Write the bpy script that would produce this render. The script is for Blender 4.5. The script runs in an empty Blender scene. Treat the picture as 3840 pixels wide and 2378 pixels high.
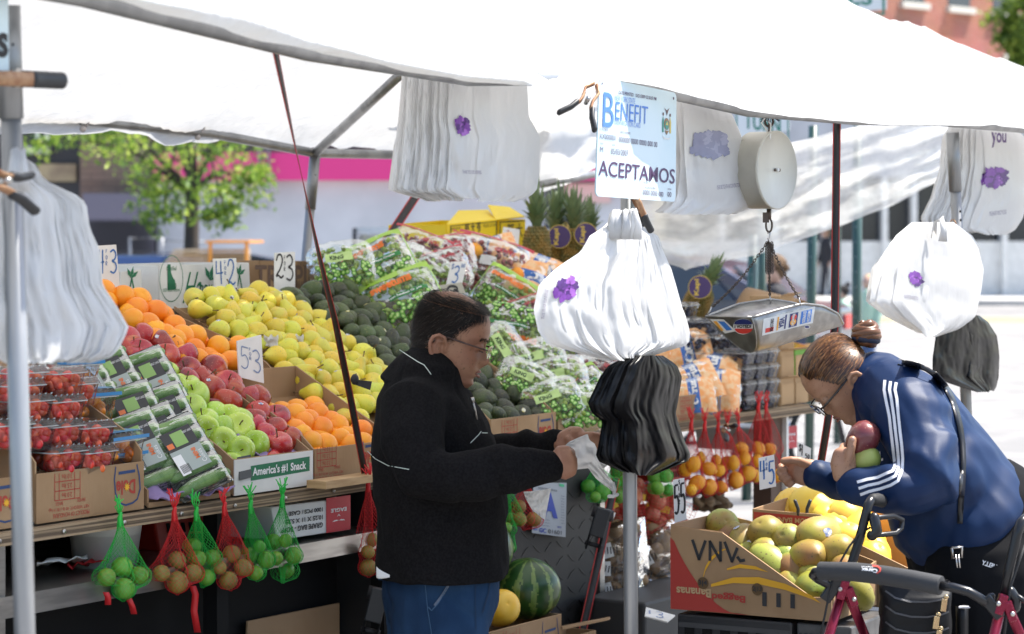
import bpy,math,random
import numpy as np
from mathutils import Vector,Matrix,noise as mnoise
from mathutils.bvhtree import BVHTree
R=math.radians
rng=random.Random(11)
sc=bpy.context.scene
COL=sc.collection
PI=math.pi
# ------------------------------------------------------------------ camera
F,U0,VH,CAMH=9067.0,1920.0,880.0,1.65
cd=bpy.data.cameras.new('camera')
cam=bpy.data.objects.new('camera',cd);COL.objects.link(cam)
cam.location=(0,0,CAMH);cam.rotation_euler=(R(90),0,0)
cd.lens=85;cd.sensor_width=36;cd.shift_y=-309/3840
cd.clip_start=0.1;cd.clip_end=600
cd.dof.use_dof=True;cd.dof.focus_distance=6.7;cd.dof.aperture_fstop=4.5
sc.camera=cam
# ------------------------------------------------------------------ world, sun, exposure
SUN_EL,SUN_AZ=R(63),R(16)
w=bpy.data.worlds.new('World');sc.world=w;w.use_nodes=True
nt=w.node_tree;nt.nodes.clear()
sky=nt.nodes.new('ShaderNodeTexSky');sky.sky_type='NISHITA';sky.sun_disc=False
sky.sun_elevation=SUN_EL;sky.sun_rotation=R(90)-SUN_AZ
sky.air_density=1.0;sky.dust_density=1.6
bg=nt.nodes.new('ShaderNodeBackground');bg.inputs[1].default_value=0.15
wo=nt.nodes.new('ShaderNodeOutputWorld')
nt.links.new(sky.outputs[0],bg.inputs[0]);nt.links.new(bg.outputs[0],wo.inputs[0])
sd=bpy.data.lights.new('sun','SUN');sd.energy=5.0;sd.angle=R(0.5);sd.color=(1.0,0.95,0.87)
sun=bpy.data.objects.new('sun',sd);COL.objects.link(sun)
to_sun=Vector((math.cos(SUN_EL)*math.cos(SUN_AZ),math.cos(SUN_EL)*math.sin(SUN_AZ),math.sin(SUN_EL)))
sun.rotation_euler=to_sun.to_track_quat('Z','Y').to_euler()
sc.view_settings.view_transform='Standard';sc.view_settings.look='None'
sc.view_settings.exposure=1.12;sc.view_settings.gamma=1.0;sc.view_settings.use_curve_mapping=False
sc.cycles.use_denoising=True
sc.cycles.max_bounces=10;sc.cycles.transparent_max_bounces=24
sc.cycles.diffuse_bounces=5;sc.cycles.glossy_bounces=4;sc.cycles.transmission_bounces=6
sc.cycles.caustics_reflective=False;sc.cycles.caustics_refractive=False
sc.cycles.sample_clamp_indirect=8
# ------------------------------------------------------------------ places: photo pixel + a known surface -> a point of the world
SX,SY,TX,TY=.534,.845,-.845,.534
OX,OY=.316,6.4
def W(s,t,z):return Vector((OX+SX*s+TX*t,OY+SY*s+TY*t,z))
def ST(p):return ((p[0]-OX)*SX+(p[1]-OY)*SY,(p[0]-OX)*TX+(p[1]-OY)*TY)
def PY(x,y,Y):return Vector(((x-U0)/F*Y,Y,CAMH-(y-VH)/F*Y))
def PT(x,y,t):
 u=(x-U0)/F
 return PY(x,y,(t+OX*TX+OY*TY)/(TY+TX*u))
def PZ(x,y,z):return PY(x,y,(CAMH-z)*F/(y-VH))
DZ0,DT0,DK=1.0,1.14,.6
def PD(x,y,off=0.0):
 u=(x-U0)/F;ww=(y-VH)/F;a=TY+TX*u
 c=OX*TX+OY*TY
 return PY(x,y,(CAMH-DZ0-off+DK*(c+DT0))/(ww+DK*a))
CR=dict(A=(0,0),B=(1280,0),C=(2560,0),D=(0,800),E=(1280,800),F=(2560,800),G=(0,1578),H=(1280,1578),I=(2560,1578))
def q(k,x,y):o=CR[k];return (o[0]+x/1.8898,o[1]+y/1.8898)
def d(x,y):return (x*1.57248,y*1.57248)
# ------------------------------------------------------------------ materials
MATS={}
def _n(nt,t,**kw):
 n=nt.nodes.new(t)
 for k,v in kw.items():setattr(n,k,v)
 return n
def mat(name,col,rough=.55,metal=0,col2=None,scale=20,detail=4,lo=.35,hi=.65,bump=0,bscale=60,bdist=.002,stretch=(1,1,1),bstretch=(1,1,1),transl=0,alpha=1,rand=0,hue=0,spec=.5,coat=0,emit=0,col3=None,scale3=3,lo3=.45,hi3=.6,sss=0,speck=None,speck_scale=300,sheen=0,shadowless=False):
 m=bpy.data.materials.new(name);m.use_nodes=True;MATS[name]=m
 nt=m.node_tree;L=nt.links.new;p=nt.nodes['Principled BSDF'];out=nt.nodes['Material Output']
 tc=_n(nt,'ShaderNodeTexCoord');oi=_n(nt,'ShaderNodeObjectInfo')
 ad=_n(nt,'ShaderNodeVectorMath',operation='MULTIPLY_ADD')
 cmb=_n(nt,'ShaderNodeCombineXYZ')
 for i in range(3):L(oi.outputs['Random'],cmb.inputs[i])
 L(cmb.outputs[0],ad.inputs[0]);ad.inputs[1].default_value=(37,23,51);L(tc.outputs['Object'],ad.inputs[2])
 def noise(sc_,st,det=4):
  mp=_n(nt,'ShaderNodeMapping');mp.inputs['Scale'].default_value=st;L(ad.outputs[0],mp.inputs[0])
  nz=_n(nt,'ShaderNodeTexNoise');nz.inputs['Scale'].default_value=sc_;nz.inputs['Detail'].default_value=det
  L(mp.outputs[0],nz.inputs['Vector']);return nz.outputs['Fac']
 c=None
 base=(*col,1)
 def mixc(fac,a,b):
  mx=_n(nt,'ShaderNodeMix',data_type='RGBA');L(fac,mx.inputs[0])
  for s_,v in ((6,a),(7,b)):
   if isinstance(v,tuple):mx.inputs[s_].default_value=v
   else:L(v,mx.inputs[s_])
  return mx.outputs[2]
 def ramp(f,a,b):
  mr=_n(nt,'ShaderNodeMapRange',interpolation_type='SMOOTHSTEP');L(f,mr.inputs[0]);mr.inputs[1].default_value=a;mr.inputs[2].default_value=b
  return mr.outputs[0]
 if col2:c=mixc(ramp(noise(scale,stretch,detail),lo,hi),base,(*col2,1))
 if col3:c=mixc(ramp(noise(scale3,(1,1,1),3),lo3,hi3),c if c is not None else base,(*col3,1))
 if speck:c=mixc(ramp(noise(speck_scale,(1,1,1),1),.66,.72),c if c is not None else base,(*speck,1))
 if rand or hue:
  hs=_n(nt,'ShaderNodeHueSaturation')
  if c is not None:L(c,hs.inputs['Color'])
  else:hs.inputs['Color'].default_value=base
  mr=_n(nt,'ShaderNodeMapRange');L(oi.outputs['Random'],mr.inputs[0]);mr.inputs[3].default_value=1-rand;mr.inputs[4].default_value=1+rand;L(mr.outputs[0],hs.inputs['Value'])
  wn=_n(nt,'ShaderNodeTexWhiteNoise',noise_dimensions='1D');L(oi.outputs['Random'],wn.inputs['W'])
  m2=_n(nt,'ShaderNodeMapRange');L(wn.outputs['Value'],m2.inputs[0]);m2.inputs[3].default_value=.5-hue;m2.inputs[4].default_value=.5+hue;L(m2.outputs[0],hs.inputs['Hue'])
  c=hs.outputs[0]
 if c is not None:L(c,p.inputs['Base Color'])
 else:p.inputs['Base Color'].default_value=base
 p.inputs['Roughness'].default_value=rough;p.inputs['Metallic'].default_value=metal
 p.inputs['Specular IOR Level'].default_value=spec
 if coat:p.inputs['Coat Weight'].default_value=coat;p.inputs['Coat Roughness'].default_value=.08
 if sheen:p.inputs['Sheen Weight'].default_value=sheen;p.inputs['Sheen Roughness'].default_value=.5
 if sss:p.inputs['Subsurface Weight'].default_value=sss;p.inputs['Subsurface Radius'].default_value=(.012,.005,.003);p.inputs['Subsurface Scale'].default_value=1
 if emit:p.inputs['Emission Color'].default_value=base;p.inputs['Emission Strength'].default_value=emit
 bo=None
 if bump:
  bp=_n(nt,'ShaderNodeBump');bp.inputs['Strength'].default_value=bump;bp.inputs['Distance'].default_value=bdist
  L(noise(bscale,bstretch,3),bp.inputs['Height']);L(bp.outputs[0],p.inputs['Normal']);bo=bp.outputs[0]
 sh=p.outputs[0]
 if transl:
  tr=_n(nt,'ShaderNodeBsdfTranslucent');mx=_n(nt,'ShaderNodeMixShader');mx.inputs[0].default_value=transl
  if c is not None:L(c,tr.inputs[0])
  else:tr.inputs[0].default_value=base
  if bo:L(bo,tr.inputs['Normal'])
  L(sh,mx.inputs[1]);L(tr.outputs[0],mx.inputs[2]);sh=mx.outputs[0]
 if alpha<1:
  tp=_n(nt,'ShaderNodeBsdfTransparent');mx=_n(nt,'ShaderNodeMixShader');mx.inputs[0].default_value=alpha
  L(tp.outputs[0],mx.inputs[1]);L(sh,mx.inputs[2]);sh=mx.outputs[0]
 L(sh,out.inputs[0])
 return m
def film(name,tint=(1,1,1),haze=.08,rough=.12,bump=.6,bscale=25,white=(.8,.8,.8),stretch=(1,1,1),fres=.9):
 """clear plastic film: see-through, with gloss that grows at grazing angles and a little white haze"""
 m=bpy.data.materials.new(name);m.use_nodes=True;MATS[name]=m
 nt=m.node_tree;L=nt.links.new;nt.nodes.remove(nt.nodes['Principled BSDF']);out=nt.nodes['Material Output']
 tp=_n(nt,'ShaderNodeBsdfTransparent');tp.inputs[0].default_value=(*tint,1)
 gl=_n(nt,'ShaderNodeBsdfGlossy');gl.inputs['Roughness'].default_value=rough;gl.inputs['Color'].default_value=(.9,.9,.9,1)
 df=_n(nt,'ShaderNodeBsdfDiffuse');df.inputs[0].default_value=(*white,1)
 tl=_n(nt,'ShaderNodeBsdfTranslucent');tl.inputs[0].default_value=(*white,1)
 dm=_n(nt,'ShaderNodeMixShader');dm.inputs[0].default_value=.5;L(df.outputs[0],dm.inputs[1]);L(tl.outputs[0],dm.inputs[2])
 tc=_n(nt,'ShaderNodeTexCoord');mp=_n(nt,'ShaderNodeMapping');mp.inputs['Scale'].default_value=stretch;L(tc.outputs['Object'],mp.inputs[0])
 nz=_n(nt,'ShaderNodeTexNoise');nz.inputs['Scale'].default_value=bscale;nz.inputs['Detail'].default_value=3;L(mp.outputs[0],nz.inputs['Vector'])
 bp=_n(nt,'ShaderNodeBump');bp.inputs['Strength'].default_value=bump;bp.inputs['Distance'].default_value=.01;L(nz.outputs['Fac'],bp.inputs['Height'])
 L(bp.outputs[0],gl.inputs['Normal'])
 lw=_n(nt,'ShaderNodeFresnel');lw.inputs[0].default_value=1.45;L(bp.outputs[0],lw.inputs['Normal'])
 mu=_n(nt,'ShaderNodeMath',operation='MULTIPLY');L(lw.outputs[0],mu.inputs[0]);mu.inputs[1].default_value=fres
 m1=_n(nt,'ShaderNodeMixShader');m1.inputs[0].default_value=haze;L(tp.outputs[0],m1.inputs[1]);L(dm.outputs[0],m1.inputs[2])
 if haze>.15:
  mr=_n(nt,'ShaderNodeMapRange');L(nz.outputs['Fac'],mr.inputs[0]);mr.inputs[1].default_value=.3;mr.inputs[2].default_value=.7
  mr.inputs[3].default_value=haze*.55;mr.inputs[4].default_value=min(1,haze*1.45);L(mr.outputs[0],m1.inputs[0])
 m2=_n(nt,'ShaderNodeMixShader');L(mu.outputs[0],m2.inputs[0]);L(m1.outputs[0],m2.inputs[1]);L(gl.outputs[0],m2.inputs[2])
 L(m2.outputs[0],out.inputs[0])
 return m
# ------------------------------------------------------------------ mesh builder
OFF={}
class MB:
 def __init__(s):s.v=[];s.f=[];s.m=[];s.sm=[]
 def add(s,v,f,m=0,smooth=True):
  b=len(s.v);s.v.extend([tuple(p) for p in v])
  for a in f:s.f.append(tuple(b+i for i in a));s.m.append(m);s.sm.append(smooth)
  return s
 def box(s,c,size,M=None,m=0):
  x,y,z=[k/2 for k in size];c=Vector(c)
  v=[Vector((a*x,b*y,e*z)) for a in (-1,1) for b in (-1,1) for e in (-1,1)]
  if M is not None:v=[M@p for p in v]
  v=[p+c for p in v]
  return s.add(v,[(0,1,3,2),(4,6,7,5),(0,4,5,1),(2,3,7,6),(0,2,6,4),(1,5,7,3)],m,False)
 def hexa(s,v,m=0,smooth=False):
  return s.add(v,[(3,2,1,0),(4,5,6,7),(0,1,5,4),(1,2,6,5),(2,3,7,6),(3,0,4,7)],m,smooth)
 def quad_slab(s,a,b,c,e,th,m=0):
  """a thick sheet: corners a b c e in order, thickness th along the normal"""
  a,b,c,e=map(Vector,(a,b,c,e));n=(b-a).cross(e-a).normalized()*th/2
  return s.hexa([a-n,b-n,c-n,e-n,a+n,b+n,c+n,e+n],m)
 def poly_slab(s,pts,th,m=0,smooth=False):
  pts=[Vector(p) for p in pts];n0=Vector((0,0,0))
  for i in range(len(pts)):n0+=pts[i].cross(pts[(i+1)%len(pts)])
  n0=n0.normalized()*th/2;k=len(pts)
  v=[p-n0 for p in pts]+[p+n0 for p in pts]
  f=[tuple(range(k-1,-1,-1)),tuple(range(k,2*k))]+[(i,(i+1)%k,k+(i+1)%k,k+i) for i in range(k)]
  return s.add(v,f,m,smooth)
 def rings(s,rs,m=0,closed=True,cap=True,smooth=True):
  n=len(rs[0]);v=[p for r in rs for p in r];f=[]
  for i in range(len(rs)-1):
   for j in range(n if closed else n-1):
    k=(j+1)%n;f.append((i*n+j,i*n+k,(i+1)*n+k,(i+1)*n+j))
  if cap and closed:f.append(tuple(range(n-1,-1,-1)));f.append(tuple((len(rs)-1)*n+j for j in range(n)))
  return s.add(v,f,m,smooth)
 def tube(s,path,r,n=10,m=0,ry=None,up=None,cap=True,roundcap=False,smooth=True):
  P=[Vector(p) for p in path];k=len(P)
  rr=[r]*k if isinstance(r,(int,float)) else list(r)
  r2=rr if ry is None else ([ry]*k if isinstance(ry,(int,float)) else list(ry))
  T=[(P[min(i+1,k-1)]-P[max(i-1,0)]).normalized() for i in range(k)]
  u=Vector(up) if up is not None else (Vector((0,0,1)) if abs(T[0].z)<.9 else Vector((1,0,0)))
  rs=[]
  ext=[]
  for i in range(k):
   a=u-T[i]*u.dot(T[i]);a.normalize();u=a;b=T[i].cross(a)
   ext.append((P[i],a,b,rr[i],r2[i]))
  if roundcap:
   p0,a,b,x,y=ext[0];p1,a1,b1,x1,y1=ext[-1]
   st=[(p0-T[0]*min(x,y)*math.cos(g),a,b,x*math.sin(g),y*math.sin(g)) for g in (.12,.6,1.1)]
   en=[(p1+T[-1]*min(x1,y1)*math.cos(g),a1,b1,x1*math.sin(g),y1*math.sin(g)) for g in (1.1,.6,.12)]
   ext=st+ext+en
  for p,a,b,x,y in ext:
   rs.append([p+a*(x*math.cos(2*PI*j/n))+b*(y*math.sin(2*PI*j/n)) for j in range(n)])
  return s.rings(rs,m,True,cap,smooth)
 def ball(s,c,r,n=16,k=10,m=0,M=None):
  r=(r,r,r) if isinstance(r,(int,float)) else r;c=Vector(c);v=[];f=[]
  for i in range(k+1):
   a=PI*i/k
   for j in range(n):
    b=2*PI*j/n
    p=Vector((r[0]*math.sin(a)*math.cos(b),r[1]*math.sin(a)*math.sin(b),r[2]*math.cos(a)))
    v.append(c+(M@p if M is not None else p))
  for i in range(k):
   for j in range(n):f.append((i*n+j,(i+1)*n+j,(i+1)*n+(j+1)%n,i*n+(j+1)%n))
  return s.add(v,f,m)
 def lathe(s,prof,n=24,m=0,M=None,c=(0,0,0),fn=None,smooth=True):
  c=Vector(c);v=[];f=[]
  for i,(r,z) in enumerate(prof):
   for j in range(n):
    a=2*PI*j/n;rr=r*(fn(a,z) if fn else 1)
    p=Vector((rr*math.cos(a),rr*math.sin(a),z));v.append(c+(M@p if M is not None else p))
  for i in range(len(prof)-1):
   for j in range(n):f.append((i*n+j,i*n+(j+1)%n,(i+1)*n+(j+1)%n,(i+1)*n+j))
  return s.add(v,f,m,smooth)
 def grid(s,P,m=0,smooth=True):
  n=len(P[0]);v=[p for r in P for p in r]
  return s.add(v,[(i*n+j,i*n+j+1,(i+1)*n+j+1,(i+1)*n+j) for i in range(len(P)-1) for j in range(n-1)],m,smooth)
 def mesh(s,name,mats,off=(0,0,0)):
  me=bpy.data.meshes.new(name);o=Vector(off)
  me.from_pydata([tuple(Vector(p)-o) for p in s.v],[],s.f)
  for mm in (mats if isinstance(mats,(list,tuple)) else [mats]):me.materials.append(mm)
  me.polygons.foreach_set('material_index',s.m);me.polygons.foreach_set('use_smooth',s.sm)
  me.validate();me.update();return me
 def build(s,name,mats,parent=None,label=None,cat=None,group=None,kind=None,bevel=0,sub=0,solid=0,origin=None):
  off=OFF.get(parent.name,(0,0,0)) if parent else (origin if origin is not None else (0,0,0))
  o=bpy.data.objects.new(name,s.mesh(name,mats,off));COL.objects.link(o)
  if parent:o.parent=parent;OFF[o.name]=off
  else:o.location=off;OFF[o.name]=off
  if solid:mo=o.modifiers.new('thickness','SOLIDIFY');mo.thickness=solid;mo.offset=0
  if bevel:mo=o.modifiers.new('edges','BEVEL');mo.width=bevel;mo.segments=2;mo.limit_method='ANGLE'
  if sub:mo=o.modifiers.new('subdivision','SUBSURF');mo.levels=sub;mo.render_levels=sub
  tag(o,label,cat,group,kind);return o
def tag(o,label=None,cat=None,group=None,kind=None):
 for k,v in (('label',label),('category',cat),('group',group),('kind',kind)):
  if v:o[k]=v
 return o
def thing(name,label,cat,loc=(0,0,0),group=None,M=None,world=True):
 """an Empty at a thing's base; with world=True its parts are given in world coordinates"""
 o=bpy.data.objects.new(name,None);COL.objects.link(o);o.empty_display_size=.05
 o.location=loc
 if M is not None:o.rotation_euler=M.to_euler()
 OFF[o.name]=tuple(loc) if world else (0,0,0)
 return tag(o,label,cat,group)
def copy_tree(o,parent=None,kids=None):
 c=o.copy();COL.objects.link(c);OFF[c.name]=(0,0,0)
 if parent:c.parent=parent
 for ch in list(o.children):copy_tree(ch,c)
 return c
def place(proto,loc,M=None,scale=1,label=None,group=None,first=False):
 o=proto if first else copy_tree(proto)
 o.location=loc
 if M is not None:o.rotation_euler=(M.to_3x3().to_euler() if hasattr(M,'to_3x3') else M)
 o.scale=(scale,)*3 if isinstance(scale,(int,float)) else scale
 if label:o['label']=label
 if group:o['group']=group
 return o
def rot(x=0,y=0,z=0):return (Matrix.Rotation(R(z),3,'Z')@Matrix.Rotation(R(y),3,'Y')@Matrix.Rotation(R(x),3,'X'))
def frame(xa,za):
 """3x3 with columns x, y, z from an x axis and an approximate z axis"""
 x=Vector(xa).normalized();z=Vector(za);z=(z-x*z.dot(x)).normalized();y=z.cross(x)
 return Matrix((x,y,z)).transposed()
def rrot():return Matrix.Rotation(rng.uniform(0,2*PI),3,'Z')@Matrix.Rotation(rng.uniform(0,PI),3,'X')@Matrix.Rotation(rng.uniform(0,2*PI),3,'Z')
def fuse(mb,voxel,smooth=4,fac=.5):
 """one continuous skin over overlapping volumes (voxel remesh, evaluated here)"""
 me=mb.mesh('tmp',[])
 o=bpy.data.objects.new('tmp',me);COL.objects.link(o)
 r=o.modifiers.new('r','REMESH');r.mode='VOXEL';r.voxel_size=voxel;r.use_smooth_shade=True
 if smooth:s_=o.modifiers.new('s','SMOOTH');s_.factor=fac;s_.iterations=smooth
 dg=bpy.context.evaluated_depsgraph_get();ev=o.evaluated_get(dg);m2=bpy.data.meshes.new_from_object(ev)
 co=np.empty(len(m2.vertices)*3);m2.vertices.foreach_get('co',co);co=co.reshape(-1,3)
 no=np.empty(len(m2.vertices)*3);m2.vertices.foreach_get('normal',no);no=no.reshape(-1,3)
 fs=[tuple(p.vertices) for p in m2.polygons]
 bpy.data.objects.remove(o);bpy.data.meshes.remove(m2);bpy.data.meshes.remove(me)
 return co,no,fs
def mesh_obj(name,co,fs,m,parent=None,mi=None,**kw):
 b=MB();b.v=[tuple(p) for p in co];b.f=fs;b.m=[0]*len(fs) if mi is None else list(mi);b.sm=[True]*len(fs)
 return b.build(name,m,parent,**kw)
def bvh_of(co,fs):return BVHTree.FromPolygons([tuple(p) for p in co],fs)
# ------------------------------------------------------------------ lettering
_tc={}
def text_geo(txt,bold=0):
 k=(txt,bold)
 if k not in _tc:
  cu=bpy.data.curves.new('t','FONT');cu.body=txt;cu.size=1;cu.align_x='CENTER';cu.align_y='CENTER';cu.resolution_u=3;cu.offset=bold
  o=bpy.data.objects.new('t',cu);COL.objects.link(o)
  dg=bpy.context.evaluated_depsgraph_get();me=o.evaluated_get(dg).to_mesh()
  vs=[v.co.copy() for v in me.vertices];fs=[tuple(p.vertices) for p in me.polygons]
  o.evaluated_get(dg).to_mesh_clear();bpy.data.objects.remove(o);bpy.data.curves.remove(cu)
  xs=[v.x for v in vs] or [0];ys=[v.y for v in vs] or [0]
  cx,cy=(min(xs)+max(xs))/2,(min(ys)+max(ys))/2;wx,hy=max(1e-6,max(xs)-min(xs)),max(1e-6,max(ys)-min(ys))
  _tc[k]=([((v.x-cx)/wx,(v.y-cy)/hy) for v in vs],fs)
 return _tc[k]
def put_text(mb,txt,c,xa,ya,wdt,hgt,m=0,bold=0,flip=False,lift=.0012,shear=0):
 """letters wdt x hgt in the plane of xa (reading direction) and ya (up), lifted off it; flip turns them upside down"""
 vs,fs=text_geo(txt,bold);xa=Vector(xa).normalized();ya=Vector(ya).normalized();n=xa.cross(ya).normalized();c=Vector(c)+n*lift
 if flip:xa,ya=-xa,-ya
 mb.add([c+xa*((x+shear*y*hgt/wdt)*wdt)+ya*(y*hgt) for x,y in vs],fs,m,False)
STROKES={'1':[[(.5,1),(.5,0)]],'2':[[(.05,.75),(.25,1),(.6,1),(.75,.75),(.5,.4),(.05,.08),(.3,.1),(.6,0),(.9,.1)]],'3':[[(.1,.9),(.5,1),(.8,.82),(.65,.6),(.35,.52),(.75,.42),(.85,.2),(.55,0),(.1,.06)]],'4':[[(.15,1),(.1,.45),(.95,.5)],[(.72,1),(.7,0)]],'5':[[(.9,.97),(.2,.97)],[(.22,.97),(.15,.55),(.55,.62),(.85,.4),(.75,.12),(.4,0),(.05,.08)]],'F':[[(.15,0),(.15,1),(.8,1)],[(.15,.55),(.65,.55)]],'O':[[(.5,1),(.15,.7),(.15,.3),(.5,0),(.85,.3),(.85,.7),(.5,1)]],'R':[[(.15,0),(.15,1),(.7,.95),(.75,.65),(.15,.5),(.85,0)]],'$':[[(.85,.8),(.5,.92),(.15,.75),(.5,.5),(.85,.3),(.5,.08),(.1,.2)],[(.5,1.1),(.5,-.1)]],'0':[[(.5,1),(.15,.7),(.15,.3),(.5,0),(.85,.3),(.85,.7),(.5,1)]],'Q':[[(.0,.5),(.3,.9),(.8,.8),(.9,.4),(.5,.2)],[(.6,.45),(1,.05)]]}
def put_strokes(mb,ch,o,xa,ya,wdt,hgt,th,m=0,lift=.0012):
 xa=Vector(xa).normalized();ya=Vector(ya).normalized();n=xa.cross(ya).normalized();o=Vector(o)+n*lift
 for pl in STROKES[ch]:
  if len(pl)>4:
   pts=[]
   for i in range(len(pl)-1):
    p0=pl[max(i-1,0)];p1=pl[i];p2=pl[i+1];p3=pl[min(i+2,len(pl)-1)]
    for t in (0,.25,.5,.75):
     pts.append(tuple(.5*(2*p1[k]+(p2[k]-p0[k])*t+(2*p0[k]-5*p1[k]+4*p2[k]-p3[k])*t*t+(3*p1[k]-p0[k]-3*p2[k]+p3[k])*t**3) for k in (0,1)))
   pts.append(pl[-1]);pl=pts
  P=[Vector((x*wdt,y*hgt)) for x,y in pl];L_=[];R_=[]
  for i in range(len(P)):
   t=(P[min(i+1,len(P)-1)]-P[max(i-1,0)]).normalized();nn=Vector((-t.y,t.x))*th/2
   L_.append(P[i]+nn);R_.append(P[i]-nn)
  mb.grid([[o+xa*a.x+ya*a.y for a in L_],[o+xa*a.x+ya*a.y for a in R_]],m,False)
ORD=['first','second','third','fourth','fifth','sixth','seventh','eighth','ninth','tenth','eleventh','twelfth','thirteenth','fourteenth']
# ================================================================== SETTING
M_=mat
asph=mat('asphalt',(.2,.195,.19),.9,col2=(.27,.26,.25),scale=2,bump=.4,bscale=180,speck=(.16,.16,.16),speck_scale=220)
walk=mat('pavement_concrete',(.42,.41,.39),.9,col2=(.5,.49,.47),scale=1.5,bump=.2,bscale=90)
yell=mat('yellow_road_paint',(.6,.45,.1),.8)
MB().grid([[(-70,-4,0),(-70,140,0)],[(80,-4,0),(80,140,0)]]).build('street',asph,kind='structure')
b=MB();b.hexa([(-40,29,.004),(3,29,.004),(3,39.5,.004),(-40,39.5,.004),(-40,29,.14),(3,29,.14),(3,39.5,.14),(-40,39.5,.14)])
b.build('pavement',walk,kind='structure')
b=MB();b.hexa([(5.5,56,.004),(60,56,.004),(60,100,.004),(5.5,100,.004),(5.5,56,.13),(60,56,.13),(60,100,.13),(5.5,100,.13)])
b.build('pavement',walk,kind='structure')
b=MB();b.grid([[(6,46,.004),(6,46.5,.004)],[(40,46,.004),(40,46.5,.004)]]);b.grid([[(6,47.3,.004),(6,47.8,.004)],[(40,47.3,.004),(40,47.8,.004)]])
b.build('road_line',yell,kind='structure')
# ---- buildings across the street on the left
def brickmat(name,c1,c2,mortar,sx=.22,sy=.075):
 m=bpy.data.materials.new(name);m.use_nodes=True;MATS[name]=m;nt=m.node_tree;L=nt.links.new;p=nt.nodes['Principled BSDF']
 tc=_n(nt,'ShaderNodeTexCoord');sp=_n(nt,'ShaderNodeSeparateXYZ');cb=_n(nt,'ShaderNodeCombineXYZ')
 L(tc.outputs['Object'],sp.inputs[0]);a=_n(nt,'ShaderNodeMath',operation='ADD');L(sp.outputs[0],a.inputs[0]);L(sp.outputs[1],a.inputs[1])
 L(a.outputs[0],cb.inputs[0]);L(sp.outputs[2],cb.inputs[1])
 br=_n(nt,'ShaderNodeTexBrick');L(cb.outputs[0],br.inputs[0]);br.inputs['Color1'].default_value=(*c1,1);br.inputs['Color2'].default_value=(*c2,1);br.inputs['Mortar'].default_value=(*mortar,1)
 br.inputs['Scale'].default_value=1;br.inputs['Brick Width'].default_value=sx;br.inputs['Row Height'].default_value=sy;br.inputs['Mortar Size'].default_value=.008
 nz=_n(nt,'ShaderNodeTexNoise');nz.inputs['Scale'].default_value=.8;mx=_n(nt,'ShaderNodeMix',data_type='RGBA',blend_type='MULTIPLY');mx.inputs[0].default_value=.5
 L(tc.outputs['Object'],nz.inputs['Vector']);L(br.outputs[0],mx.inputs[6]);L(nz.outputs['Color'],mx.inputs[7]);L(mx.outputs[2],p.inputs['Base Color'])
 p.inputs['Roughness'].default_value=.9;return m
br_brown=brickmat('brown_brick',(.21,.16,.115),(.26,.2,.145),(.13,.11,.09),.4,.1)
br_red=brickmat('red_brick',(.42,.155,.11),(.5,.2,.14),(.42,.3,.25),.3,.14)
dark=mat('dark_metal_front',(.03,.028,.035),.5)
greyw=mat('grey_painted_wall',(.52,.53,.56),.85,col2=(.44,.45,.48),scale=1.2)
pinkm=mat('magenta_sign_band',(.62,.03,.2),.5)
glassd=mat('dark_window_glass',(.03,.035,.045),.12,spec=.8)
whitep=mat('white_paint',(.75,.75,.73),.5,col2=(.66,.66,.64),scale=6)
stone=mat('grey_stone',(.42,.41,.39),.85)
steelgrey=mat('grey_steel',(.28,.29,.31),.5,metal=.6)
purplegrey=mat('purple_grey_panel',(.12,.11,.15),.6)
def X(u,Y):return (u-U0)/F*Y
def Z(v,Y):return CAMH-(v-VH)/F*Y
YB=38.0
def vbox(mb,u0,v0,u1,v1,Y,dep,m=0):
 x0,x1,z0,z1=X(u0,Y),X(u1,Y),Z(v1,Y),Z(v0,Y)
 mb.box(((x0+x1)/2,Y+dep/2,(z0+z1)/2),(x1-x0,dep,z1-z0),m=m)
t=thing('brick_building','brown brick building with a dark shopfront at far left across the street','building',(X(150,YB),YB,0))
x0,x1=X(-700,YB),X(590,YB)
b=MB();b.box(((X(300,YB)+x1)/2,YB+3,5),(x1-X(300,YB),6,10));b.box(((x0+X(-100,YB))/2,YB+3,5),(X(-100,YB)-x0,6,10));b.box(((X(-100,YB)+X(300,YB))/2,YB+3.3,7.5),(X(300,YB)-X(-100,YB),5.4,5));b.build('wall',br_brown,t)
b=MB();vbox(b,-100,500,300,1020,YB+.5,2);b.build('shopfront',dark,t)
b=MB();vbox(b,140,615,285,680,YB+.4,.08);b.build('shop_sign',mat('faded_tan_sign',(.42,.33,.2),.7,col2=(.25,.18,.12),scale=3),t)
b=MB();vbox(b,82,548,180,575,YB+.2,.5);b.build('ledge',stone,t)
t=thing('air_conditioner','white window air conditioner on the brown brick building','air conditioner',(X(155,YB),YB,Z(530,YB)))
b=MB();vbox(b,132,480,178,526,YB-.1,.5);b.build('case',whitep,t,bevel=.01)
b=MB();vbox(b,147,492,168,516,YB-.12,.03);b.build('grille',dark,t)
t=thing('gate','dark purple grey metal gate of slats below the brown brick wall','gate',(X(450,YB),YB-.4,0))
b=MB();vbox(b,310,725,578,830,YB-.5,.1);b.build('panel',purplegrey,t)
b=MB()
for k in range(26):vbox(b,312+k*10.3,822,316+k*10.3,1200,YB-.5,.06)
vbox(b,310,940,578,948,YB-.52,.05);b.build('bars',dark,t)
b=MB();vbox(b,310,830,578,1240,YB-.3,.05);b.build('backing',purplegrey,t)
t=thing('shop_building','pale grey building with a magenta band across the street','building',(X(1300,YB),YB,0))
b=MB();vbox(b,575,676,2450,1274,YB,6);b.build('wall',greyw,t)
b=MB();vbox(b,575,572,2450,676,YB-.25,.6);b.build('sign_band',pinkm,t)
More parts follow.
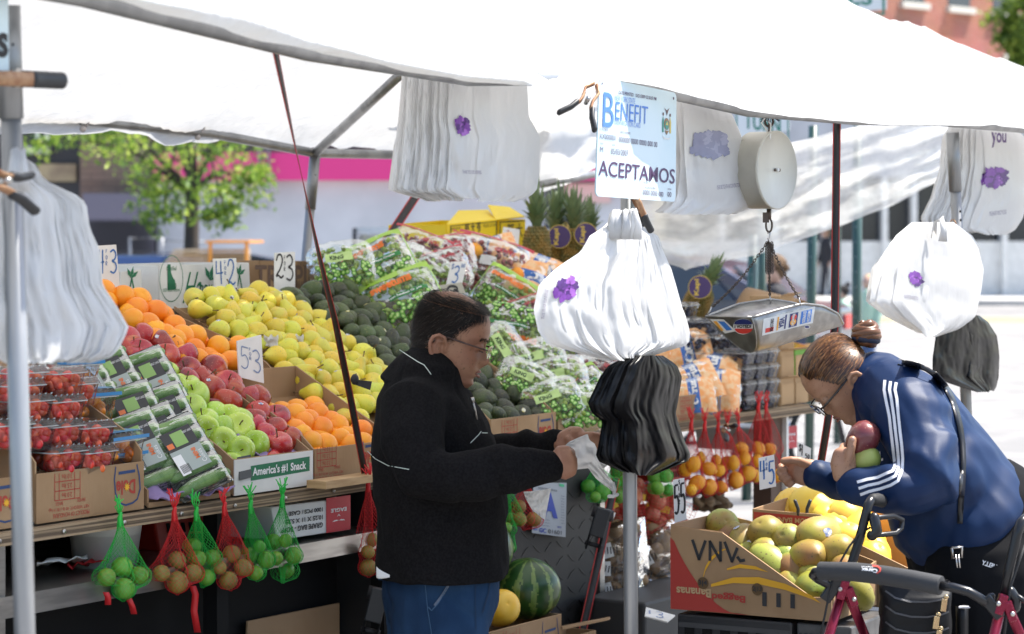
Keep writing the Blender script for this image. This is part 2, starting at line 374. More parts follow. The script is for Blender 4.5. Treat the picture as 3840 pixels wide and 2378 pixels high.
b=MB();vbox(b,560,-1200,2450,572,YB+.3,6);b.build('upper_wall',mat('dark_brown_wall',(.11,.09,.085),.9,col2=(.19,.15,.12),scale=2.5),t)
for u in (1000,1500,2000):
 b=MB();vbox(b,u,60,u+150,430,YB+.27,.06);b.build('window',glassd,t)
b=MB();vbox(b,2040,690,2230,860,YB-.04,.06);b.build('window',glassd,t)
b=MB();vbox(b,2120,690,2290,760,YB-.08,.06);b.build('notice',mat('pale_pink_poster',(.6,.4,.38),.7),t)
t=thing('wall_ladder','dark steel ladder fixed to the pale grey wall','ladder',(X(988,YB),YB-.3,Z(790,YB)))
b=MB()
for u in (968,1006):vbox(b,u,520,u+5,790,YB-.34,.05)
b.build('rail',steelgrey,t)
for k in range(11):
 b=MB();vbox(b,973,540+k*24,1006,544+k*24,YB-.33,.04);b.build('rung',steelgrey,t)
# ---- trees
leafm=[mat('tree_leaf_%s'%n,c,.5,rand=.25,hue=.02,transl=.45,spec=.3) for n,c in (('mid',(.2,.34,.05)),('dark',(.1,.21,.04)),('light',(.4,.55,.09)))]
bark=mat('tree_bark',(.07,.055,.045),.9,bump=.6,bscale=30,stretch=(1,1,.2))
def tree(label,base,trunk,clumps,nleaf,size,seed,group=None):
 rr=random.Random(seed);t=thing('street_tree',label,'tree',base,group)
 b=MB();top=Vector(trunk[-1][0]);b.tube([p for p,r in trunk],[r for p,r in trunk],10)
 for c,s_ in clumps:
  c=Vector(c);j=rr.randrange(max(1,len(trunk)-2),len(trunk));p0=Vector(trunk[j][0])
  b.tube([p0,p0.lerp(c,.5)+Vector((0,0,.15)),c],[trunk[j][1]*.5,trunk[j][1]*.3,.012],6)
 b.build('trunk',bark,t)
 b=MB()
 for c,s_ in clumps:
  c=Vector(c)
  sub=[c+Vector([rr.gauss(0,.5)*s_[k] for k in range(3)]) for _ in range(9)]
  for _ in range(nleaf):
   p=rr.choice(sub)+Vector([rr.gauss(0,.26)*s_[k] for k in range(3)])
   a=Vector([rr.gauss(0,1) for _ in range(3)]).normalized();c2=a.cross(Vector([rr.gauss(0,1) for _ in range(3)])).normalized()
   l=size*rr.uniform(.6,1.3);w_=l*.38
   b.add([p-a*l,p+c2*w_,p+a*l,p-c2*w_],[(0,1,2,3)],rr.choices((0,1,2),(5,4,2))[0],False)
 b.build('crown',leafm,t)
Y=25.0
def tp(x,y,Y_=Y):p=d(x,y);return PY(p[0],p[1],Y_)
tree('young street tree with bright green leaves in front of the magenta band',(X(715,Y),Y,0),[((X(712,Y),Y,0),.1),((X(716,Y),Y,1.2),.085),((X(722,Y),Y,2.1),.07),((X(700,Y),Y+.1,3.0),.045)],[(tp(x,y,Y+dy),(r*.017,r*.017,r*.012)) for x,y,r,dy in ((440,330,32,0),(350,330,26,.4),(540,350,26,-.3),(330,400,22,.2),(440,410,24,0),(560,440,20,-.4),(520,480,22,-.5),(400,460,22,.2),(170,330,18,.5),(480,290,34,.2),(300,300,30,.6),(560,310,24,.1),(590,430,14,-.3),(390,500,14,0),(540,515,12,-.4),(240,310,16,.3))],230,.046,4)
tree('leafy green tree at the right edge in front of the red brick building',(X(3900,52),52,.13),[((X(3900,52),52,.13),.12),((X(3895,52),52,4),.1),((X(3890,52),52,6),.07)],[(PY(x,y,52),(r*.01,r*.01,r*.01)) for x,y,r in ((3850,90,55),(3830,180,50),(3860,240,45),(3900,20,80),(3950,150,80),(3815,130,30))],500,.11,9)
# ---- vehicles
rubber=mat('black_rubber',(.015,.015,.016),.7)
tailr=mat('red_lamp_lens',(.5,.02,.02),.25)
def car(label,loc,rz,col,L_=4.4,Hh=1.45,group=None):
 M=rot(z=rz);t=thing('parked_car',label,'car',loc,group,M,world=False)
 pm=mat('car_paint_%s'%label.split()[0],col,.25,coat=1,metal=.3)
 prof=[(-L_/2,.35),(-L_/2,.75),(-L_/2+.15,.9),(-L_*.3,.97),(-L_*.17,Hh-.06),(-L_*.05,Hh),(L_*.17,Hh-.01),(L_*.3,Hh-.12),(L_*.42,1.0),(L_/2,.92),(L_/2,.35)]
 def sect(y,sc_):return [Vector((x,y*(1 if z<1 else sc_),z)) for x,z in prof]
 b=MB();b.rings([sect(y,.84) for y in (-.86,-.82,.82,.86)],0,True,True,False);b.build('body',pm,t,bevel=.05)
 b=MB()
 for s_ in (-1,1):
  b.add([(-L_*.27,s_*.875*.9,1.0),(L_*.33,s_*.875*.9,1.02),(L_*.26,s_*.73,Hh-.13),(-L_*.15,s_*.73,Hh-.12)],[(0,1,2,3)],0,False)
 b.build('side_window',glassd,t,solid=.02)
 b=MB();b.add([(-L_*.295,-.7,1.0),(-L_*.295,.7,1.0),(-L_*.185,.62,Hh-.09),(-L_*.185,-.62,Hh-.09)],[(0,1,2,3)],0,False);b.build('windscreen',glassd,t,solid=.03)
 b=MB();b.add([(L_*.405,-.68,1.05),(L_*.405,.68,1.05),(L_*.315,.6,Hh-.11),(L_*.315,-.6,Hh-.11)],[(0,1,2,3)],0,False);b.build('rear_window',glassd,t,solid=.03)
 for sx_ in (-.31,.3):
  for s_ in (-1,1):
   b=MB();b.tube([(L_*sx_,s_*.72,.32),(L_*sx_,s_*.9,.32)],.32,24);wh=b.build('wheel',rubber,t)
   b=MB();b.tube([(L_*sx_,s_*.88,.32),(L_*sx_,s_*.91,.32)],.2,18);b.build('rim',steelgrey,wh)
 for s_ in (-1,1):MB().box((L_/2-.02,s_*.66,.78),(.08,.3,.14)).build('tail_light',tailr,t);MB().box((-L_/2+.05,s_*.62,.74),(.1,.34,.14)).build('headlight',whitep,t)
car('blue parked car behind the oranges across the street',(X(370,24),24.6,0),8,(.03,.06,.16))
car('black parked car beyond the white potato carton',(X(690,27.5),27.5,0),4,(.015,.015,.018))
car('dark navy parked car behind the hanging scale',(X(2330,24),24.5,0),-22,(.02,.03,.075))
orange=mat('orange_painted_steel',(.8,.3,.03),.5)
woodp=mat('pale_plank',(.5,.38,.24),.8)
t=thing('work_trailer','flat trailer carrying planks inside an orange steel rack','trailer',(X(800,23),23,0))
b=MB();b.box((X(790,23),23,.55),(1.9,1.4,.12));b.build('bed',steelgrey,t)
for u in (782,918):
 for dy in (-.6,.6):
  b=MB();vbox(b,u,905,u+12,1330,23+dy,.04);b.build('rack_post',orange,t)
b=MB();vbox(b,770,903,935,912,22.38,1.3);vbox(b,770,985,925,992,22.4,.05);b.build('rack_top',orange,t)
for k in range(5):
 b=MB();vbox(b,650-k*10,935+k*13,930,944+k*13,22.5+k*.18,.2);b.build('plank',woodp,t)
for dx in (-.5,.5):
 b=MB();b.tube([(X(790,23)+dx,22.25,.3),(X(790,23)+dx,22.42,.3)],.3,20);b.build('wheel',rubber,t)
t=thing('rail_barrier','thin grey tubular barrier beside the gate','barrier',(X(550,30),30,.14))
b=MB();b.tube([PY(487,1090,30),PY(487,893,30),PY(610,893,30),PY(610,1090,30)],.02,8);b.tube([PY(610,900,30),PY(770,908,30)],.015,8);b.build('frame',steelgrey,t)
t=thing('white_skip','white slatted container with a dark corner post by the pale wall','container',(X(1500,26),26,0))
b=MB();vbox(b,1345,880,1720,1400,26.1,1.4);b.build('body',whitep,t)
b=MB();vbox(b,1330,852,1730,876,26,.2);b.build('top_rail',whitep,t)
b=MB();vbox(b,1322,856,1336,1400,25.95,.1);b.build('corner_post',dark,t)
for k in range(7):
 b=MB();vbox(b,1365+k*52,880,1373+k*52,1400,26.03,.06);b.build('slat',mat('cream_slat',(.7,.66,.5),.7) if k==0 else MATS['cream_slat'],t)
def bicycle(label,Y,cx,cy,r,flip=1):
 c=PY(cx,cy,Y);t=thing('bicycle',label,'bicycle',(c.x,Y,0))
 for k in (0,1):
  wx=c.x+flip*k*r*3.0;n=28;b=MB()
  b.tube([(wx+r*math.cos(2*PI*i/n),Y,r+.01+r*math.sin(2*PI*i/n)) for i in range(n+1)],.02,8);wh=b.build('wheel',rubber,t)
  b=MB()
  for i in range(14):b.tube([(wx,Y,r),(wx+r*math.cos(2*PI*i/14),Y,r+r*math.sin(2*PI*i/14))],.002,4)
  b.build('spokes',steelgrey,wh)
 x0=c.x;x1=c.x+flip*r*3;b=MB()
 for p,q_ in (((x0,r),(x0+flip*.12*1,r*2.5)),((x0+flip*.1,r*2.2),(x0+flip*r*1.5,r)),((x0+flip*r*1.5,r),(x0+flip*r*2,r*2.3)),((x0+flip*.1,r*2.25),(x0+flip*r*2,r*2.2)),((x1,r),(x0+flip*r*2,r*2.1)),((x1,r),(x0+flip*r*1.5,r))):
  b.tube([(p[0],Y,p[1]),(q_[0],Y,q_[1])],.016,8)
 b.build('frame',dark,t)
 b=MB();b.tube([(x0+flip*.12,Y-.28,r*2.9),(x0+flip*.12,Y,r*2.6),(x0+flip*.12,Y+.28,r*2.9)],.014,8);b.build('handlebar',dark,t)
 b=MB();b.ball((x0+flip*r*2,Y,r*2.5),(.13,.07,.04));b.build('saddle',rubber,t)
bicycle('dark bicycle leaning by the pale grey wall',33,1090,1260,.34)
bicycle('parked bicycle behind the stall beyond the leaning woman',15.2,3165,1690,.34,-1)
# ---- right side: red brick block, shopfront, signs, posts
t=thing('brick_apartment_building','red brick apartment building with stone sills at upper right','building',(X(3250,70),70,0))
E1=Vector((.75,.66,0));N1=Vector((.66,-.75,0));o0=Vector((X(3050,68),68,0))
def fpt(a,z,o=0):return o0+E1*a+N1*o+Vector((0,0,z))
def fbox(mb,a0,a1,z0,z1,o0_,o1_,m=0):mb.hexa([fpt(a0,z0,o0_),fpt(a1,z0,o0_),fpt(a1,z0,o1_),fpt(a0,z0,o1_),fpt(a0,z1,o0_),fpt(a1,z1,o0_),fpt(a1,z1,o1_),fpt(a0,z1,o1_)],m)
b=MB();fbox(b,.6,30,0,18,-6,0);b.build('wall',br_red,t)
lint=mat('pale_lintel',(.6,.57,.5),.8)
for i in range(9):
 a=1.7+i*2.15
 for z0 in (4.6,8.45,12.4):
  b=MB();fbox(b,a,a+1.05,z0,z0+2.0,-.1,.012);wn_=b.build('window',glassd,t)
  b=MB();fbox(b,a-.1,a+1.15,z0-.18,z0,0,.16);b.build('sill',lint,wn_)
  b=MB();fbox(b,a-.06,a+1.11,z0+2.0,z0+2.3,0,.06);fbox(b,a+.38,a+.68,z0+2.0,z0+2.55,.06,.16);b.build('lintel',lint,wn_)
t=thing('shopfront_building','shopfront with dark glass and white frames behind the green posts','building',(X(3350,60),60,0))
b=MB();vbox(b,2500,905,4300,1130,60.2,3);b.build('wall',whitep,t)
b=MB();vbox(b,2500,330,4300,660,60.2,3);b.build('upper_wall',greyw,t)
b=MB();vbox(b,2500,660,4300,905,60.6,2);b.build('shop_window',glassd,t)
for u in (2700,2900,3085,3310,3420,3560,3760):
 b=MB();vbox(b,u,660,u+20,1130,60.0,.5);b.build('frame_post',whitep,t)
greenp=mat('dark_green_paint',(.012,.05,.04),.4,coat=.5,rand=.1)
for (x0_,y0_,x1_,y1_,r_,lab) in ((2045,300,2041,1194,.03,'dark green steel post nearest the hanging white bags'),(1940,300,1928,1194,.03,'dark green steel post beside the walking woman in black'),(1797,560,1780,1194,.032,'slanting dark green steel post behind the scale pan')):
 p,q_=d(x0_,y0_),d(x1_,y1_);a=PY(q_[0],q_[1],15);a.z=0;e=PY(p[0],p[1],15)
 t=thing('steel_post',lab,'post',a,'green posts behind the stall')
 b=MB();b.tube([a,e],r_,8,cap=True);b.build('post',greenp,t)
 b=MB()
 for k in range(14):
  p=a.lerp(e,.45+k*.04);b.ball(p+Vector((-.012,-r_,0)),.004,6,4)
 b.build('bolt_holes',steelgrey,t)
signw=mat('white_sign_face',(.72,.74,.74),.4)
signg=mat('green_sign_ink',(.02,.2,.14),.5)
def plate(label,pts,Y,words,ink,pole=True):
 P=[PY(x,y,Y) for x,y in pts];c=sum(P,Vector())/4
 t=thing('street_sign',label,'sign',(c.x,Y+.05,0))
 b=MB();b.quad_slab(P[3],P[2],P[1],P[0],.01);b.build('plate',signw,t,bevel=.004)
 xa=(P[1]-P[0]).normalized();ya=(P[0]-P[3]).normalized();n=xa.cross(ya)
 b=MB();wd,hg=(P[1]-P[0]).length,(P[0]-P[3]).length
 for a0,a1,e0,e1 in ((.02,.98,.93,.965),(.02,.98,.035,.07),(.02,.045,.07,.93),(.955,.98,.07,.93)):
  o=P[3]+n*.0075;b.add([o+xa*wd*a0+ya*hg*e0,o+xa*wd*a1+ya*hg*e0,o+xa*wd*a1+ya*hg*e1,o+xa*wd*a0+ya*hg*e1],[(0,1,2,3)],0,False)
 for wd_txt,cy,hh,ww in words:put_text(b,wd_txt,P[3]+xa*wd*.5+ya*hg*cy,xa,ya,wd*ww,hg*hh,bold=.02,lift=.0075)
 b.build('lettering',ink,t)
 if pole:b=MB();b.tube([(c.x,Y+.05,0),(c.x,Y+.05,P[0].z)],.03,8);b.build('pole',greenp,t)
plate('white TURN traffic sign with green letters behind the scale',[(2755,385),(2962,415),(2962,490),(2755,530)],15.6,[('TURN',.58,.42,.66)],signg)
plate('white street sign ending in USES above the canopy',[(2960,-150),(3325,-150),(3325,35),(2960,65)],19,[('BUSES',.35,.28,.7)],signg)
t=thing('sandwich_board','white and pink sandwich board on the far pavement at right','sign board',(X(3795,74),74,.13))
b=MB();vbox(b,3770,915,3845,1078,74,.3);b.build('panel',whitep,t)
b=MB();vbox(b,3773,918,3843,982,73.97,.03);b.build('poster_top',pinkm,t)
b=MB();vbox(b,3785,995,3815,1040,73.97,.03);b.build('poster_picture',mat('teal_picture',(.2,.35,.42),.6),t)
# ================================================================== STALL FRAME AND CANOPY
galv=mat('galvanised_pipe',(.32,.325,.33),.38,metal=.5,col2=(.22,.225,.23),scale=14,stretch=(1,1,.15),bump=.12,bscale=40,rand=.06)
tarpm=mat('white_canopy_tarp',(.78,.78,.77),.55,transl=.33,bump=.8,bscale=9,bdist=.02,bstretch=(1,2.5,1),spec=.35)
sheetm=film('clear_plastic_sheeting',(.95,.95,.95),.62,.3,.5,3.2,(.85,.85,.84),(1,1,3))
hang=mat('hanging_white_sheet',(.78,.78,.77),.6,transl=.5,bump=.5,bscale=6,bdist=.02,stretch=(1,1,1))
blackweb=mat('black_webbing',(.02,.018,.02),.6,bump=.4,bscale=400)
redweb=mat('red_webbing_edge',(.45,.03,.025),.6)
clampjaw=mat('rusty_clamp_steel',(.3,.15,.08),.5,metal=.4,col2=(.42,.25,.14),scale=60)
clampgrip=mat('black_clamp_grip',(.02,.021,.024),.45)
plyw=mat('plywood',(.4,.3,.19),.8,col2=(.26,.18,.11),scale=9,stretch=(1,1,9),bump=.2,bscale=30)
plyedge=mat('plywood_edge',(.33,.24,.15),.85,col2=(.1,.07,.045),scale=2.2,stretch=(.3,.3,60),lo=.42,hi=.55)
steel=mat('brushed_steel',(.55,.53,.5),.32,metal=.95,col2=(.42,.4,.38),scale=6,stretch=(1,1,8))
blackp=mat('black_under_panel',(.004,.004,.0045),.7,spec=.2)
diam=mat('dark_diamond_plate',(.016,.016,.017),.55,metal=.2,col2=(.009,.009,.01),scale=5,bump=.3,bscale=14)
def pole(label,p,q_,r,z_top,sleeve=None,holes=()):
 a,e=p,q_;dirn=(e-a);base=a+dirn*((0-a.z)/dirn.z);top=a+dirn*((z_top-a.z)/dirn.z)
 t=thing('canopy_pole',label,'pole',base,'galvanised canopy poles')
 MB().tube([base,top],r,20).build('pipe',galv,t)
 if sleeve:MB().tube([base.lerp(top,sleeve),top],r*1.17,20).build('sleeve',galv,t)
 b=MB()
 for h in holes:b.ball(base.lerp(top,h)+Vector((r*.5,-r*.86,0)),.0045,8,5)
 if holes:b.build('adjusting_holes',blackp,t)
 return top
pl=pole('thick galvanised canopy pole nearest the camera at far left',PT(*d(59,1500),0),PT(*d(26,270),0),.0195,2.07,.9,(.965,.93))
pm_=pole('galvanised canopy pole in the middle under the white and black bags',PT(*d(1505,1500),0),PT(*d(1497,500),0),.019,1.99)
pr=pole('galvanised canopy pole at right among hanging white bags',PT(*d(2283,540),0),PT(*d(2272,320),0),.019,2.0,.9,(.865,.85,.835))
prr=pole('galvanised rear canopy pole in front of the magenta band',PT(*d(729,620),2.756),PT(*d(752,360),2.756),.019,1.98,.885,(.955,))
t=thing('eave_pipe','galvanised rear eave pipe tied to the white canopy','pipe',PT(*d(50,275),2.756))
MB().tube([PT(*d(-300,240),2.75),PT(*d(50,272),2.756),PT(*d(500,318),2.756),prr,PT(*d(930,369),2.756),PT(*d(1300,405),2.756)],.019,16).build('pipe',galv,t)
for x,y in ((208,285),(480,305)):
 c=PT(*d(x,y+4),2.756);b=MB();b.tube([c+Vector((.024*math.cos(a)*.5+.012*math.sin(a),-.024*math.cos(a),.026*math.sin(a))) for a in [i*PI/6 for i in range(13)]],.004,8);b.ball(c+Vector((-.01,-.03,-.03)),.012,10,8);b.build('bungee_tie',mat('grey_bungee',(.45,.42,.42),.6) if 'grey_bungee' not in MATS else MATS['grey_bungee'],t)
s_r,t_r=ST(prr)
RID_T=1.38
t=thing('roof_rafter','galvanised sloping roof pipe rising from the rear pole','pipe',prr)
MB().tube([prr,prr.lerp(PT(*d(950,182),1.75),1.0),W(s_r+.1,RID_T,2.5)],.0185,16).build('pipe',galv,t)
t=thing('roof_rafter','galvanised sloping roof pipe rising from the left front pole','pipe',pl)
s_l,_=ST(pl)
MB().tube([pl+Vector((0,0,-.03)),W(s_l+.02,RID_T,2.55)],.0185,16).build('pipe',galv,t)
fold=[(-900,-290)]+[q('A',x,y) for x,y in ((560,-90),(1080,0),(1400,50),(1750,100),(1940,160),(2150,260),(2419,330))]+[q('B',x,y) for x,y in ((300,420),(900,530),(1310,560),(1560,610),(1700,640),(1780,590),(1822,545),(1870,540),(1990,500),(2100,487),(2419,545))]+[q('C',x,y) for x,y in ((300,640),(530,690),(1100,740),(1500,765),(1850,790),(2110,800),(2240,690),(2300,735),(2419,760))]+[(4600,520)]
bott=[(-900,-250)]+[q('A',x,y) for x,y in ((560,-60),(890,3),(1300,112),(1700,222),(1930,290),(2250,355),(2419,385))]+[q('B',x,y) for x,y in ((430,485),(900,570),(1310,605),(1670,665),(1790,632),(1818,556),(1875,556),(2080,592),(2370,658))]+[q('C',x,y) for x,y in ((0,662),(300,750),(600,812),(1000,850),(1450,888),(1800,888),(2110,893),(2150,880),(2419,918))]+[(4600,590)]
def interp(lst,x):
 for (a,ya),(b_,yb) in zip(lst,lst[1:]):
  if x<=b_:return ya+(yb-ya)*max(0,(x-a))/max(1e-6,b_-a)
 return lst[-1][1]
zr1,zr2=PT(*q('C',1120,0),RID_T),PT(*q('C',2419,520),RID_T)
sr1,sr2=ST(zr1)[0],ST(zr2)[0]
def ridge(s):
 k=(s-sr1)/(sr2-sr1);k=max(-.25,min(1.4,k));z=zr1.z+(zr2.z-zr1.z)*k
 return z+.02*math.sin(s*5.1)
def nz3(x,y,z=0):return mnoise.noise((x,y,z))
P=[]
ss=[-3.6+i*.05 for i in range(217)]
pinch_s=ST(PT(*q('B',1822,550),-.06))[0]
for s in ss:
 t0_=-.06-(.11*(1-math.exp(-((s-pinch_s)/.3)**2)) if s>pinch_s else.15*(1-math.exp(-((s-pinch_s)/.5)**2)));g=W(s,t0_,2);sx=U0+F*g.x/g.y
 zf=CAMH-(interp(fold,sx)-VH)/F*g.y;zb=CAMH-(interp(bott,sx)-VH)/F*g.y
 pin=math.exp(-((s-pinch_s)/.07)**2)
 col=[W(s+.006*math.sin(s*60),t0_+(.02 if s<pinch_s-.5 else -.012)+.012*math.sin(s*23),zb),W(s,t0_,(zb+zf)/2),W(s,t0_-.002+.03*pin,zf)]
 zr=ridge(s)
 for j in range(1,17):
  k=j/16;tt=t0_-.002+(RID_T-t0_+.002)*k;z=zf+(zr-zf)*k-.05*math.sin(PI*k)*(1+.5*math.sin(s*2.9))
  fall=math.exp(-k*5)
  z+=.022*nz3(s*6,tt*2)+.008*nz3(s*25,tt*14,6)+.014*nz3(s*14+tt*9,tt*5,3)+.03*fall*math.sin(abs(s-pinch_s)*26-k*5)*math.exp(-abs(s-pinch_s)*3)
  col.append(W(s,tt,z))
 P.append(col)
t=thing('canopy_roof','white tarpaulin canopy roof sheltering the fruit stall','canopy',W(0,0,2))
MB().grid(P).build('front_slope',tarpm,t)
t2=thing('eave_pipe','galvanised front eave pipe under the canopy hem','pipe',W(0,0,2))
MB().tube([Vector(c[0])+Vector((TX*.13,TY*.13,.02)) for c in P[::14]],.0175,12).build('pipe',galv,t2)
P=[]
for s in ss[:150]:
 zr=ridge(s);col=[]
 for j in range(15):
  k=j/14;tt=RID_T+(2.80-RID_T)*k;z=zr+(2.03-zr)*k-.035*math.sin(PI*k)*(1+.4*math.sin(s*2.2+1))
  z+=(.03*nz3(s*3.2,tt*1.5,5)+.02*nz3(s*9+tt*6,tt*4,8))*min(1,k*4)
  if j==14:z-=.02+.02*nz3(s*3,1,2)
  col.append(W(s,tt,z))
 P.append(col)
MB().grid(P).build('rear_slope',tarpm,t)
def px_sheet(name,label,cat,top,bot,tf,m,nu=60,nv=18,amp=.02,seed=0,th=0):
 """hanging cloth between a traced top and bottom edge in a vertical plane of the stall"""
 P=[]
 for i in range(nu+1):
  k=i/nu;x=top[0][0]+(top[-1][0]-top[0][0])*k;xb=bot[0][0]+(bot[-1][0]-bot[0][0])*k
  a=PT(*d(x,interp(top,x)),tf);b_=PT(*d(xb,interp(bot,xb)),tf);row=[]
  for j in range(nv+1):
   h=j/nv;p=a.lerp(b_,h);o=amp*(nz3(k*6+h*3,h*5,seed)+.5*nz3(k*13+h*7,h*12,seed+3));row.append(p+Vector((TX,TY,0))*o)
  P.append(row)
 t=MB().grid(P).build(name,m,None,label,cat,origin=PT(*d(*top[0]),tf));return t
px_sheet('plastic_sheet','translucent plastic sheet sagging across the right end of the stall','plastic sheet',[(1500,420),(1870,345),(2000,312),(2180,278),(2420,250)],[(1500,600),(1640,645),(1800,608),(2000,540),(2150,478),(2250,425),(2320,360)],1.7,sheetm,70,24,.05)
px_sheet('hanging_sheet','white sheet hanging behind the benefit card and the bags','plastic sheet',[(985,170),(1200,170),(1470,190)],[(985,472),(1290,462),(1350,435),(1425,400),(1470,385)],2.6,hang,40,16,.04,4)
b=MB();c=PT(*d(1375,415),2.3)
b.tube([PT(*d(1290,440),2.5),PT(*d(1470,405),2.5)],.017,12);b.build('eave_pipe',galv,None,'short galvanised rail behind the pineapple leaves','pipe',origin=c)
# ---- straps
def strap(label,pts,wdt,twist=0,a0=0,group='black straps with red edges',normal=None):
 pts=[Vector(p) for p in pts];n=24;path=[]
 L_=[0]
 for a,b_ in zip(pts,pts[1:]):L_.append(L_[-1]+(b_-a).length)
 for i in range(n+1):
  s_=L_[-1]*i/n;k=max(j for j in range(len(pts)-1) if L_[j]<=s_+1e-9);path.append(pts[k].lerp(pts[k+1],(s_-L_[k])/max(1e-6,L_[k+1]-L_[k])))
 t=thing('tie_strap',label,'strap',pts[-1],group)
 rows={k:[] for k in range(6)}
 for i,p in enumerate(path):
  T=(path[min(i+1,n)]-path[max(i-1,0)]).normalized();sd_=T.cross(Vector((0,1,0))).normalized();nn=sd_.cross(T)
  a=a0+twist*i/n;sv=sd_*math.cos(a)+nn*math.sin(a)
  for k,f_ in enumerate((-.5,-.38,-.38,.38,.38,.5)):rows[k].append(p+sv*wdt*f_)
 MB().grid([rows[2],rows[3]]).build('webbing',blackweb,t,solid=.0015)
 MB().grid([rows[0],rows[1]]).build('red_edge',redweb,t,solid=.0015);MB().grid([rows[4],rows[5]]).build('red_edge',redweb,t,solid=.0015)
 return t
ts=strap('long twisted black and red strap from the canopy hem down to the table',[PT(*d(650,90),-.04),PT(*d(700,330),.25),PT(*d(757,590),.6),PT(*d(800,770),.85),PT(*d(838,960),1.02),PT(*d(874,1150),1.08)],.021,2.1,a0=1.15)
b=MB();c=PT(*d(846,905),.95);b.ball(c,(.012,.012,.016),12,8);b.quad_slab(c,c+Vector((.05,-.01,-.005)),c+Vector((.045,-.01,-.03)),c+Vector((0,0,-.015)),.003);b.build('knot',blackweb,ts)
strap('slanting black and red strap behind the grape bags',[PT(*d(1050,380),2.3),PT(*d(905,600),2.2)],.035,.2)
strap('straight black and red strap hanging beside the leaning woman',[PT(*d(1996,285),-.03),PT(*d(1990,780),-.02),PT(*d(1975,1000),.0),PT(*d(1955,1120),.05)],.024,-.3)
strap('black and red ratchet strap on the dark cart panel',[PT(*d(1468,1140),1.04),PT(*d(1435,1300),1.04),PT(*d(1388,1512),1.06),PT(*d(1380,1600),1.06)],.03,.4)
def ratchet(label,c,ang,s_=1):
 M=rot(y=ang);t=thing('ratchet_buckle',label,'ratchet',c,None,M,world=False)
 b=MB();b.box((-.022*s_,0,0),(.006,.04,.14));b.box((.022*s_,0,0),(.006,.04,.14));b.build('frame',blackp,t,bevel=.002)
 b=MB();b.box((0,-.025,.03),(.05,.012,.1));b.build('handle',clampgrip,t,bevel=.004)
 b=MB();b.tube([(-.035,0,.06),(.035,0,.06)],.02,14);b.tube([(-.03,0,-.05),(.03,0,-.05)],.008,10);b.build('spool',MATS['black_webbing'],t)
 b=MB();b.tube([(.036,0,.06),(.042,0,.06)],.015,14);b.build('bolt',steel,t)
ratchet('black ratchet buckle on the cart panel strap',PT(*d(1425,1265),1.0),16)
ratchet('steel ratchet buckle low beside the blue jeans',PT(*d(893,1465),1.0),14)
def clamp(label,piv,tip,spread,Ln,group='spring clamps',face=(0,-1,0),ang=15):
 """spring clamp: pivot point, direction of the jaw tips, plane normal towards the viewer"""
 x=(Vector(tip)-Vector(piv)).normalized();M=frame(x,Vector(face));t=thing('spring_clamp',label,'clamp',piv,group,M,world=False)
 for s_ in (-1,1):
  pts=[(.5,.03),(.3,.16),(.05,.12),(-.1,.13),(-.35,spread*.6),(-.62,spread)]
  b=MB();b.tube([(x*Ln,s_*y*Ln,0) for x,y in pts[:5]],.085*Ln,8,ry=.035*Ln,up=(0,0,1));b.build('jaw',clampjaw,t,bevel=0)
  b=MB();b.tube([(x*Ln,s_*y*Ln,0) for x,y in ((-.16,.2*spread+.1),(-.35,spread*.6),(-.62,spread))],.098*Ln,10,ry=.06*Ln,up=(0,0,1),roundcap=True);b.build('grip',clampgrip,t)
 b=MB();b.tube([(0,0,-.1*Ln),(0,0,.12*Ln)],.05*Ln,12);b.build('rivet',steel,t)
clamp('spring clamp pinching the canopy beside the benefit card',PT(*d(1400,240),-.1),PT(*d(1432,175),-.1),.42,.115)
clamp('spring clamp holding the bottom edge of the benefit card',PT(*d(1527,500),-.06),PT(*d(1508,455),-.06),.2,.1,face=(-.9,-.4,0))
clamp('spring clamp lying level on the left pole below the letter S',PT(*d(40,188),-.06),PT(*d(-70,184),-.06),.12,.16,face=(0,-.15,1))
clamp('spring clamp gripping the white bag bunch at left',PT(*d(10,435),-.1),PT(*d(-80,400),-.1),.3,.12,face=(.2,-1,.5))
clamp('spring clamp with tan jaws on the right pole between white bags',PT(*d(2272,548),-.06),PT(*d(2272,520),-.06),.3,.07)
clamp('black spring clamp under the right table edge',PT(*d(1735,1025),1.0),PT(*d(1715,1010),1.1),.3,.11)
# ---- tables and cart
zt=sum(PT(*p,1.1).z for p in (q('G',240,722),q('G',1500,585),q('H',0,480)))/3
zs=sum(PT(*p,1.1).z for p in (q('G',250,1205),q('G',2419,840)))/2
zu=sum(PT(*p,1.1).z for p in (d(1345,1048),q('F',330,1485),q('F',950,1315)))/3
s_mid=ST(PT(*d(1010,1140),1.1))[0];s_end=ST(PT(*q('F',950,1310),1.1))[0];s_step=ST(PT(*d(1320,1048),1.1))[0]
print('ZTABLE',zt,zs,zu,s_mid,s_end,s_step)
def sbox(mb,s0,s1,t0,t1,z0,z1,m=0):mb.hexa([W(s0,t0,z0),W(s1,t0,z0),W(s1,t1,z0),W(s0,t1,z0),W(s0,t0,z1),W(s1,t0,z1),W(s1,t1,z1),W(s0,t1,z1)],m)
t=thing('produce_table','plywood produce table with a steel shelf and dark base along the stall front','table',W(-1,1.5,0))
b=MB();sbox(b,-4,s_mid,1.112,2.7,zt-.03,zt);b.build('tabletop',plyw,t)
b=MB();sbox(b,-4,s_mid,1.1,1.1115,zt-.032,zt-.001);b.build('front_edge',plyedge,t)
b=MB()
for k in range(14):
 c=W(-2.6+k*.23,1.098,zt-.017);b.tube([c,c+Vector((.845,-.534,0))*.004],.006,8)
b.build('screw_heads',steel,t)
b=MB();sbox(b,-4,s_mid,1.1,1.106,zs-.052,zs+.002);sbox(b,-4,s_mid,1.1065,1.75,zs-.008,zs);b.build('shelf',steel,t)
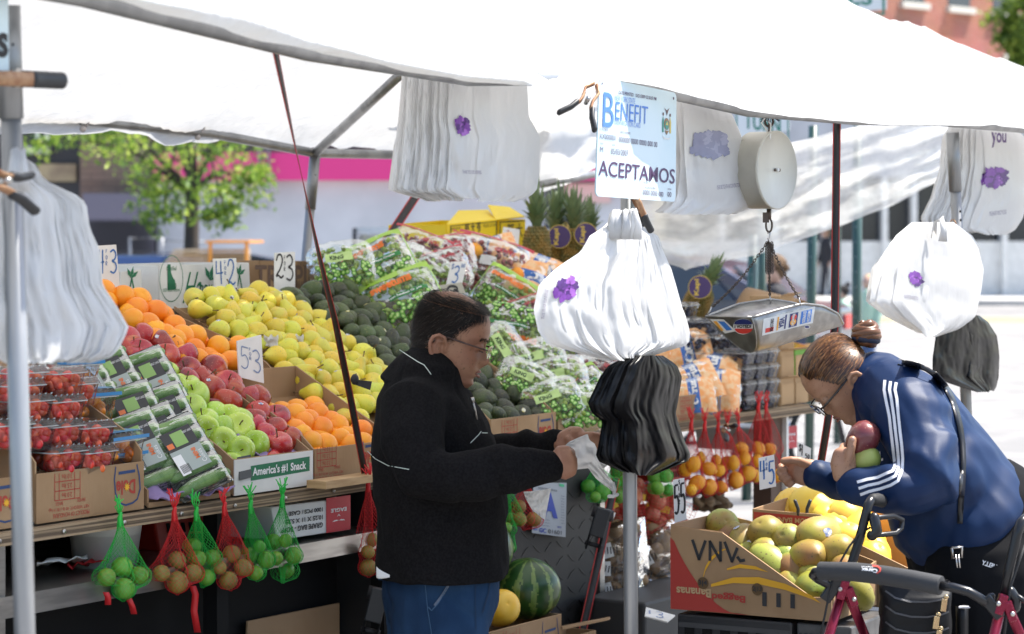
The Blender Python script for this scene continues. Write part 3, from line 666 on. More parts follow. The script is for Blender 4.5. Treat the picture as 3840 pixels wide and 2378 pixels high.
b=MB();sbox(b,-4,s_mid+.02,1.76,1.8,.03,zt-.035);sbox(b,-4,s_mid,1.3,1.32,.03,zs-.06);b.build('back_panel',blackp,t)
sl=ST(PT(*q('G',35,1000),1.1))[0]
for s_ in (sl-.03,-.35,.45):
 b=MB();sbox(b,s_,s_+.05,1.12,1.17,0,zt-.035);b.build('leg',steel if s_<-1 else blackp,t)
b=MB();sbox(b,ST(PT(*d(1050,1170),1.05))[0]-.62,s_mid+.1,1.03,1.1,zt+.003,zt+.025);b.build('front_rail',mat('pale_pine_board',(.5,.33,.17),.7,col2=(.4,.25,.12),scale=10,stretch=(1,1,7)),t)
t=thing('produce_table','second plywood table at right over lemons and onions','table',W(s_end-.5,1.5,0))
b=MB();sbox(b,s_mid+.004,s_end,1.112,2.7,zu-.03,zu);b.build('tabletop',plyw,t)
b=MB();sbox(b,s_mid+.004,s_end,1.1,1.1115,zu-.032,zu-.001);b.build('front_edge',plyedge,t)
for tt in (1.15,2.3):b=MB();sbox(b,s_end-.32,s_end-.22,tt,tt+.08,0,zu-.032);b.build('leg',mat('dark_brown_timber',(.1,.06,.04),.7),t)
b=MB();sbox(b,s_end-.22,s_end-.2,1.13,1.2,0,zu-.032);b.build('metal_edge',whitep,t)
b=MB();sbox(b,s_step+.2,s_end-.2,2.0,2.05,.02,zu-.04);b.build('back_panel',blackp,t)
s_p0,s_p1=ST(PT(*d(1130,1300),1.12))[0],ST(PT(*d(1437,1300),1.12))[0]
t=thing('cart_panel','dark diamond plate side of the cart with a steel corner strip','cart',W((s_p0+s_p1)/2,1.2,0))
b=MB();sbox(b,s_p0-.5,s_p1-.02,1.13,1.9,.1,zu-.04);b.build('panel',diam,t)
b=MB()
for i in range(16):
 for j in range(12):
  s_,z_=s_p0-.2+i*.075,.15+j*.055
  if s_>s_p1-.05:continue
  c=W(s_,1.129,z_);a=Vector((SX,SY,0))*.022+Vector((0,0,.014 if (i+j)%2 else -.014));nrm=Vector((SX,SY,0))*(.004 if (i+j)%2 else -.004)+Vector((0,0,.006));b.add([c-a,c+nrm,c+a,c-nrm],[(0,1,2,3)],0,False)
b.build('tread_pattern',mat('worn_tread',(.024,.024,.025),.45,metal=.4),t,solid=.002)
b=MB();sbox(b,s_p1-.02,s_p1+.012,1.118,1.9,.05,zu-.045);b.build('corner_strip',steel,t)
b=MB();sbox(b,s_p1-.1,s_p1-.02,1.2,1.8,0,.1);sbox(b,s_p0-.1,s_p0,1.2,1.8,0,.1);b.build('wheel_block',rubber,t)
dm=mat('dark_slatted_board',(.07,.05,.035),.85)
b=MB();b.hexa([W(-3.6,1.14,zt+.002),W(s_end-1.2,1.14,zt+.002),W(s_end-1.2,1.96,zt+.002),W(-3.6,1.96,zt+.002),W(-3.6,1.14,zt+.006),W(s_end-1.2,1.14,zt+.006),W(s_end-1.2,1.96,zt+.006+.82*DK),W(-3.6,1.96,zt+.006+.82*DK)])
b.build('display_ramp',dm,None,'dark sloping board under the boxes of fruit','display board',origin=W(0,1.14,zt))
# ================================================================== PRODUCE
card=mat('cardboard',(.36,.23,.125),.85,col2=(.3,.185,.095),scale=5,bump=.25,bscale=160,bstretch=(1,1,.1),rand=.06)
cardin=mat('cardboard_inside',(.3,.185,.095),.9,col2=(.25,.15,.075),scale=6)
cardw=mat('white_carton',(.74,.74,.72),.6,col2=(.66,.66,.64),scale=7)
inkr=mat('red_carton_ink',(.38,.05,.035),.8);inkb=mat('blue_carton_ink',(.03,.06,.16),.8);inky=mat('yellow_carton_ink',(.75,.4,.03),.8)
inkk=mat('black_ink',(.025,.025,.028),.7);inkg=mat('green_carton_ink',(.02,.17,.08),.7);inkw=mat('white_ink',(.8,.8,.8),.6)
penb=mat('blue_marker',(.03,.14,.42),.6);penf=mat('faded_blue_marker',(.2,.27,.45),.6);penr=mat('red_marker',(.5,.08,.06),.6)
signc=mat('white_price_card',(.8,.8,.79),.6,col2=(.72,.72,.71),scale=9)
ES,EZ=Vector((SX,SY,0)),Vector((0,0,1));NF=Vector((SY,-SX,0));ET=Vector((TX,TY,0))
def rampz(t):return zt+.008+max(0,min(t,1.96)-1.14)*DK
TH=.006
def carton(label,s0,s1,t0,t1,hf,hb,m=None,hs=None,front=True,back=True,left=True,right=True,base=None,mid=0):
 m=m or card;g='cardboard produce cartons on the stall'
 zf,zb=(rampz(t0) if base is None else base),(rampz(t1) if base is None else base)
 t=thing('carton',label,'box',W((s0+s1)/2,t0,zf),g)
 ms=[m,cardin]
 def side(name,s_,sgn):
  h0=hs or hf;pts=[(t0+TH,zf),(t1-TH,zb),(t1-TH,zb+max(hb,.012)),(t0+(t1-t0)*.12,zf+h0+(zb-zf)*.12),(t0+TH,zf+max(h0*.9,hf))]
  b=MB();b.poly_slab([W(s_+sgn*TH/2,tt,zz) for tt,zz in pts],TH);b.build(name,ms,t)
 if left:side('side_panel',s0,1)
 if right:side('side_panel',s1,-1)
 if front:b=MB();sbox(b,s0,s1,t0,t0+TH,zf-.002,zf+hf);b.build('front_panel',ms,t,bevel=.001)
 if back and hb:b=MB();sbox(b,s0,s1,t1-TH,t1,zb,zb+hb);b.build('back_panel',ms,t,bevel=.001)
 b=MB();b.hexa([W(s0+TH,t0+TH,zf),W(s1-TH,t0+TH,zf),W(s1-TH,t1-TH,zb),W(s0+TH,t1-TH,zb),W(s0+TH,t0+TH,zf+TH),W(s1-TH,t0+TH,zf+TH),W(s1-TH,t1-TH,zb+TH),W(s0+TH,t1-TH,zb+TH)]);b.build('base_panel',[cardin],t)
 return t
def face(s0,s1,t,z0,z1):return lambda a,e:W(s0+(s1-s0)*a,t,z0+(z1-z0)*e)
def banana_print(t,s0,s1,tt,z0,h,left=True):
 """upside-down printing of a banana carton on its front panel"""
 w_=s1-s0;fp=face(s0,s1,tt,z0,z0+h);b=MB()
 if left:
  put_text(b,'PRODUCT OF HONDURAS',fp(.31,.1),ES,EZ,.135,.011,0,flip=True);put_text(b,'NET WEIGHT: 40 lb (18.14 kg)',fp(.29,.23),ES,EZ,.15,.011,0,flip=True)
  put_text(b,'BANDS',fp(.4,.36),ES,EZ,.03,.009,0,flip=True);put_text(b,'BAGS',fp(.2,.34),ES,EZ,.026,.009,0,flip=True)
  for k,tx in enumerate(('2.0 lbs','2.5 lbs','3.0 lbs')):put_text(b,tx,fp(.27,.5+k*.19),ES,EZ,.038,.012,0,flip=True)
  def ln(a0,e0,a1,e1,th=.0022):
   p,q_=fp(a0,e0)+NF*.001,fp(a1,e1)+NF*.001;dd=(q_-p).normalized();nn=dd.cross(NF)*th/2;b.add([p-nn,q_-nn,q_+nn,p+nn],[(0,1,2,3)],0,False)
  for e in (.41,.6,.79):ln(.16,e,.39,e)
  for a in (.16,.2,.34,.39):ln(a,.41,a,.96)
 put_text(b,'Dole',fp(.82,.5),ES,EZ,.075,.038,0,bold=.03,flip=True)
 c=fp(.83,.5);n=9;b.add([c+NF*.0018]+[c+NF*.0018+ES*(.013 if i%2 else.006)*math.cos(PI*i/n)+EZ*(.013 if i%2 else.006)*math.sin(PI*i/n) for i in range(2*n)],[(0,1+i,1+(i+1)%(2*n)) for i in range(2*n)],2,False)
 pts=[fp(a,e) for a,e in ((.72,.97),(.705,.7),(.715,.4),(.75,.17),(.82,.1),(.89,.13),(.935,.2),(.965,.42),(.955,.72),(.93,.97))]
 L_=[p+NF*.0012 for p in pts];c0=fp(.83,.55);b.grid([L_,[p+(c0-p).normalized()*.005 for p in L_]],1,False)
 p,q_=fp(.75,.78)+NF*.0012,fp(.91,.79)+NF*.0012;b.add([p,q_,q_+EZ*.008,p+EZ*.008],[(0,1,2,3)],1,False)
 b.build('printing',[inkr,inkb,inky],t)
c1=carton('brown banana carton in front holding punnets of tomatoes',-1.06,-.65,1.125,1.52,.125,.14,hs=.17)
banana_print(c1,-1.06,-.65,1.125,rampz(1.125),.125)
c2=carton('brown banana carton at the far left edge behind the thick pole',-1.55,-1.09,1.125,1.52,.125,.16,hs=.2)
banana_print(c2,-1.55,-1.09,1.125,rampz(1.125),.125,False)
carton('shallow carton under the wrapped cucumber trays',-.63,-.285,1.125,1.95,.012,.05,hs=.05)
c4=carton('white fronted apple carton with a green band of lettering',-.27,.09,1.125,1.55,.1,.09,hs=.1)
zf=rampz(1.125);fp=face(-.27,.09,1.1245,zf,zf+.1)
b=MB();sbox(b,-.272,.092,1.1215,1.1245,zf-.002,zf+.098);b.build('white_front',cardw,c4)
b=MB();o=1.1208
b.add([W(-.2,o,zf+.034),W(.075,o,zf+.04),W(.075,o,zf+.082),W(-.2,o,zf+.076)],[(0,1,2,3)],0,False)
put_text(b,"America's #1 Snack",W(-.068,o,zf+.058),ES,EZ,.25,.026,1,bold=.03);b.build('lettering',[inkg,inkw],c4)
b=MB();b.quad_slab(W(-.255,1.118,zf+.04),W(-.2,1.118,zf+.044),W(-.19,1.13,zf+.107),W(-.25,1.13,zf+.104),.002)
b.build('black_tape',mat('black_tape',(.03,.03,.032),.4),c4)
c5=carton('low brown carton of oranges in front beside the apples',.105,.5,1.125,1.5,.1,.1,hs=.11)
banana_print(c5,.05,.46,1.125,rampz(1.125),.11)
c6=carton('tall brown carton holding the upper heap of oranges',.02,.36,1.6,1.95,.05,.0,hs=.1)
c7=carton('brown carton holding the big heap of yellow pears',.44,.99,1.52,1.95,.05,.0,hs=.07)
b=MB();z7=rampz(1.52);b.tube([W(.5,1.517,z7+.05),W(.52,1.517,z7+.045),W(.55,1.517,z7+.02),W(.55,1.517,z7+.0)],.004,6);b.tube([W(.52,1.517,z7+.03),W(.62,1.517,z7+.03)],.004,6);b.build('printing',inkb,c7)
c7b=carton('low brown carton of pears in front beside the man',.52,.96,1.125,1.5,.09,.08,hs=.1)
c8=carton('brown carton of avocados behind the pears',1.02,1.36,1.5,1.95,.06,.0,hs=.08)
c9=carton('brown banana carton of avocados to the right of the man',1.06,1.47,1.125,1.5,.125,.09,hs=.13)
banana_print(c9,1.06,1.47,1.125,rampz(1.125),.125)
c10=carton('brown carton with a red corner under the bagged grapes',1.485,1.86,1.125,1.5,.1,.12,hs=.12)
z10=rampz(1.125);b=MB();o=1.1235
put_text(b,'the Fyffes Group.',W(1.62,o,z10+.045),ES,EZ,.1,.014,0,flip=True);put_text(b,'Member of',W(1.6,o,z10+.022),ES,EZ,.06,.014,0,flip=True)
b.add([W(1.7,o,z10+.002),W(1.858,o,z10+.002),W(1.858,o,z10+.075)],[(0,1,2)],1,False)
b.add([W(1.53,o,z10+.055),W(1.6,o,z10+.055),W(1.6,o,z10+.098),W(1.53,o,z10+.098)],[(0,1,2,3)],2,False)
for k in range(4):b.add([W(1.54,o-.0006,z10+.062+k*.009),W(1.59,o-.0006,z10+.062+k*.009),W(1.59,o-.0006,z10+.066+k*.009),W(1.54,o-.0006,z10+.066+k*.009)],[(0,1,2,3)],0,False)
b.build('printing',[inkk,inkr,inkw],c10)
c11=carton('brown banana carton of citrus bags on the right table',2.3,2.68,1.125,1.5,.095,.09,hs=.13,base=zu+.003)
banana_print(c11,2.3,2.68,1.125,zu+.003,.095)
# ---- fruit shapes (local origin at the centre)
stemm=mat('fruit_stem',(.12,.07,.03),.8)
stick=mat('fruit_sticker',(.75,.75,.7),.4,col2=(.1,.16,.4),scale=120);sticky_=mat('yellow_fruit_sticker',(.75,.62,.05),.4,col2=(.7,.7,.65),scale=150)
orangem=mat('orange_peel',(.87,.27,.008),.4,col2=(.9,.36,.015),scale=14,bump=.35,bscale=260,bdist=.002,hue=.012,rand=.06,sss=0)
applr=mat('red_apple_skin',(.4,.02,.024),.26,col2=(.55,.13,.06),scale=9,stretch=(3,3,.6),lo=.5,hi=.72,speck=(.46,.12,.08),speck_scale=260,rand=.2,hue=.012,coat=.25,col3=(.16,.012,.02),scale3=8,lo3=.5,hi3=.7)
applg=mat('green_apple_skin',(.36,.56,.045),.26,col2=(.47,.62,.09),scale=9,speck=(.6,.66,.35),speck_scale=180,rand=.1,hue=.01,coat=.3)
pearm=mat('pear_skin',(.66,.58,.06),.42,col2=(.58,.58,.08),scale=10,speck=(.4,.33,.08),speck_scale=230,hue=.02,rand=.07,col3=(.72,.55,.05),scale3=9)
avom=mat('avocado_skin',(.055,.085,.022),.42,col2=(.028,.032,.018),scale=12,bump=.9,bscale=170,bdist=.003,rand=.3,hue=.02,speck=(.17,.17,.05),speck_scale=210)
limem=mat('lime_peel',(.1,.27,.022),.35,col2=(.2,.36,.04),scale=14,bump=.25,bscale=260,hue=.02,rand=.2)
kiwim=mat('brown_lime_peel',(.2,.16,.035),.5,col2=(.27,.23,.04),scale=14,bump=.3,bscale=260,rand=.15)
lemonm=mat('lemon_peel',(.85,.4,.012),.38,col2=(.88,.5,.03),scale=10,bump=.3,bscale=240,hue=.01,rand=.05)
mangom=mat('mango_skin',(.3,.27,.035),.45,col2=(.27,.14,.045),scale=6,lo=.4,hi=.68,speck=(.14,.11,.03),speck_scale=140,hue=.03,rand=.18,col3=(.26,.31,.05),scale3=7,lo3=.5,hi3=.65)
melonm=mat('yellow_melon_skin',(.82,.5,.03),.4,col2=(.85,.6,.08),scale=8,hue=.012,rand=.06)
tomm=mat('tomato_skin',(.66,.03,.015),.2,col2=(.7,.09,.02),scale=30,rand=.2,hue=.012,coat=.4)
otomm=mat('orange_tomato_skin',(.8,.24,.012),.2,rand=.1,hue=.012,coat=.4)
bluem=mat('blueberry_skin',(.022,.026,.06),.6,col2=(.06,.07,.12),scale=90)
onionm=mat('red_onion_skin',(.36,.09,.05),.4,col2=(.5,.17,.09),scale=12,stretch=(3,3,.4),rand=.15)
def proto(name,build,kids=()):
 o=build(name);OFF[o.name]=(0,0,0)
 return o
def sprof(f,n=14):return [f(PI*i/n) for i in range(n+1)]
def fruit(name,prof,m,n=22,fn=None,stem=None,sticker=None,r=.04,cat=None):
 b=MB();b.lathe(prof,n,0,None,(0,0,0),fn)
 o=b.build(name,m);o.name=name
 if stem:s_=MB();s_.tube(stem,[.0022,.0016,.0025],6);s_.build('stem',stemm,o)
 if sticker is not None:
  s_=MB();a,e=sticker;nn=Vector((math.cos(a)*math.cos(e),math.sin(a)*math.cos(e),math.sin(e)));x=nn.cross(Vector((0,0,1))).normalized();y=nn.cross(x)
  rr=r*1.012;s_.add([nn*rr]+[nn*(rr*math.cos(.27))+(x*math.cos(k*PI/5)*.8+y*math.sin(k*PI/5))*rr*.27 for k in range(10)],[(0,1+k,1+(k+1)%10) for k in range(10)])
  s_.build('sticker',sticky_ if 'avocado' in name else stick,o)
 return o
def orange_prof(r):return sprof(lambda a:(max(1e-4,r*math.sin(a)*1.02),r*.97*math.cos(a)-(.004*math.exp(-(a/.16)**2))+(.002*math.exp(-((PI-a)/.12)**2))))
def apple_prof(r):
 pr=[]
 for i in range(17):
  a=PI*i/16;rad=r*math.sin(a)**.86*(1+.1*math.cos(a));z=r*.96*math.cos(a);z-=r*.34*math.exp(-(a/.42)**2);z+=r*.2*math.exp(-((PI-a)/.35)**2);pr.append((max(1e-4,rad),z))
 return pr
def pear_prof(r):return [(max(1e-4,x*r),z*r) for x,z in ((0,-.92),(.22,-.97),(.55,-.9),(.84,-.66),(1,-.3),(1.0,.02),(.9,.35),(.72,.66),(.54,.95),(.43,1.18),(.34,1.36),(.22,1.48),(.08,1.5),(0,1.47))]
def avo_prof(r):return [(max(1e-4,x*r),z*r) for x,z in ((0,-1.12),(.3,-1.08),(.65,-.9),(.9,-.58),(1,-.15),(.97,.25),(.84,.65),(.64,1.0),(.42,1.25),(.2,1.38),(0,1.42))]
def lemon_prof(r):return [(max(1e-4,x*r),z*r) for x,z in ((0,-1.32),(.16,-1.28),(.22,-1.14),(.5,-.98),(.82,-.6),(1,-.05),(.93,.45),(.68,.85),(.35,1.08),(.18,1.2),(0,1.22))]
def mango_prof(r):return [(max(1e-4,x*r),z*r) for x,z in ((0,-1.38),(.33,-1.3),(.66,-1.0),(.9,-.5),(.98,0),(.95,.45),(.8,.86),(.5,1.13),(.2,1.22),(.05,1.18),(0,1.16))]
lob=lambda a,z:1+.025*math.cos(5*a)*(1 if z<0 else.5)
asym=lambda a,z:1+.06*math.cos(a)+.03*math.cos(2*a+1)
def ordw(i):return ORD[i] if i<len(ORD) else 'further'
def pile(name,cat,noun,where,group,protos,pts,place_fn,r,tilt=None,rr=None,rowtol=.55):
 """fruit at its place in the heap; each label counts its row from the top and its place from the left"""
 items=[]
 for i,p in enumerate(pts):
  k=p[0];x,y=(q(k,p[1],p[2]) if k!='d' else d(p[1],p[2]));items.append((x,y,p[3] if len(p)>3 else None))
 items.sort(key=lambda e:e[1]);rows=[];r0=None
 rpx=r*F/7.5
 for it in items:
  if r0 is None or it[1]-r0>rpx*2*rowtol:rows.append([]);r0=it[1]
  rows[-1].append(it)
 used={}
 for ri,row in enumerate(rows):
  row.sort(key=lambda e:e[0])
  for ci,(x,y,sc_) in enumerate(row):
   j=rng.choice(range(len(protos)));pr_=protos[j]
   M=tilt() if tilt else rrot()
   lab='%s in %s, %s row from the top, %s from left'%(noun,where,ordw(ri),ordw(ci))
   o=copy_tree(pr_);o.location=place_fn(x,y);o.rotation_euler=M.to_euler();s_=(sc_ or 1)*rng.uniform(.91,1.08);o.scale=(s_,)*3
   tag(o,lab,cat,group)
def kill(os_):
 for o in os_:
  for ch in list(o.children):bpy.data.objects.remove(ch)
  bpy.data.objects.remove(o)
def L(k,*pts):return [(k,)+p for p in pts]
up_tilt=lambda:Matrix.Rotation(rng.uniform(0,6.28),3,'Z')@Matrix.Rotation(rng.gauss(0,.7),3,'X')
def filler(name,cat,label,group,protos,s0,s1,t0,t1,r,off,tilt=None,thin=.0):
 ns,ntt=int((s1-s0)/(2*r)),int((t1-t0)/(2*r*.9))
 for i in range(ns):
  for j in range(ntt):
   if rng.random()<thin:continue
   s_=s0+r+(i+.5*(j%2))*2*r;tt=t0+r+j*2*r*.9
   if s_>s1-r*.6:continue
   o=copy_tree(rng.choice(protos));o.location=W(s_+rng.gauss(0,.003),tt,rampz(tt)+off+rng.gauss(0,.004));o.rotation_euler=(tilt() if tilt else rrot()).to_euler();tag(o,label,cat,group)
RO=.0385
PO=[fruit('orange',orange_prof(RO),orangem,24),fruit('orange',orange_prof(RO),orangem,24,sticker=(1,.3),r=RO),fruit('orange',orange_prof(RO),orangem,24)]
pile('orange','orange','ripe orange','tall carton','oranges in the upper carton',PO,L('D',(735,550),(870,595),(985,615),(1105,700),(965,680),(940,760),(1045,790),(1235,795),(1100,840),(1170,865),(1380,870),(1235,905),(1285,880),(1225,945),(1375,970),(1545,950),(1400,1035),(1535,1070),(1640,1055),(1690,950),(1300,1020),(1090,900)),PD,RO,None)
filler('orange','orange','orange mostly hidden beneath the heap in the tall carton','oranges in the upper carton',PO[:1],.04,.34,1.6,2.0,RO,.05)
pile('orange','orange','ripe orange','low front carton','oranges in the front carton',PO,L('G',(2090,75),(2270,60),(2150,20),(2300,180),(2385,40),(2410,135),(2130,110),(2200,160))+L('H',(40,120),(140,70),(60,180),(150,165))+L('D',(2090,1440),(2250,1425),(2345,1480),(2180,1480)),PD,RO,None)
filler('orange','orange','orange mostly hidden beneath the front oranges','oranges in the front carton',PO[:1],.12,.49,1.13,1.46,RO,.045)
RA=.044
PA=[fruit('apple',apple_prof(RA),applr,26,lob,[(0,0,RA*.5),(.002,0,RA*.8),(.006,.001,RA*1.12)]),fruit('apple',apple_prof(RA),applr,26,lob,[(0,0,RA*.5),(.002,0,RA*.8),(.006,.001,RA*1.12)],(2,.2),RA)]
pile('apple','apple','red apple','apple heap','red apples',PA,L('D',(1010,875),(900,905),(1145,940),(935,960),(985,1000),(1175,1030),(1305,1015),(1330,1125),(1505,1110),(1440,1190),(1500,1250),(1610,1225),(1650,1270),(1610,1340),(1750,1310),(1825,1320),(1790,1470),(1830,1430),(1955,1465),(1320,1195))+L('G',(1800,50),(1950,70),(1960,180),(2060,140),(1875,115)),PD,RA,lambda:rot(rng.gauss(30,35),rng.gauss(0,30),rng.uniform(0,360)))
PG=[fruit('apple',apple_prof(RA),applg,26,lob,[(0,0,RA*.5),(.002,0,RA*.8),(.006,.001,RA*1.12)])]
pile('apple','apple','green apple','apple heap','green apples',PG,L('D',(1195,1140,.85),(1230,1240),(1380,1300),(1310,1240),(1365,1395),(1530,1430),(1455,1490),(1690,1490,1.05))+L('G',(1450,60),(1690,60,1.05),(1560,50),(1580,140),(1705,210,1.05),(1815,170),(1620,0)),PD,RA,lambda:rot(rng.gauss(45,25),rng.gauss(0,25),rng.gauss(0,50)))
filler('apple','apple','red apple mostly hidden beneath the apple heap','red apples',PA[:1],-.08,.08,1.14,1.75,RA,.045)
filler('apple','apple','green apple mostly hidden beneath the apple heap','green apples',PG,-.25,-.1,1.14,1.7,RA,.045)
RP=.034
PP=[fruit('pear',pear_prof(RP),pearm,22,asym,[(0,0,RP*1.4),(.002,0,RP*1.7),(.008,.002,RP*2.05)]),fruit('pear',pear_prof(RP),pearm,22,asym,[(0,0,RP*1.4),(.002,0,RP*1.7),(.008,.002,RP*2.05)],(1.5,-.1),RP)]
pile('pear','pear','yellow pear','pear heap','yellow pears',PP,L('D',(1490,590),(1630,605),(1530,660),(1400,680),(1760,590),(1770,620),(1890,625),(1830,550),(1960,620),(2020,625),(1720,710),(1600,755),(1640,705),(1855,740),(1970,735),(2040,710),(2140,690),(2140,760),(1950,815),(1685,830),(1820,850),(2065,840),(2110,800),(2255,745),(1770,800),(1930,895),(2050,925),(2200,905),(2280,885),(2320,850),(2040,960),(2130,980),(2270,955),(2235,1040),(2340,980),(2350,1050),(2150,1140),(2330,1110),(2280,1180),(2400,1180),(2380,900),(1560,830),(2180,850),(2400,1040))+L('E',(40,920),(150,1000),(80,1055),(110,1115),(180,1030),(220,1140),(295,1140),(60,1180),(130,1270),(220,1200),(225,1265),(170,1350),(30,1100),(270,1220),(240,1090)),PD,RP,lambda:rot(rng.gauss(85,40),0,rng.uniform(0,360)))
filler('pear','pear','yellow pear mostly hidden beneath the pear heap','yellow pears',PP[:1],.46,1.0,1.14,1.95,RP,.06,lambda:rot(90,0,rng.uniform(0,360)),.25)
RV=.033
PV=[fruit('avocado',avo_prof(RV),avom,22,asym),fruit('avocado',avo_prof(RV),avom,22,asym,sticker=(1.2,.1),r=RV),fruit('avocado',avo_prof(RV*.95),avom,22,asym),fruit('avocado',avo_prof(RV*1.05),avom,22,asym),fruit('avocado',avo_prof(RV*.9),avom,22,asym)]
avt=lambda:rot(rng.gauss(75,35),rng.gauss(0,20),rng.uniform(0,360))
pile('avocado','avocado','dark avocado','rear carton','avocados behind the pears',PV,L('D',(2195,560,1.1),(2245,630),(2090,600),(2110,640),(2300,560),(2300,690),(2390,550),(2400,640),(2340,720),(2400,700),(2330,770),(2030,590))+L('E',(55,545),(30,600),(20,670),(125,650),(130,740),(55,755),(150,800),(205,705),(215,755),(160,865,1.1),(70,840),(260,870),(295,830),(425,870,1.1),(285,955,1.1),(120,930),(350,920),(430,940),(340,1080),(300,1010),(400,1000),(210,930),(20,760)),PD,RV,avt)
pile('avocado','avocado','dark avocado','carton right of the man','avocados in the front carton',PV,L('E',(970,1200),(1080,1240,1.1),(1020,1160),(1220,1240),(1000,1320,1.1),(1130,1310),(1210,1300),(1320,1310),(1150,1385),(1320,1380,1.1),(1270,1420),(1400,1370),(1100,1440),(1020,1410),(1280,1430),(950,1260),(1200,1450),(1380,1430),(1000,1450)),PD,RV,avt)
filler('avocado','avocado','avocado mostly hidden beneath the rear avocados','avocados behind the pears',PV[:1],1.03,1.36,1.5,1.96,RV,.05,avt,.2)
filler('avocado','avocado','avocado mostly hidden beneath the front avocados','avocados in the front carton',PV[:1],1.08,1.46,1.13,1.46,RV,.045,avt,.1)
kill(PO+PA+PG+PP+PV)
# ---- bags of grapes and citrus
filmc=film('clear_bag_film',(.97,1,.97),.035,.16,.9,30,(.8,.85,.8),fres=.5)
grapeg=mat('green_grape_skin',(.28,.42,.06),.25,col2=(.4,.52,.12),scale=20,transl=.25,rand=.05);grapev=mat('red_grape_skin',(.2,.03,.045),.3,col2=(.32,.1,.1),scale=25)
lime_=mat('lime_bag_print',(.33,.54,.06),.4);limed=mat('green_bag_print',(.02,.2,.04),.35);orgp=mat('orange_bag_lettering',(.85,.2,.03),.4);pgray=mat('translucent_bag_print',(.62,.72,.6),.4);citb=mat('blue_bag_print',(.02,.12,.42),.35)
citp=mat('citrus_picture_print',(.85,.35,.1),.4,col2=(.85,.55,.3),scale=40);redp=mat('red_bag_print',(.5,.03,.05),.4);darkg=mat('dark_green_print',(.012,.05,.015),.3);brightg=mat('leaf_green_print',(.16,.42,.05),.3)
def pillow(wd,ht,th,seed):
 def z(x,y):
  ax,ay=min(1,abs(2*x/wd)),min(1,abs(2*y/ht));e=max(0,(1-ax**3))**.6*max(0,(1-ay**3.2))**.6
  return e*th/2*(1+.25*nz3(x*22,y*22,seed))+.004*nz3(x*45+y*20,y*30,seed+2)
 return z
def bag_proto(name,kind,seed):
 rr=random.Random(seed);wd,ht,th=.3,.235,.13;z=pillow(wd,ht,th,seed);root=bpy.data.objects.new(name,None);COL.objects.link(root);OFF[root.name]=(0,0,0)
 nx,ny=18,16;b=MB()
 for sg in (1,-1):
  P=[[Vector((wd*(i/nx-.5)*(1-.13*(2*j/ny-1)**4)+.008*nz3(j*.5,seed,i*.2),ht*(j/ny-.5)*(1-.15*(2*i/nx-1)**4)+.009*nz3(i*.5,seed,9),sg*max(0.0004,z(wd*(i/nx-.5),ht*(j/ny-.5))))) for j in range(ny+1)] for i in range(nx+1)]
  b.grid(P if sg>0 else P[::-1])
 b.build('film',filmc,root)
 def decal(pts_fn,m,name_):pass
 b=MB()
 if kind!='citrus':
  gm=grapev if kind=='red' else grapeg
  k=0
  while k<105:
   x,y=rr.uniform(-.42,.42)*wd,rr.uniform(-.44,.3)*ht;hh=z(x,y)-.009
   if hh<.004:continue
   b.ball((x,y,rr.uniform(.2,1)*hh),(.0105,.0105,.0125),10,7,0,rot(rr.uniform(0,90),rr.uniform(0,90)));k+=1
  b.build('grapes',gm,root)
 else:
  for k in range(9):
   x,y=(k%3-1)*.075+rr.gauss(0,.006),(k//3-1)*.06+rr.gauss(0,.005);b=MB();b.ball((x,y,.008),.031,16,12);b.build('mandarin',orangem,root)
 def patch(x0,x1,y0,y1,mi,lift=.0025,n=8,wave=0):
  P=[[Vector((x0+(x1-x0)*i/n,y0+(y1-y0)*j/4+wave*math.sin(i*1.3),0)) for j in range(5)] for i in range(n+1)]
  for r_ in P:
   for p in r_:p.z=max(.001,z(p.x,p.y))+lift
  pb.grid(P,mi)
 def ptext(txt,cx,cy,wt,ht_,mi,ang=0,bold=.03,lift=.004):
  vs,fs=text_geo(txt,bold);ca,sa=math.cos(ang),math.sin(ang);o=[]
  for x,y in vs:
   X_,Y_=x*wt,y*ht_;a,e=cx+X_*ca-Y_*sa,cy+X_*sa+Y_*ca;o.append((a,e,max(.001,z(a,e))+lift))
  pb.add(o,fs,mi,False)
 pb=MB()
 if kind=='plain':
  patch(-.07,.05,-.01,.03,7,.002);ptext('KING',-.02,.01,.06,.02,5);ptext('Product of Chile',.05,.05,.08,.01,2)
 if kind=='green':
  patch(-.145,.145,.082,.112,0,wave=.004);patch(-.147,-.139,-.1,.08,0);patch(.139,.147,-.1,.08,0)
  patch(-.06,.1,-.012,.006,4,.002)
  ptext('sweetums',-.03,.056,.17,.03,1,.0,.05);ptext('Green Seedless Grapes',0,-.003,.15,.01,2);ptext('Product of Chile',.05,-.035,.08,.01,2)
 if kind in ('green','plain'):
  for k in range(46):
   x,y=rr.uniform(-.42,.42)*wd,rr.uniform(-.42,-.1)*ht
   for r_,mi,lf in ((.0125,5,.002),(.0098,6,.003),(.0048,7,.0042)):
    pb.add([(x+r_*math.cos(a),y+r_*.9*math.sin(a),max(.001,z(x+r_*math.cos(a),y+r_*.9*math.sin(a)))+lf+k*.00003) for a in [2*PI*i/9 for i in range(9)]],[tuple(range(9))],mi,False)
 if kind=='red':
  patch(-.145,.145,.096,.112,3);patch(-.03,.03,-.02,.014,2,.002);ptext('GRAPES',.05,.05,.08,.018,3)
  for k in range(26):
   x,y=rr.uniform(-.4,.4)*wd,rr.uniform(-.4,.2)*ht;r_=.004
   pb.add([(x+r_*math.cos(a),y+r_*math.sin(a),max(.001,z(x,y))+.002) for a in [2*PI*i/7 for i in range(7)]],[tuple(range(7))],5,False)
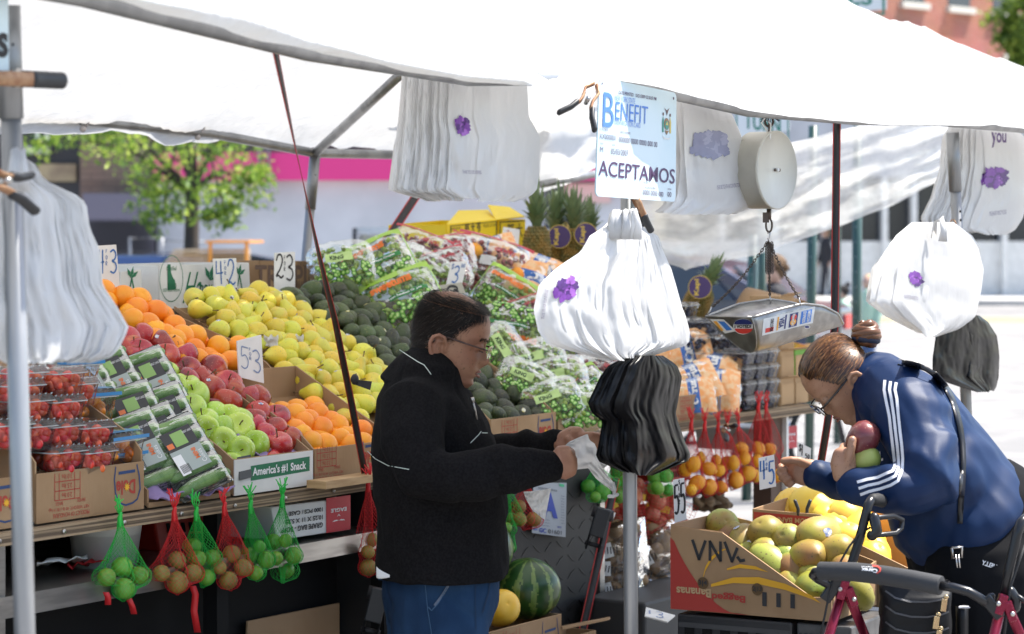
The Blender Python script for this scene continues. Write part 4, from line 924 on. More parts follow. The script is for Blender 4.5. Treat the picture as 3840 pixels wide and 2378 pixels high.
 if kind=='citrus':
  patch(-.145,-.0,-.11,.11,8,wave=0);patch(.0,.06,-.11,.11,9);patch(.06,.145,-.11,.11,8)
  ptext('Citrus',.03,.0,.15,.042,2,1.5708,.05);ptext('Premium',.005,-.0,.07,.012,2,1.5708)
 pb.build('printing',[lime_,orgp,inkw,redp,limed,darkg,brightg,mat('pale_green_print',(.5,.68,.25),.35) if 'pale_green_print' not in MATS else MATS['pale_green_print'],citp,citb],root)
 return root
GB=[bag_proto('grape_bag','green',21),bag_proto('grape_bag','green',22),bag_proto('grape_bag','green',23)]
GP=[bag_proto('grape_bag','plain',24),bag_proto('grape_bag','plain',25)]
RB=[bag_proto('grape_bag','red',31),bag_proto('grape_bag','red',32)]
CB=[bag_proto('citrus_bag','citrus',41),bag_proto('citrus_bag','citrus',42)]
def put_bag(pr_,k,x,y,ang,s_,label,cat,group,lean=.45,yaw=0,off=.05,t_=None):
 px=q(k,x,y);p=PT(*px,t_) if t_ is not None else PD(*px,off);v=(Vector((0,0,CAMH))-p).normalized();n=(v+Vector((.25*yaw,0,lean))).normalized()
 xa=Vector((1,0,0));xa=(xa-n*xa.dot(n)).normalized();ya=n.cross(xa);ca,sa=math.cos(R(ang)),math.sin(R(ang));x2=xa*ca+ya*sa;y2=n.cross(x2)
 o=copy_tree(pr_);o.location=p;o.rotation_euler=Matrix((x2,y2,n)).transposed().to_euler();o.scale=(s_,s_,s_*rng.uniform(.9,1.15));tag(o,label,cat,group)
gl='clear lime-edged bag of green grapes ';gp_='clear bag of green grapes '
for k,x,y,a,s_,lb in (('E',0,370,10,.85,'at far left by the avocados'),('E',245,390,27,1.1,'uppermost with a strap behind it'),('E',560,430,-30,.9,'half behind the three dollar card'),('E',440,610,25,1.05,'lowest at left, just above the avocados'),('E',1000,490,-35,.85,'standing behind the man and the folded card'),('E',1175,590,-33,.95,'tilted behind the top of the head of the man'),('E',1210,830,168,1.0,'upside down beside the spectacles of the man'),('E',1130,1000,-60,.85,'darkest, at the chin of the man'),('E',1420,920,20,.8,'touching the lower left corner of the hanging white bags'),('E',1350,1080,15,.9,'in the middle of the right grape heap'),('E',1500,1200,10,.9,'above the front grape carton'),('E',1290,1200,-25,.75,'beside the front avocados'),('E',1480,1345,20,.8,'at left inside the front grape carton'),('E',1660,1400,5,.85,'at the front edge of the grape carton'),('E',1700,1260,35,.75,'with lettering beside the black bags')):
 hd_=(x,y) in ((245,390),(440,610),(1000,490),(1175,590),(1210,830),(1700,1260));put_bag(rng.choice(GB if hd_ else GP),k,x,y,a,s_*(.88 if hd_ else.95),(gl if hd_ else gp_)+lb,'bag of grapes','bags of green grapes',t_=1.95 if 'standing' in lb else None)
rl='clear bag of red grapes '
for k,x,y,a,s_,lb in (('E',540,285,-20,.8,'topmost at left of the heap'),('E',720,330,10,.85,'beneath the yellow carton'),('E',850,275,-35,.55,'pressed against the mandarin nets'),('E',1040,380,-18,1.05,'behind the three dollar card'),('E',1310,740,20,.7,'peeping out left of the white bags'),('E',1740,1080,10,.95,'behind the black bags at the hem'),('E',1820,1180,-20,.8,'lowest, beside the black bags'),('E',700,430,20,.8,'under the three dollar card')):
 put_bag(rng.choice(RB),k,x,y,a,s_,rl+lb,'bag of grapes','bags of red grapes')
cl='blue printed net of mandarins '
for k,x,y,a,s_,lb,tt in (('E',960,300,-10,.7,'at top left below the yellow carton',None),('E',1090,290,20,.65,'behind the red four price card',None),('E',1180,360,-30,.75,'in front of the red four price card',None),('E',1330,450,-22,.9,'beside the pineapples with its name showing',None),('E',1430,560,15,.9,'half behind the purple flower bag',None),('E',1280,520,80,.8,'with two mandarins showing above the tilted grapes',None),('E',2400,1010,10,.9,'behind the white bags at right',1.4),('F',150,1160,-15,.95,'topmost in the right citrus carton',1.3),('F',50,1230,20,.8,'at left in the right citrus carton',1.22),('F',180,1270,-5,.85,'lower in the right citrus carton',1.2),('F',40,1310,5,.7,'lowest at left in the right citrus carton',1.17)):
 put_bag(rng.choice(CB),k,x,y,a,s_,cl+lb,'bag of mandarins','nets of mandarins',t_=tt,lean=.6)
def kill_tree(o):
 for ch in list(o.children):kill_tree(ch)
 bpy.data.objects.remove(o)
for o in GB+GP+RB+CB:kill_tree(o)
pm2=[fruit('mandarin',orange_prof(.033),orangem,22)]
pile('mandarin','mandarin','loose bright mandarin','the mandarin nets','loose mandarins',pm2,L('E',(1245,440),(1300,530),(1075,255),(1130,300),(940,270),(1450,400),(1210,300)),lambda x,y:PD(x,y,.09),.033)
kill(pm2)
# ---- boxes behind the fruit
def tbox(label,quad,t_,depth,m,lift=0,cat='box',grp='cartons standing behind the fruit'):
 """a carton whose front face has the given photo corners (left top, right top, right bottom, left bottom)"""
 P=[PT(*p,t_) for p in quad];c=(P[2]+P[3])/2;t=thing('carton',label,cat,c,grp);Bk=ET*depth
 th=.005
 b=MB();b.quad_slab(P[3],P[2],P[1],P[0],th);b.build('front_panel',m,t)
 b=MB();b.quad_slab(P[3]+Bk,P[2]+Bk,P[1]+Bk,P[0]+Bk,th);b.build('back_panel',m,t)
 for a,e in ((3,0),(2,1)):b=MB();b.quad_slab(P[a]+ET*.003,P[a]+Bk-ET*.003,P[e]+Bk-ET*.003,P[e]+ET*.003,th);b.build('side_panel',m,t)
 return t,P
t,P=tbox('white potato carton with green print behind the pears',[q('D',1130,370),q('D',1760,350),q('D',1775,690),q('D',1130,690)],2.13,.3,cardw)
xa=(P[1]-P[0]).normalized();b=MB();wd=(P[1]-P[0]).length;hg=(P[0]-P[3]).length
def pp(a,e):return P[3]+xa*wd*a+EZ*hg*e
n=xa.cross(EZ).normalized()
def ringp(c,r0,r1,m,a0=0,a1=2*PI,el=1.3):k=28;b.grid([[c+n*.004+xa*r*math.cos(a0+(a1-a0)*i/k)+EZ*r*el*math.sin(a0+(a1-a0)*i/k) for i in range(k+1)] for r in (r0,r1)],m,False)
ringp(pp(.12,.7),.058,.06,0)
put_text(b,'Certified',pp(.12,.93),xa,EZ,.05,.014,0,lift=.004);put_text(b,'100% Idaho Potatoes',pp(.12,.45),xa,EZ,.085,.012,0,lift=.004);put_text(b,'IDAHO',pp(.125,.53),xa,EZ,.045,.022,0,bold=.03,lift=.004)
c=pp(.12,.72);b.add([c+n*.004+xa*x*.05+EZ*y*.09 for x,y in ((-.4,.5),(-.1,.5),(-.05,.2),(.15,0),(.35,-.1),(.45,-.45),(-.4,-.45))],[tuple(range(7))],0,False)
put_text(b,'Ha',pp(.37,.48),xa,EZ,.085,.105,0,lift=.004,shear=.35)
put_text(b,'ppy Farms',pp(.63,.42),xa,EZ,.19,.07,0,lift=.004,shear=.3);b.add([pp(.31,.2)+n*.004,pp(.6,.23)+n*.004,pp(.6,.03)+n*.004,pp(.33,.0)+n*.004],[(0,1,2,3)],0,False);put_text(b,'CHOICE',pp(.45,.12),xa,EZ,.11,.03,1,bold=.03,lift=.0055)
def sprig(c,s_,m=0):
 for ang in (30,75,120):
  dx,dy=math.cos(R(ang)),math.sin(R(ang));nx,ny=-dy,dx
  b.add([c+n*.004,c+n*.004+xa*(dx*.5+nx*.18)*s_+EZ*(dy*.5+ny*.18)*s_,c+n*.004+xa*dx*s_+EZ*dy*s_,c+n*.004+xa*(dx*.5-nx*.18)*s_+EZ*(dy*.5-ny*.18)*s_],[(0,1,2,3)],m,False)
sprig(pp(.55,.62),.055);sprig(pp(.88,.72),.04)
for dx in (-.02,.02):p0=pp(.88,.72)+n*.004;b.add([p0,p0+xa*.006,p0+xa*(.006+dx)-EZ*.07,p0+xa*dx-EZ*.07],[(0,1,2,3)],0,False)
b.build('printing',[inkg,inkw],t)
t,P=tbox('white potato carton end behind the oranges',[q('D',850,415),q('D',996,398),q('D',1000,680),q('D',850,680)],2.13,.3,cardw)
xa=(P[1]-P[0]).normalized();wd=(P[1]-P[0]).length;hg=(P[0]-P[3]).length;b=MB();sprig(pp(.5,.8),.04)
for dx in (-.02,.02):p0=pp(.5,.8)+n*.004;b.add([p0,p0+xa*.006,p0+xa*(.006+dx)-EZ*.07,p0+xa*dx-EZ*.07],[(0,1,2,3)],0,False)
b.build('printing',[inkg],t)
t,P=tbox('tall brown orange carton behind the avocados',[q('D',1840,335),q('D',2185,338),q('D',2190,640),q('D',1850,640)],2.14,.22,card)
xa=(P[1]-P[0]).normalized();wd=(P[1]-P[0]).length;hg=(P[0]-P[3]).length;b=MB();ik=0
put_text(b,'TROPIP',pp(.5,.62),xa,EZ,.36,.085,0,bold=.02,lift=.004);put_text(b,'BRAND',pp(.83,.44),xa,EZ,.07,.025,0,lift=.004);put_text(b,'ORANGES',pp(.88,.92),xa,EZ,.08,.022,0,lift=.004)
b.build('printing',[mat('faded_brown_ink',(.13,.08,.06),.8)],t)
yelc=mat('yellow_carton',(.85,.62,.01),.5)
t,P=tbox('yellow carton with Chinese lettering and open flaps',[q('E',745,82),q('E',1095,48),q('E',1110,290),q('E',757,300)],2.2,.28,yelc)
xa=(P[1]-P[0]).normalized();wd=(P[1]-P[0]).length;hg=(P[0]-P[3]).length;b=MB()
put_text(b,'郭 大 爷',pp(.48,.82),xa,EZ,.12,.045,0,bold=.01,lift=.004);put_text(b,'SOLD BY WT.',pp(.15,.85),xa,EZ,.07,.012,0,lift=.004);put_text(b,'PRODUCE OF CHINA',pp(.83,.85),xa,EZ,.1,.012,0,lift=.004);put_text(b,'生 姜',pp(.7,.25),xa,EZ,.08,.04,0,lift=.004)
for a0,a1,e0,e1 in ((.03,.97,.94,.965),(.03,.045,.0,.94),(.955,.97,.0,.94)):b.add([pp(a0,e0)+n*.004,pp(a1,e0)+n*.004,pp(a1,e1)+n*.004,pp(a0,e1)+n*.004],[(0,1,2,3)],0,False)
b.add([pp(.35,.5)+n*.004,pp(.62,.5)+n*.004,pp(.62,.64)+n*.004,pp(.35,.64)+n*.004],[(0,1,2,3)],1,False);b.build('printing',[inkk,mat('dark_yellow_print',(.6,.42,.02),.6)],t)
b=MB();b.quad_slab(P[0],P[1],PT(*q('B',1040,1490),2.36),PT(*q('B',830,1495),2.4),.005);b.build('flap',yelc,t)
b=MB();b.quad_slab(P[1],P[1]+ET*.01+xa*.24,PT(*q('B',1190,1470),2.3),PT(*q('B',1040,1455),2.3),.005);b.build('flap',yelc,t)
t,P=tbox('yellow carton of the same kind with its left end hidden',[q('E',1112,52),q('E',1300,42),q('E',1300,300),q('E',1112,290)],2.22,.28,yelc)
xa=(P[1]-P[0]).normalized();wd=(P[1]-P[0]).length;hg=(P[0]-P[3]).length;b=MB();put_text(b,'郭 大',pp(.6,.68),xa,EZ,.12,.06,0,lift=.004)
for a0,a1,e0,e1 in ((.03,.97,.94,.965),(.03,.06,.0,.94)):b.add([pp(a0,e0)+n*.004,pp(a1,e0)+n*.004,pp(a1,e1)+n*.004,pp(a0,e1)+n*.004],[(0,1,2,3)],0,False)
b.build('printing',[inkk],t)
# ================================================================== PUNNETS, TRAYS, PINEAPPLES, NETS
clam=film('clear_punnet_plastic',(.97,.97,.97),.05,.08,.25,40);clamr=mat('punnet_rim_plastic',(.75,.77,.78),.15,alpha=.42,spec=.8)
def clamshell(name,wd,dp,ht,fill,m,seed,lidm=None,label_m=None,group=None):
 rr=random.Random(seed);root=bpy.data.objects.new(name,None);COL.objects.link(root);OFF[root.name]=(0,0,0)
 b=MB();tr=.86
 def rg(z,k):return [Vector((x*wd/2*k,y*dp/2*k,z)) for x,y in ((-1,-.85),(-.85,-1),(.85,-1),(1,-.85),(1,.85),(.85,1),(-.85,1),(-1,.85))]
 b.rings([rg(0,tr),rg(ht*.75,1)],0,True,False,False);b.add(rg(0,tr),[tuple(range(8))],0,False);b.build('tray',clam,root)
 b=MB();b.rings([rg(ht*.75,1.05),rg(ht*.8,1.05),rg(ht*.98,.95),rg(ht,.88)],0,True,True,False);b.build('lid',clam,root)
 b=MB();r0=rg(ht*.77,1.06);b.tube(r0+[r0[0],r0[1]],.0016,6)
 for k in range(6):
  x=wd*(-.4+.16*k);b.tube([(x,-dp*.47,ht*.985),(x+.012,-dp*.42,ht*1.0)],.0018,5)
 b.build('rim',clamr,root)
 if fill=='berries':
  b=MB()
  for k in range(90):
   x,y,z=rr.uniform(-.42,.42)*wd,rr.uniform(-.42,.42)*dp,rr.uniform(.1,.72)*ht
   if abs(x)<.3*wd and abs(y)<.3*dp and z<.6*ht:continue
   b.ball((x,y,z),.0085,8,6)
  o=b.build('blueberries',m,root);o['kind']='stuff'
 else:
  tp_=MB();tp_.ball((0,0,0),(.0135,.0135,.0175),12,9);base=None;n=0
  while n<30:
   x,y,z=rr.uniform(-.36,.36)*wd,rr.uniform(-.38,-.12)*dp if n<20 else rr.uniform(-.1,.36)*dp,(.2+.5*((n*7)%10)/10)*ht
   if base is None:base=tp_.build(fill,m,root);o=base
   else:o=base.copy();COL.objects.link(o);OFF[o.name]=(0,0,0);o.parent=root
   o.location=(x,y,z);o.rotation_euler=(rr.uniform(0,3),rr.uniform(0,3),rr.uniform(0,3));n+=1
 if label_m:
  b=MB();b.add([(-wd*.46,-dp*.46,ht+.002),(wd*.46,-dp*.46,ht+.002),(wd*.46,dp*.46,ht+.002),(-wd*.46,dp*.46,ht+.002)],[(0,1,2,3)],0,False)
  for k in range(3):put_text(b,'ZIMA',(0,(-.25+.25*k)*dp,ht+.003),(1,0,0),(0,1,0),wd*.4,dp*.14,1)
  b.add([(-wd*.53,-dp*.535,ht*.8),(wd*.53,-dp*.535,ht*.8),(wd*.53,-dp*.535,ht*.9),(-wd*.53,-dp*.535,ht*.9)],[(0,1,2,3)],0,False)
  b.build('label',label_m,root)
 return root
bluel=mat('blue_lid_label',(.03,.22,.5),.35);yl=mat('yellow_lid_print',(.7,.65,.1),.4)
TC=clamshell('tomato_punnet',.115,.15,.07,'tomato',tomm,5);OC=clamshell('tomato_punnet',.15,.13,.085,'tomato',otomm,6,None,[bluel,yl])
zang=math.degrees(math.atan2(SY,SX))
def put_cl(pr_,k,x,y,tt,label,cat,group,s_=1,dz=0,jit=4):
 p=PT(*q(k,x,y),tt);o=copy_tree(pr_);o.location=p+Vector((0,0,dz));o.rotation_euler=(0,0,R(zang+rng.gauss(0,jit)));o.scale=(s_,)*3;tag(o,label,cat,group);return o
tl='clear punnet of red cherry tomatoes '
for x,y,tt,lb in ((335,375,1.2,'lowest in the front carton, left column'),(550,375,1.2,'lowest in the front carton, right column'),(320,195,1.22,'second from the bottom in the left column'),(545,200,1.22,'second from the bottom in the right column'),(330,20,1.24,'third from the bottom in the left column'),(430,-105,1.3,'set back behind the pole'),(330,-180,1.28,'topmost beside the white bags'),(120,200,1.22,'behind the pole at the second level'),(100,20,1.24,'behind the thick pole at the third level'),(60,-180,1.28,'at the left edge on the top level'),(40,-90,1.26,'at the left edge below the top level'),(-40,190,1.22,'at the far left edge at the lowest level')):
 put_cl(TC,'G',x,y,tt,tl+lb,'punnet of tomatoes','punnets of red tomatoes',1.12)
ol='punnet of orange tomatoes with a blue printed lid '
for x,y,tt,lb in ((760,322,1.22,'at the front right of the carton'),(560,15,1.36,'at the back behind the red ones'),(440,-210,1.4,'at the top behind the red ones')):
 put_cl(OC,'G',x,y,tt,ol+lb,'punnet of tomatoes','punnets of orange tomatoes',1.1)
put_cl(OC,'G',760,375,1.24,ol+'lowest, mostly hidden by the carton edge','punnet of tomatoes','punnets of orange tomatoes',1.05,-.02)
BC=clamshell('blueberry_punnet',.095,.14,.058,'berries',bluem,8)
sb=2.98;n_=0
cols=[(0,0,5),(1,0,4),(2,0,4),(0,1,6),(1,1,6),(0,2,7),(1,2,7),(-1,1,5),(-1,2,7)]
for a,e,hn in cols:
 for k in range(hn):
  if e and k<2:continue
  o=copy_tree(BC);o.location=W(sb+a*.102+rng.gauss(0,.003),1.21+e*.155,zu+.004+k*.0605+rng.gauss(0,.0005));o.rotation_euler=(0,0,R(zang+rng.gauss(0,2)))
  tag(o,'clear punnet of blueberries, %s level, %s stack from left, %s row back'%(ORD[k],ORD[a+1],ORD[e]),'punnet of blueberries','stacked punnets of blueberries')
b=MB();sbox(b,2.93,3.24,1.14,1.3,zu+.0605*2+.0615,zu+.0605*2+.0635);b.build('cardboard_sheet',card,None,'thin brown cardboard sheet between the blueberry levels','cardboard',origin=W(3,1.2,zu)) if False else None
for o in (TC,OC,BC):kill_tree(o)
# ---- cucumber trays
cucm=mat('cucumber_skin',(.09,.2,.04),.35,col2=(.17,.29,.09),scale=10,stretch=(4,.4,4),bump=.4,bscale=120,rand=.12)
wrap=film('cling_wrap',(.95,.97,.95),.09,.2,.5,22,(.5,.58,.46),(1,5,1),fres=.45);trayk=mat('black_foam_tray',(.015,.015,.017),.45)
clab=[mat('black_label',(.03,.03,.035),.4),mat('white_label',(.78,.78,.78),.4),mat('orange_label_print',(.75,.18,.05),.4),mat('grey_green_label',(.35,.4,.38),.4),mat('cucumber_picture',(.25,.42,.12),.4)]
def cuc_tray():
 root=bpy.data.objects.new('cucumber_tray',None);COL.objects.link(root);OFF[root.name]=(0,0,0);wd,ht=.15,.215
 b=MB()
 def rg(k,z):return [Vector((x*wd/2*k,y*ht/2*k,z)) for x,y in ((-1,-.9),(-.9,-1),(.9,-1),(1,-.9),(1,.9),(.9,1),(-.9,1),(-1,.9))]
 b.rings([rg(.93,0),rg(1,.022),rg(.97,.022),rg(.92,.006)],0,True,True,False);b.build('tray',trayk,root)
 for k in range(5):
  y=-ht*.38+k*ht*.19;b=MB();b.tube([(-.064+rng.uniform(-.004,.004),y,.026),(-.03,y+.003,.031),(.03,y+rng.uniform(-.003,.004),.031),(.064,y,.026)],[.012,.0165,.0165,.012],12,roundcap=True);b.build('cucumber',cucm,root)
 P=[]
 for i in range(15):
  x=wd*(i/14-.5)*.99;row=[]
  for j in range(31):
   y=ht*(j/30-.5)*.99;k=(y/ht+.38)/.19;bump_=.008*abs(math.cos(PI*(k))) if True else 0
   e=max(0,1-abs(2*x/wd)**8)*max(0,1-abs(2*y/ht)**10);row.append(Vector((x,y,.02+e*(.022+bump_)+.0015*nz3(x*50,y*60))))
  P.append(row)
 b=MB();b.grid(P);b.build('cling_film',wrap,root)
 b=MB();zt_=.0535
 def rc(x0,x1,y0,y1,m,dz=0):b.add([(x0,y0,zt_+dz),(x1,y0,zt_+dz),(x1,y1,zt_+dz),(x0,y1,zt_+dz)],[(0,1,2,3)],m,False)
 rc(-.05,.035,.012,.065,0);rc(-.05,.035,-.05,.012,3);rc(-.05,-.026,-.055,.0,1,.0006);rc(-.025,.01,.02,.058,4,.0006);rc(-.047,-.03,.02,.034,2,.0012)
 for k in range(8):rc(-.045+k*.0032,-.0434+k*.0032,-.05,-.028,0,.0012)
 put_text(b,'MINI',(.01,-.012,zt_),(0,1,0),(-1,0,0),.03,.012,2,lift=.001,bold=.04);put_text(b,'Cukes',(.022,-.024,zt_),(0,1,0),(-1,0,0),.035,.012,1,lift=.001)
 put_text(b,'GREAT LAKES',(.02,.05,zt_),(1,0,0),(0,1,0),.025,.006,1,lift=.001)
 b.build('label',clab,root);return root
CT=cuc_tray()
cul='wrapped black tray of mini cucumbers '
for k,x,y,ang,lb,up in (('D',815,1220,14,'at the upper left below the white bags',.5),('D',1095,1230,14,'at the upper right beside the green apples',.5),('D',600,1190,16,'far left, standing behind the carton corner',.45),('D',980,1480,10,'lower left with its label showing',.5),('G',1010,215,12,'lowest left against the tomato carton',.5),('G',1150,180,14,'half hidden under the front tray',.45),('G',1325,245,14,'frontmost, leaning on the purple pulp tray',.55),('D',1200,1500,12,'under the green apples at the second level',.4)):
 p=PD(*q(k,x,y),.01 if 'frontmost' not in lb else.04);v=(Vector((0,0,CAMH))-p).normalized();n=(v*.75+NF*.35+Vector((0,0,up))).normalized();xa=(ES*1+Vector((.25,-.2,0))).normalized();xa=(xa-n*xa.dot(n)).normalized();ya=n.cross(xa);ca,sa=math.cos(R(ang)),math.sin(R(ang))
 x2=xa*ca+ya*sa;o=copy_tree(CT);o.location=p-n*.03;o.rotation_euler=Matrix((x2,n.cross(x2),n)).transposed().to_euler();s_=1.0 if 'far' not in lb else.95;o.scale=(s_*1.12,)*3;tag(o,cul+lb,'tray of cucumbers','wrapped cucumber trays')
kill_tree(CT)
pulp=mat('purple_pulp_tray',(.3,.22,.42),.95,bump=.4,bscale=90)
def pulp_tray(label,s0,s1,t0,t1,z):
 P=[[W(s0+(s1-s0)*i/24,t0+(t1-t0)*j/10,z+max(0,t0+(t1-t0)*j/10-1.14)*DK+.01*math.sin(i*1.1)*math.cos(j*.9)+.012*nz3(i*.3,j*.3,7)) for j in range(11)] for i in range(25)]
 MB().grid(P).build('pulp_tray',pulp,None,label,'fruit tray','purple moulded pulp trays',origin=W(s0,t0,z),solid=.004)
pulp_tray('purple moulded pulp tray under the cucumber trays at the table edge',-.62,-.29,1.105,1.3,zt+.03)
pulp_tray('purple moulded pulp tray peeping out beneath the front apples',-.1,.08,1.14,1.3,zt+.085)
tis=mat('white_tissue',(.75,.74,.72),.8,transl=.3)
for k,x,y,lb in (('D',1920,910,'white paper twist in the pears beside the price card'),('D',2100,905,'white paper twist between two pears on the right')):
 p=PD(*q(k,x,y),.025);P=[[p+Vector((.045*(i/6-.5)+.01*nz3(i,j*.5,3),.01*nz3(i*.6,j*.6,1),.035*(j/6-.5)+.012*nz3(i*.7,j*.9,5))) for j in range(7)] for i in range(7)]
 MB().grid(P).build('paper_twist',tis,None,lb,'paper','paper twists among the pears',origin=p,solid=.001)
# ---- pineapples
pinem=mat('pineapple_rind',(.3,.19,.05),.6,col2=(.14,.13,.04),scale=22,bump=.3,bscale=60);leafp=mat('pineapple_leaf',(.13,.2,.09),.45,col2=(.2,.27,.14),scale=8,rand=.1)
ptag=mat('purple_round_tag',(.07,.04,.16),.4);ptag2=mat('gold_tag_print',(.75,.55,.1),.4)
def pineapple(label,base,r,h,crown,lean=0,tagdir=None,seed=0):
 rr=random.Random(seed);t=thing('pineapple',label,'pineapple',base,'pineapples on the stall')
 b=MB();nu,nv=16,13;ax=Vector((lean,0,1)).normalized()
 prof=lambda v:r*(.72+.3*math.sin(PI*(.12+.8*v))-(.25*max(0,v-.85)/.15))
 M=Vector((0,0,1)).rotation_difference(ax).to_matrix()
 b.lathe([(prof(i/20)*.95,h*i/20) for i in range(21)],24,0,M,base)
 for j in range(nv):
  for i in range(nu):
   a=2*PI*(i+.5*(j%2))/nu;v=(j+.5)/nv;rd=prof(v);c=Vector((rd*math.cos(a),rd*math.sin(a),h*v));nn=Vector((math.cos(a),math.sin(a),.1)).normalized();tx=Vector((-math.sin(a),math.cos(a),0));tz=nn.cross(tx)*-1
   w_,e_=PI*rd/nu*1.0,h/nv*.95;q_=[c+tx*w_+nn*-.002,c+tz*e_+nn*-.002,c-tx*w_+nn*-.002,c-tz*e_+nn*-.002,c+nn*.008]
   b.add([base+M@p for p in q_],[(0,1,4),(1,2,4),(2,3,4),(3,0,4)],0,False)
 b.build('fruit_body',pinem,t)
 b=MB();top=base+M@Vector((0,0,h*.98))
 for k in range(46):
  f_=k/46;a=k*2.4;ln=crown*rr.uniform(.75,1.05)*(.55+.45*f_);out=(1-f_)*.95+.08;wd=.012+.006*rr.random()
  dr=Vector((math.cos(a),math.sin(a),0));sdv=Vector((-math.sin(a),math.cos(a),0));L_,R_=[],[]
  for s_ in range(7):
   u=s_/6;c=Vector((0,0,.03*f_))+dr*(out*ln*(u**1.25)*.75+.012)+Vector((0,0,ln*u*(1-.5*out*u)));ww=wd*(1-u)**.7+.0008;L_.append(top+M@(c+sdv*ww-dr*.004));R_.append(top+M@(c-sdv*ww-dr*.004))
  b.grid([L_,R_],0)
 b.build('leaf_crown',leafp,t)
 if tagdir:
  c=base+M@Vector((0,0,h*.86))+Vector(tagdir);vv=(Vector((0,0,CAMH))-c).normalized();xa=vv.cross(Vector((0,0,1))).normalized()*-1;ya=vv.cross(xa);b=MB();k=24
  for r_,m_,lf in ((.05,1,0),(.047,0,.001)):b.add([c+vv*lf+(xa*math.cos(2*PI*i/k)+ya*math.sin(2*PI*i/k))*r_ for i in range(k)],[tuple(range(k))],m_,False)
  put_text(b,'Kapi',c-xa*.012,-ya*-1,-xa,.07,.026,1,bold=.03,lift=.002);b.build('tag',[ptag,ptag2],t,solid=0)
pz=PT(*q('E',1385,400),2.0)
for k,(x,y,rpx,top,tt,cr,tg,lb) in enumerate(((1385,395,92,95,2.1,.17,None,'left pineapple of the rear group beside the yellow carton'),(1500,380,85,130,2.2,.17,(.02,-.09,.0),'second pineapple from left with a round purple tag turned to us'),(1635,395,88,110,2.12,.17,(.05,-.09,.0),'third pineapple from left with a purple tag at its right'),(1560,300,80,60,2.45,.17,None,'rear pineapple standing behind the tagged two'),(1760,380,85,150,2.2,.16,None,'right pineapple with leaves behind the white bags'))):
 p=PT(*q('E',x,y),tt);tp2=PT(*q('E',x,top),tt);r=rpx/1.8898/F*p.y;pineapple(lb,p,r,(tp2-p).length,cr*1.15,rng.gauss(0,.03),tg,k+1)
p=PT(*q('F',60,720),1.7);pineapple('lone pineapple lying behind the blueberry punnets under the scale',p,.055,.13,.16,.5,(-.02,-.1,.02),9)
b=MB();c=PT(*q('F',105,560),1.75);b.ball(c,(.03,.02,.045),14,10);b.build('fruit_wedge',mat('pink_wedge',(.65,.06,.08),.4,col2=(.7,.45,.1),scale=12),None,'pink wedge shaped bag behind the lone pineapple','wrapped fruit',origin=c)
# ---- small kraft cartons and the big 111 carton on the right table
kraft=mat('kraft_card',(.46,.3,.16),.85,rand=.08);grc=mat('green_printed_card',(.16,.4,.04),.6)
def kraftbox(s0,t0,z,wd,dp,ht,m,label):
 t=thing('kraft_carton',label,'small carton',W(s0,t0,z),'small kraft cartons');b=MB();sbox(b,s0,s0+wd,t0,t0+dp,z,z+ht);b.build('body',m,t,bevel=.002)
 b=MB();sbox(b,s0+.004,s0+wd-.004,t0-.003,t0-.0005,z+.006,z+ht*.8);b.build('front_flap',kraft,t)
 b=MB();b.quad_slab(W(s0,t0-.001,z+ht),W(s0+wd,t0-.001,z+ht),W(s0+wd,t0-.035,z+ht+.012),W(s0,t0-.035,z+ht+.012),.002);b.build('top_flap',kraft,t)
s0k=3.3
for a,k,m,lb in ((0,0,kraft,'lowest at left beside the blueberries'),(0,1,kraft,'second level at left beside the blueberries'),(0,2,kraft,'third level at left beside the blueberries'),(0,3,kraft,'topmost at left under the scale pan'),(1,0,kraft,'lowest at right'),(1,1,grc,'green sided one at the second level')):
 kraftbox(s0k+a*.135,1.17,zu+.003+k*.112,.125,.14,.11,m,'small kraft carton, '+lb)
t=carton('big brown carton with black ones printed on its front at the table end',3.62,4.0,1.16,1.5,.17,.17,hs=.17,base=zu+.003)
b=MB();put_text(b,'111',W(3.75,1.158,zu+.07),ES,EZ,.16,.06,0,bold=.02,flip=True);b.build('printing',inkk,t)
b=MB();P=[[W(3.6+.34*i/10,1.3+.25*j/4,zu+.3+.12*math.sin(PI*i/10)+.05*j/4) for j in range(5)] for i in range(11)];b.grid(P);b.build('open_flap',card,t,solid=.005)
b=MB();P=[[W(3.64+.3*i/8,1.18+.28*j/6,zu+.2+.05*nz3(i*.6,j*.6,4)+.03*math.sin(PI*i/8)) for j in range(7)] for i in range(9)];b.grid(P);b.build('produce_bag',mat('yellow_red_bag',(.75,.5,.06),.3,col2=(.6,.08,.05),scale=7),None,'shiny yellow and red bag lying in the big carton at right','plastic bag',origin=W(3.7,1.3,zu+.2),solid=.004)
b=MB();P=[[W(3.58+.3*i/8,1.3+.2*j/6,zu+.3+.05*nz3(i*.7,j*.7,9)) for j in range(7)] for i in range(9)];b.grid(P);b.build('produce_bag',filmc,None,'crumpled clear bag on top of the big carton at right','plastic bag',origin=W(3.6,1.3,zu+.3))
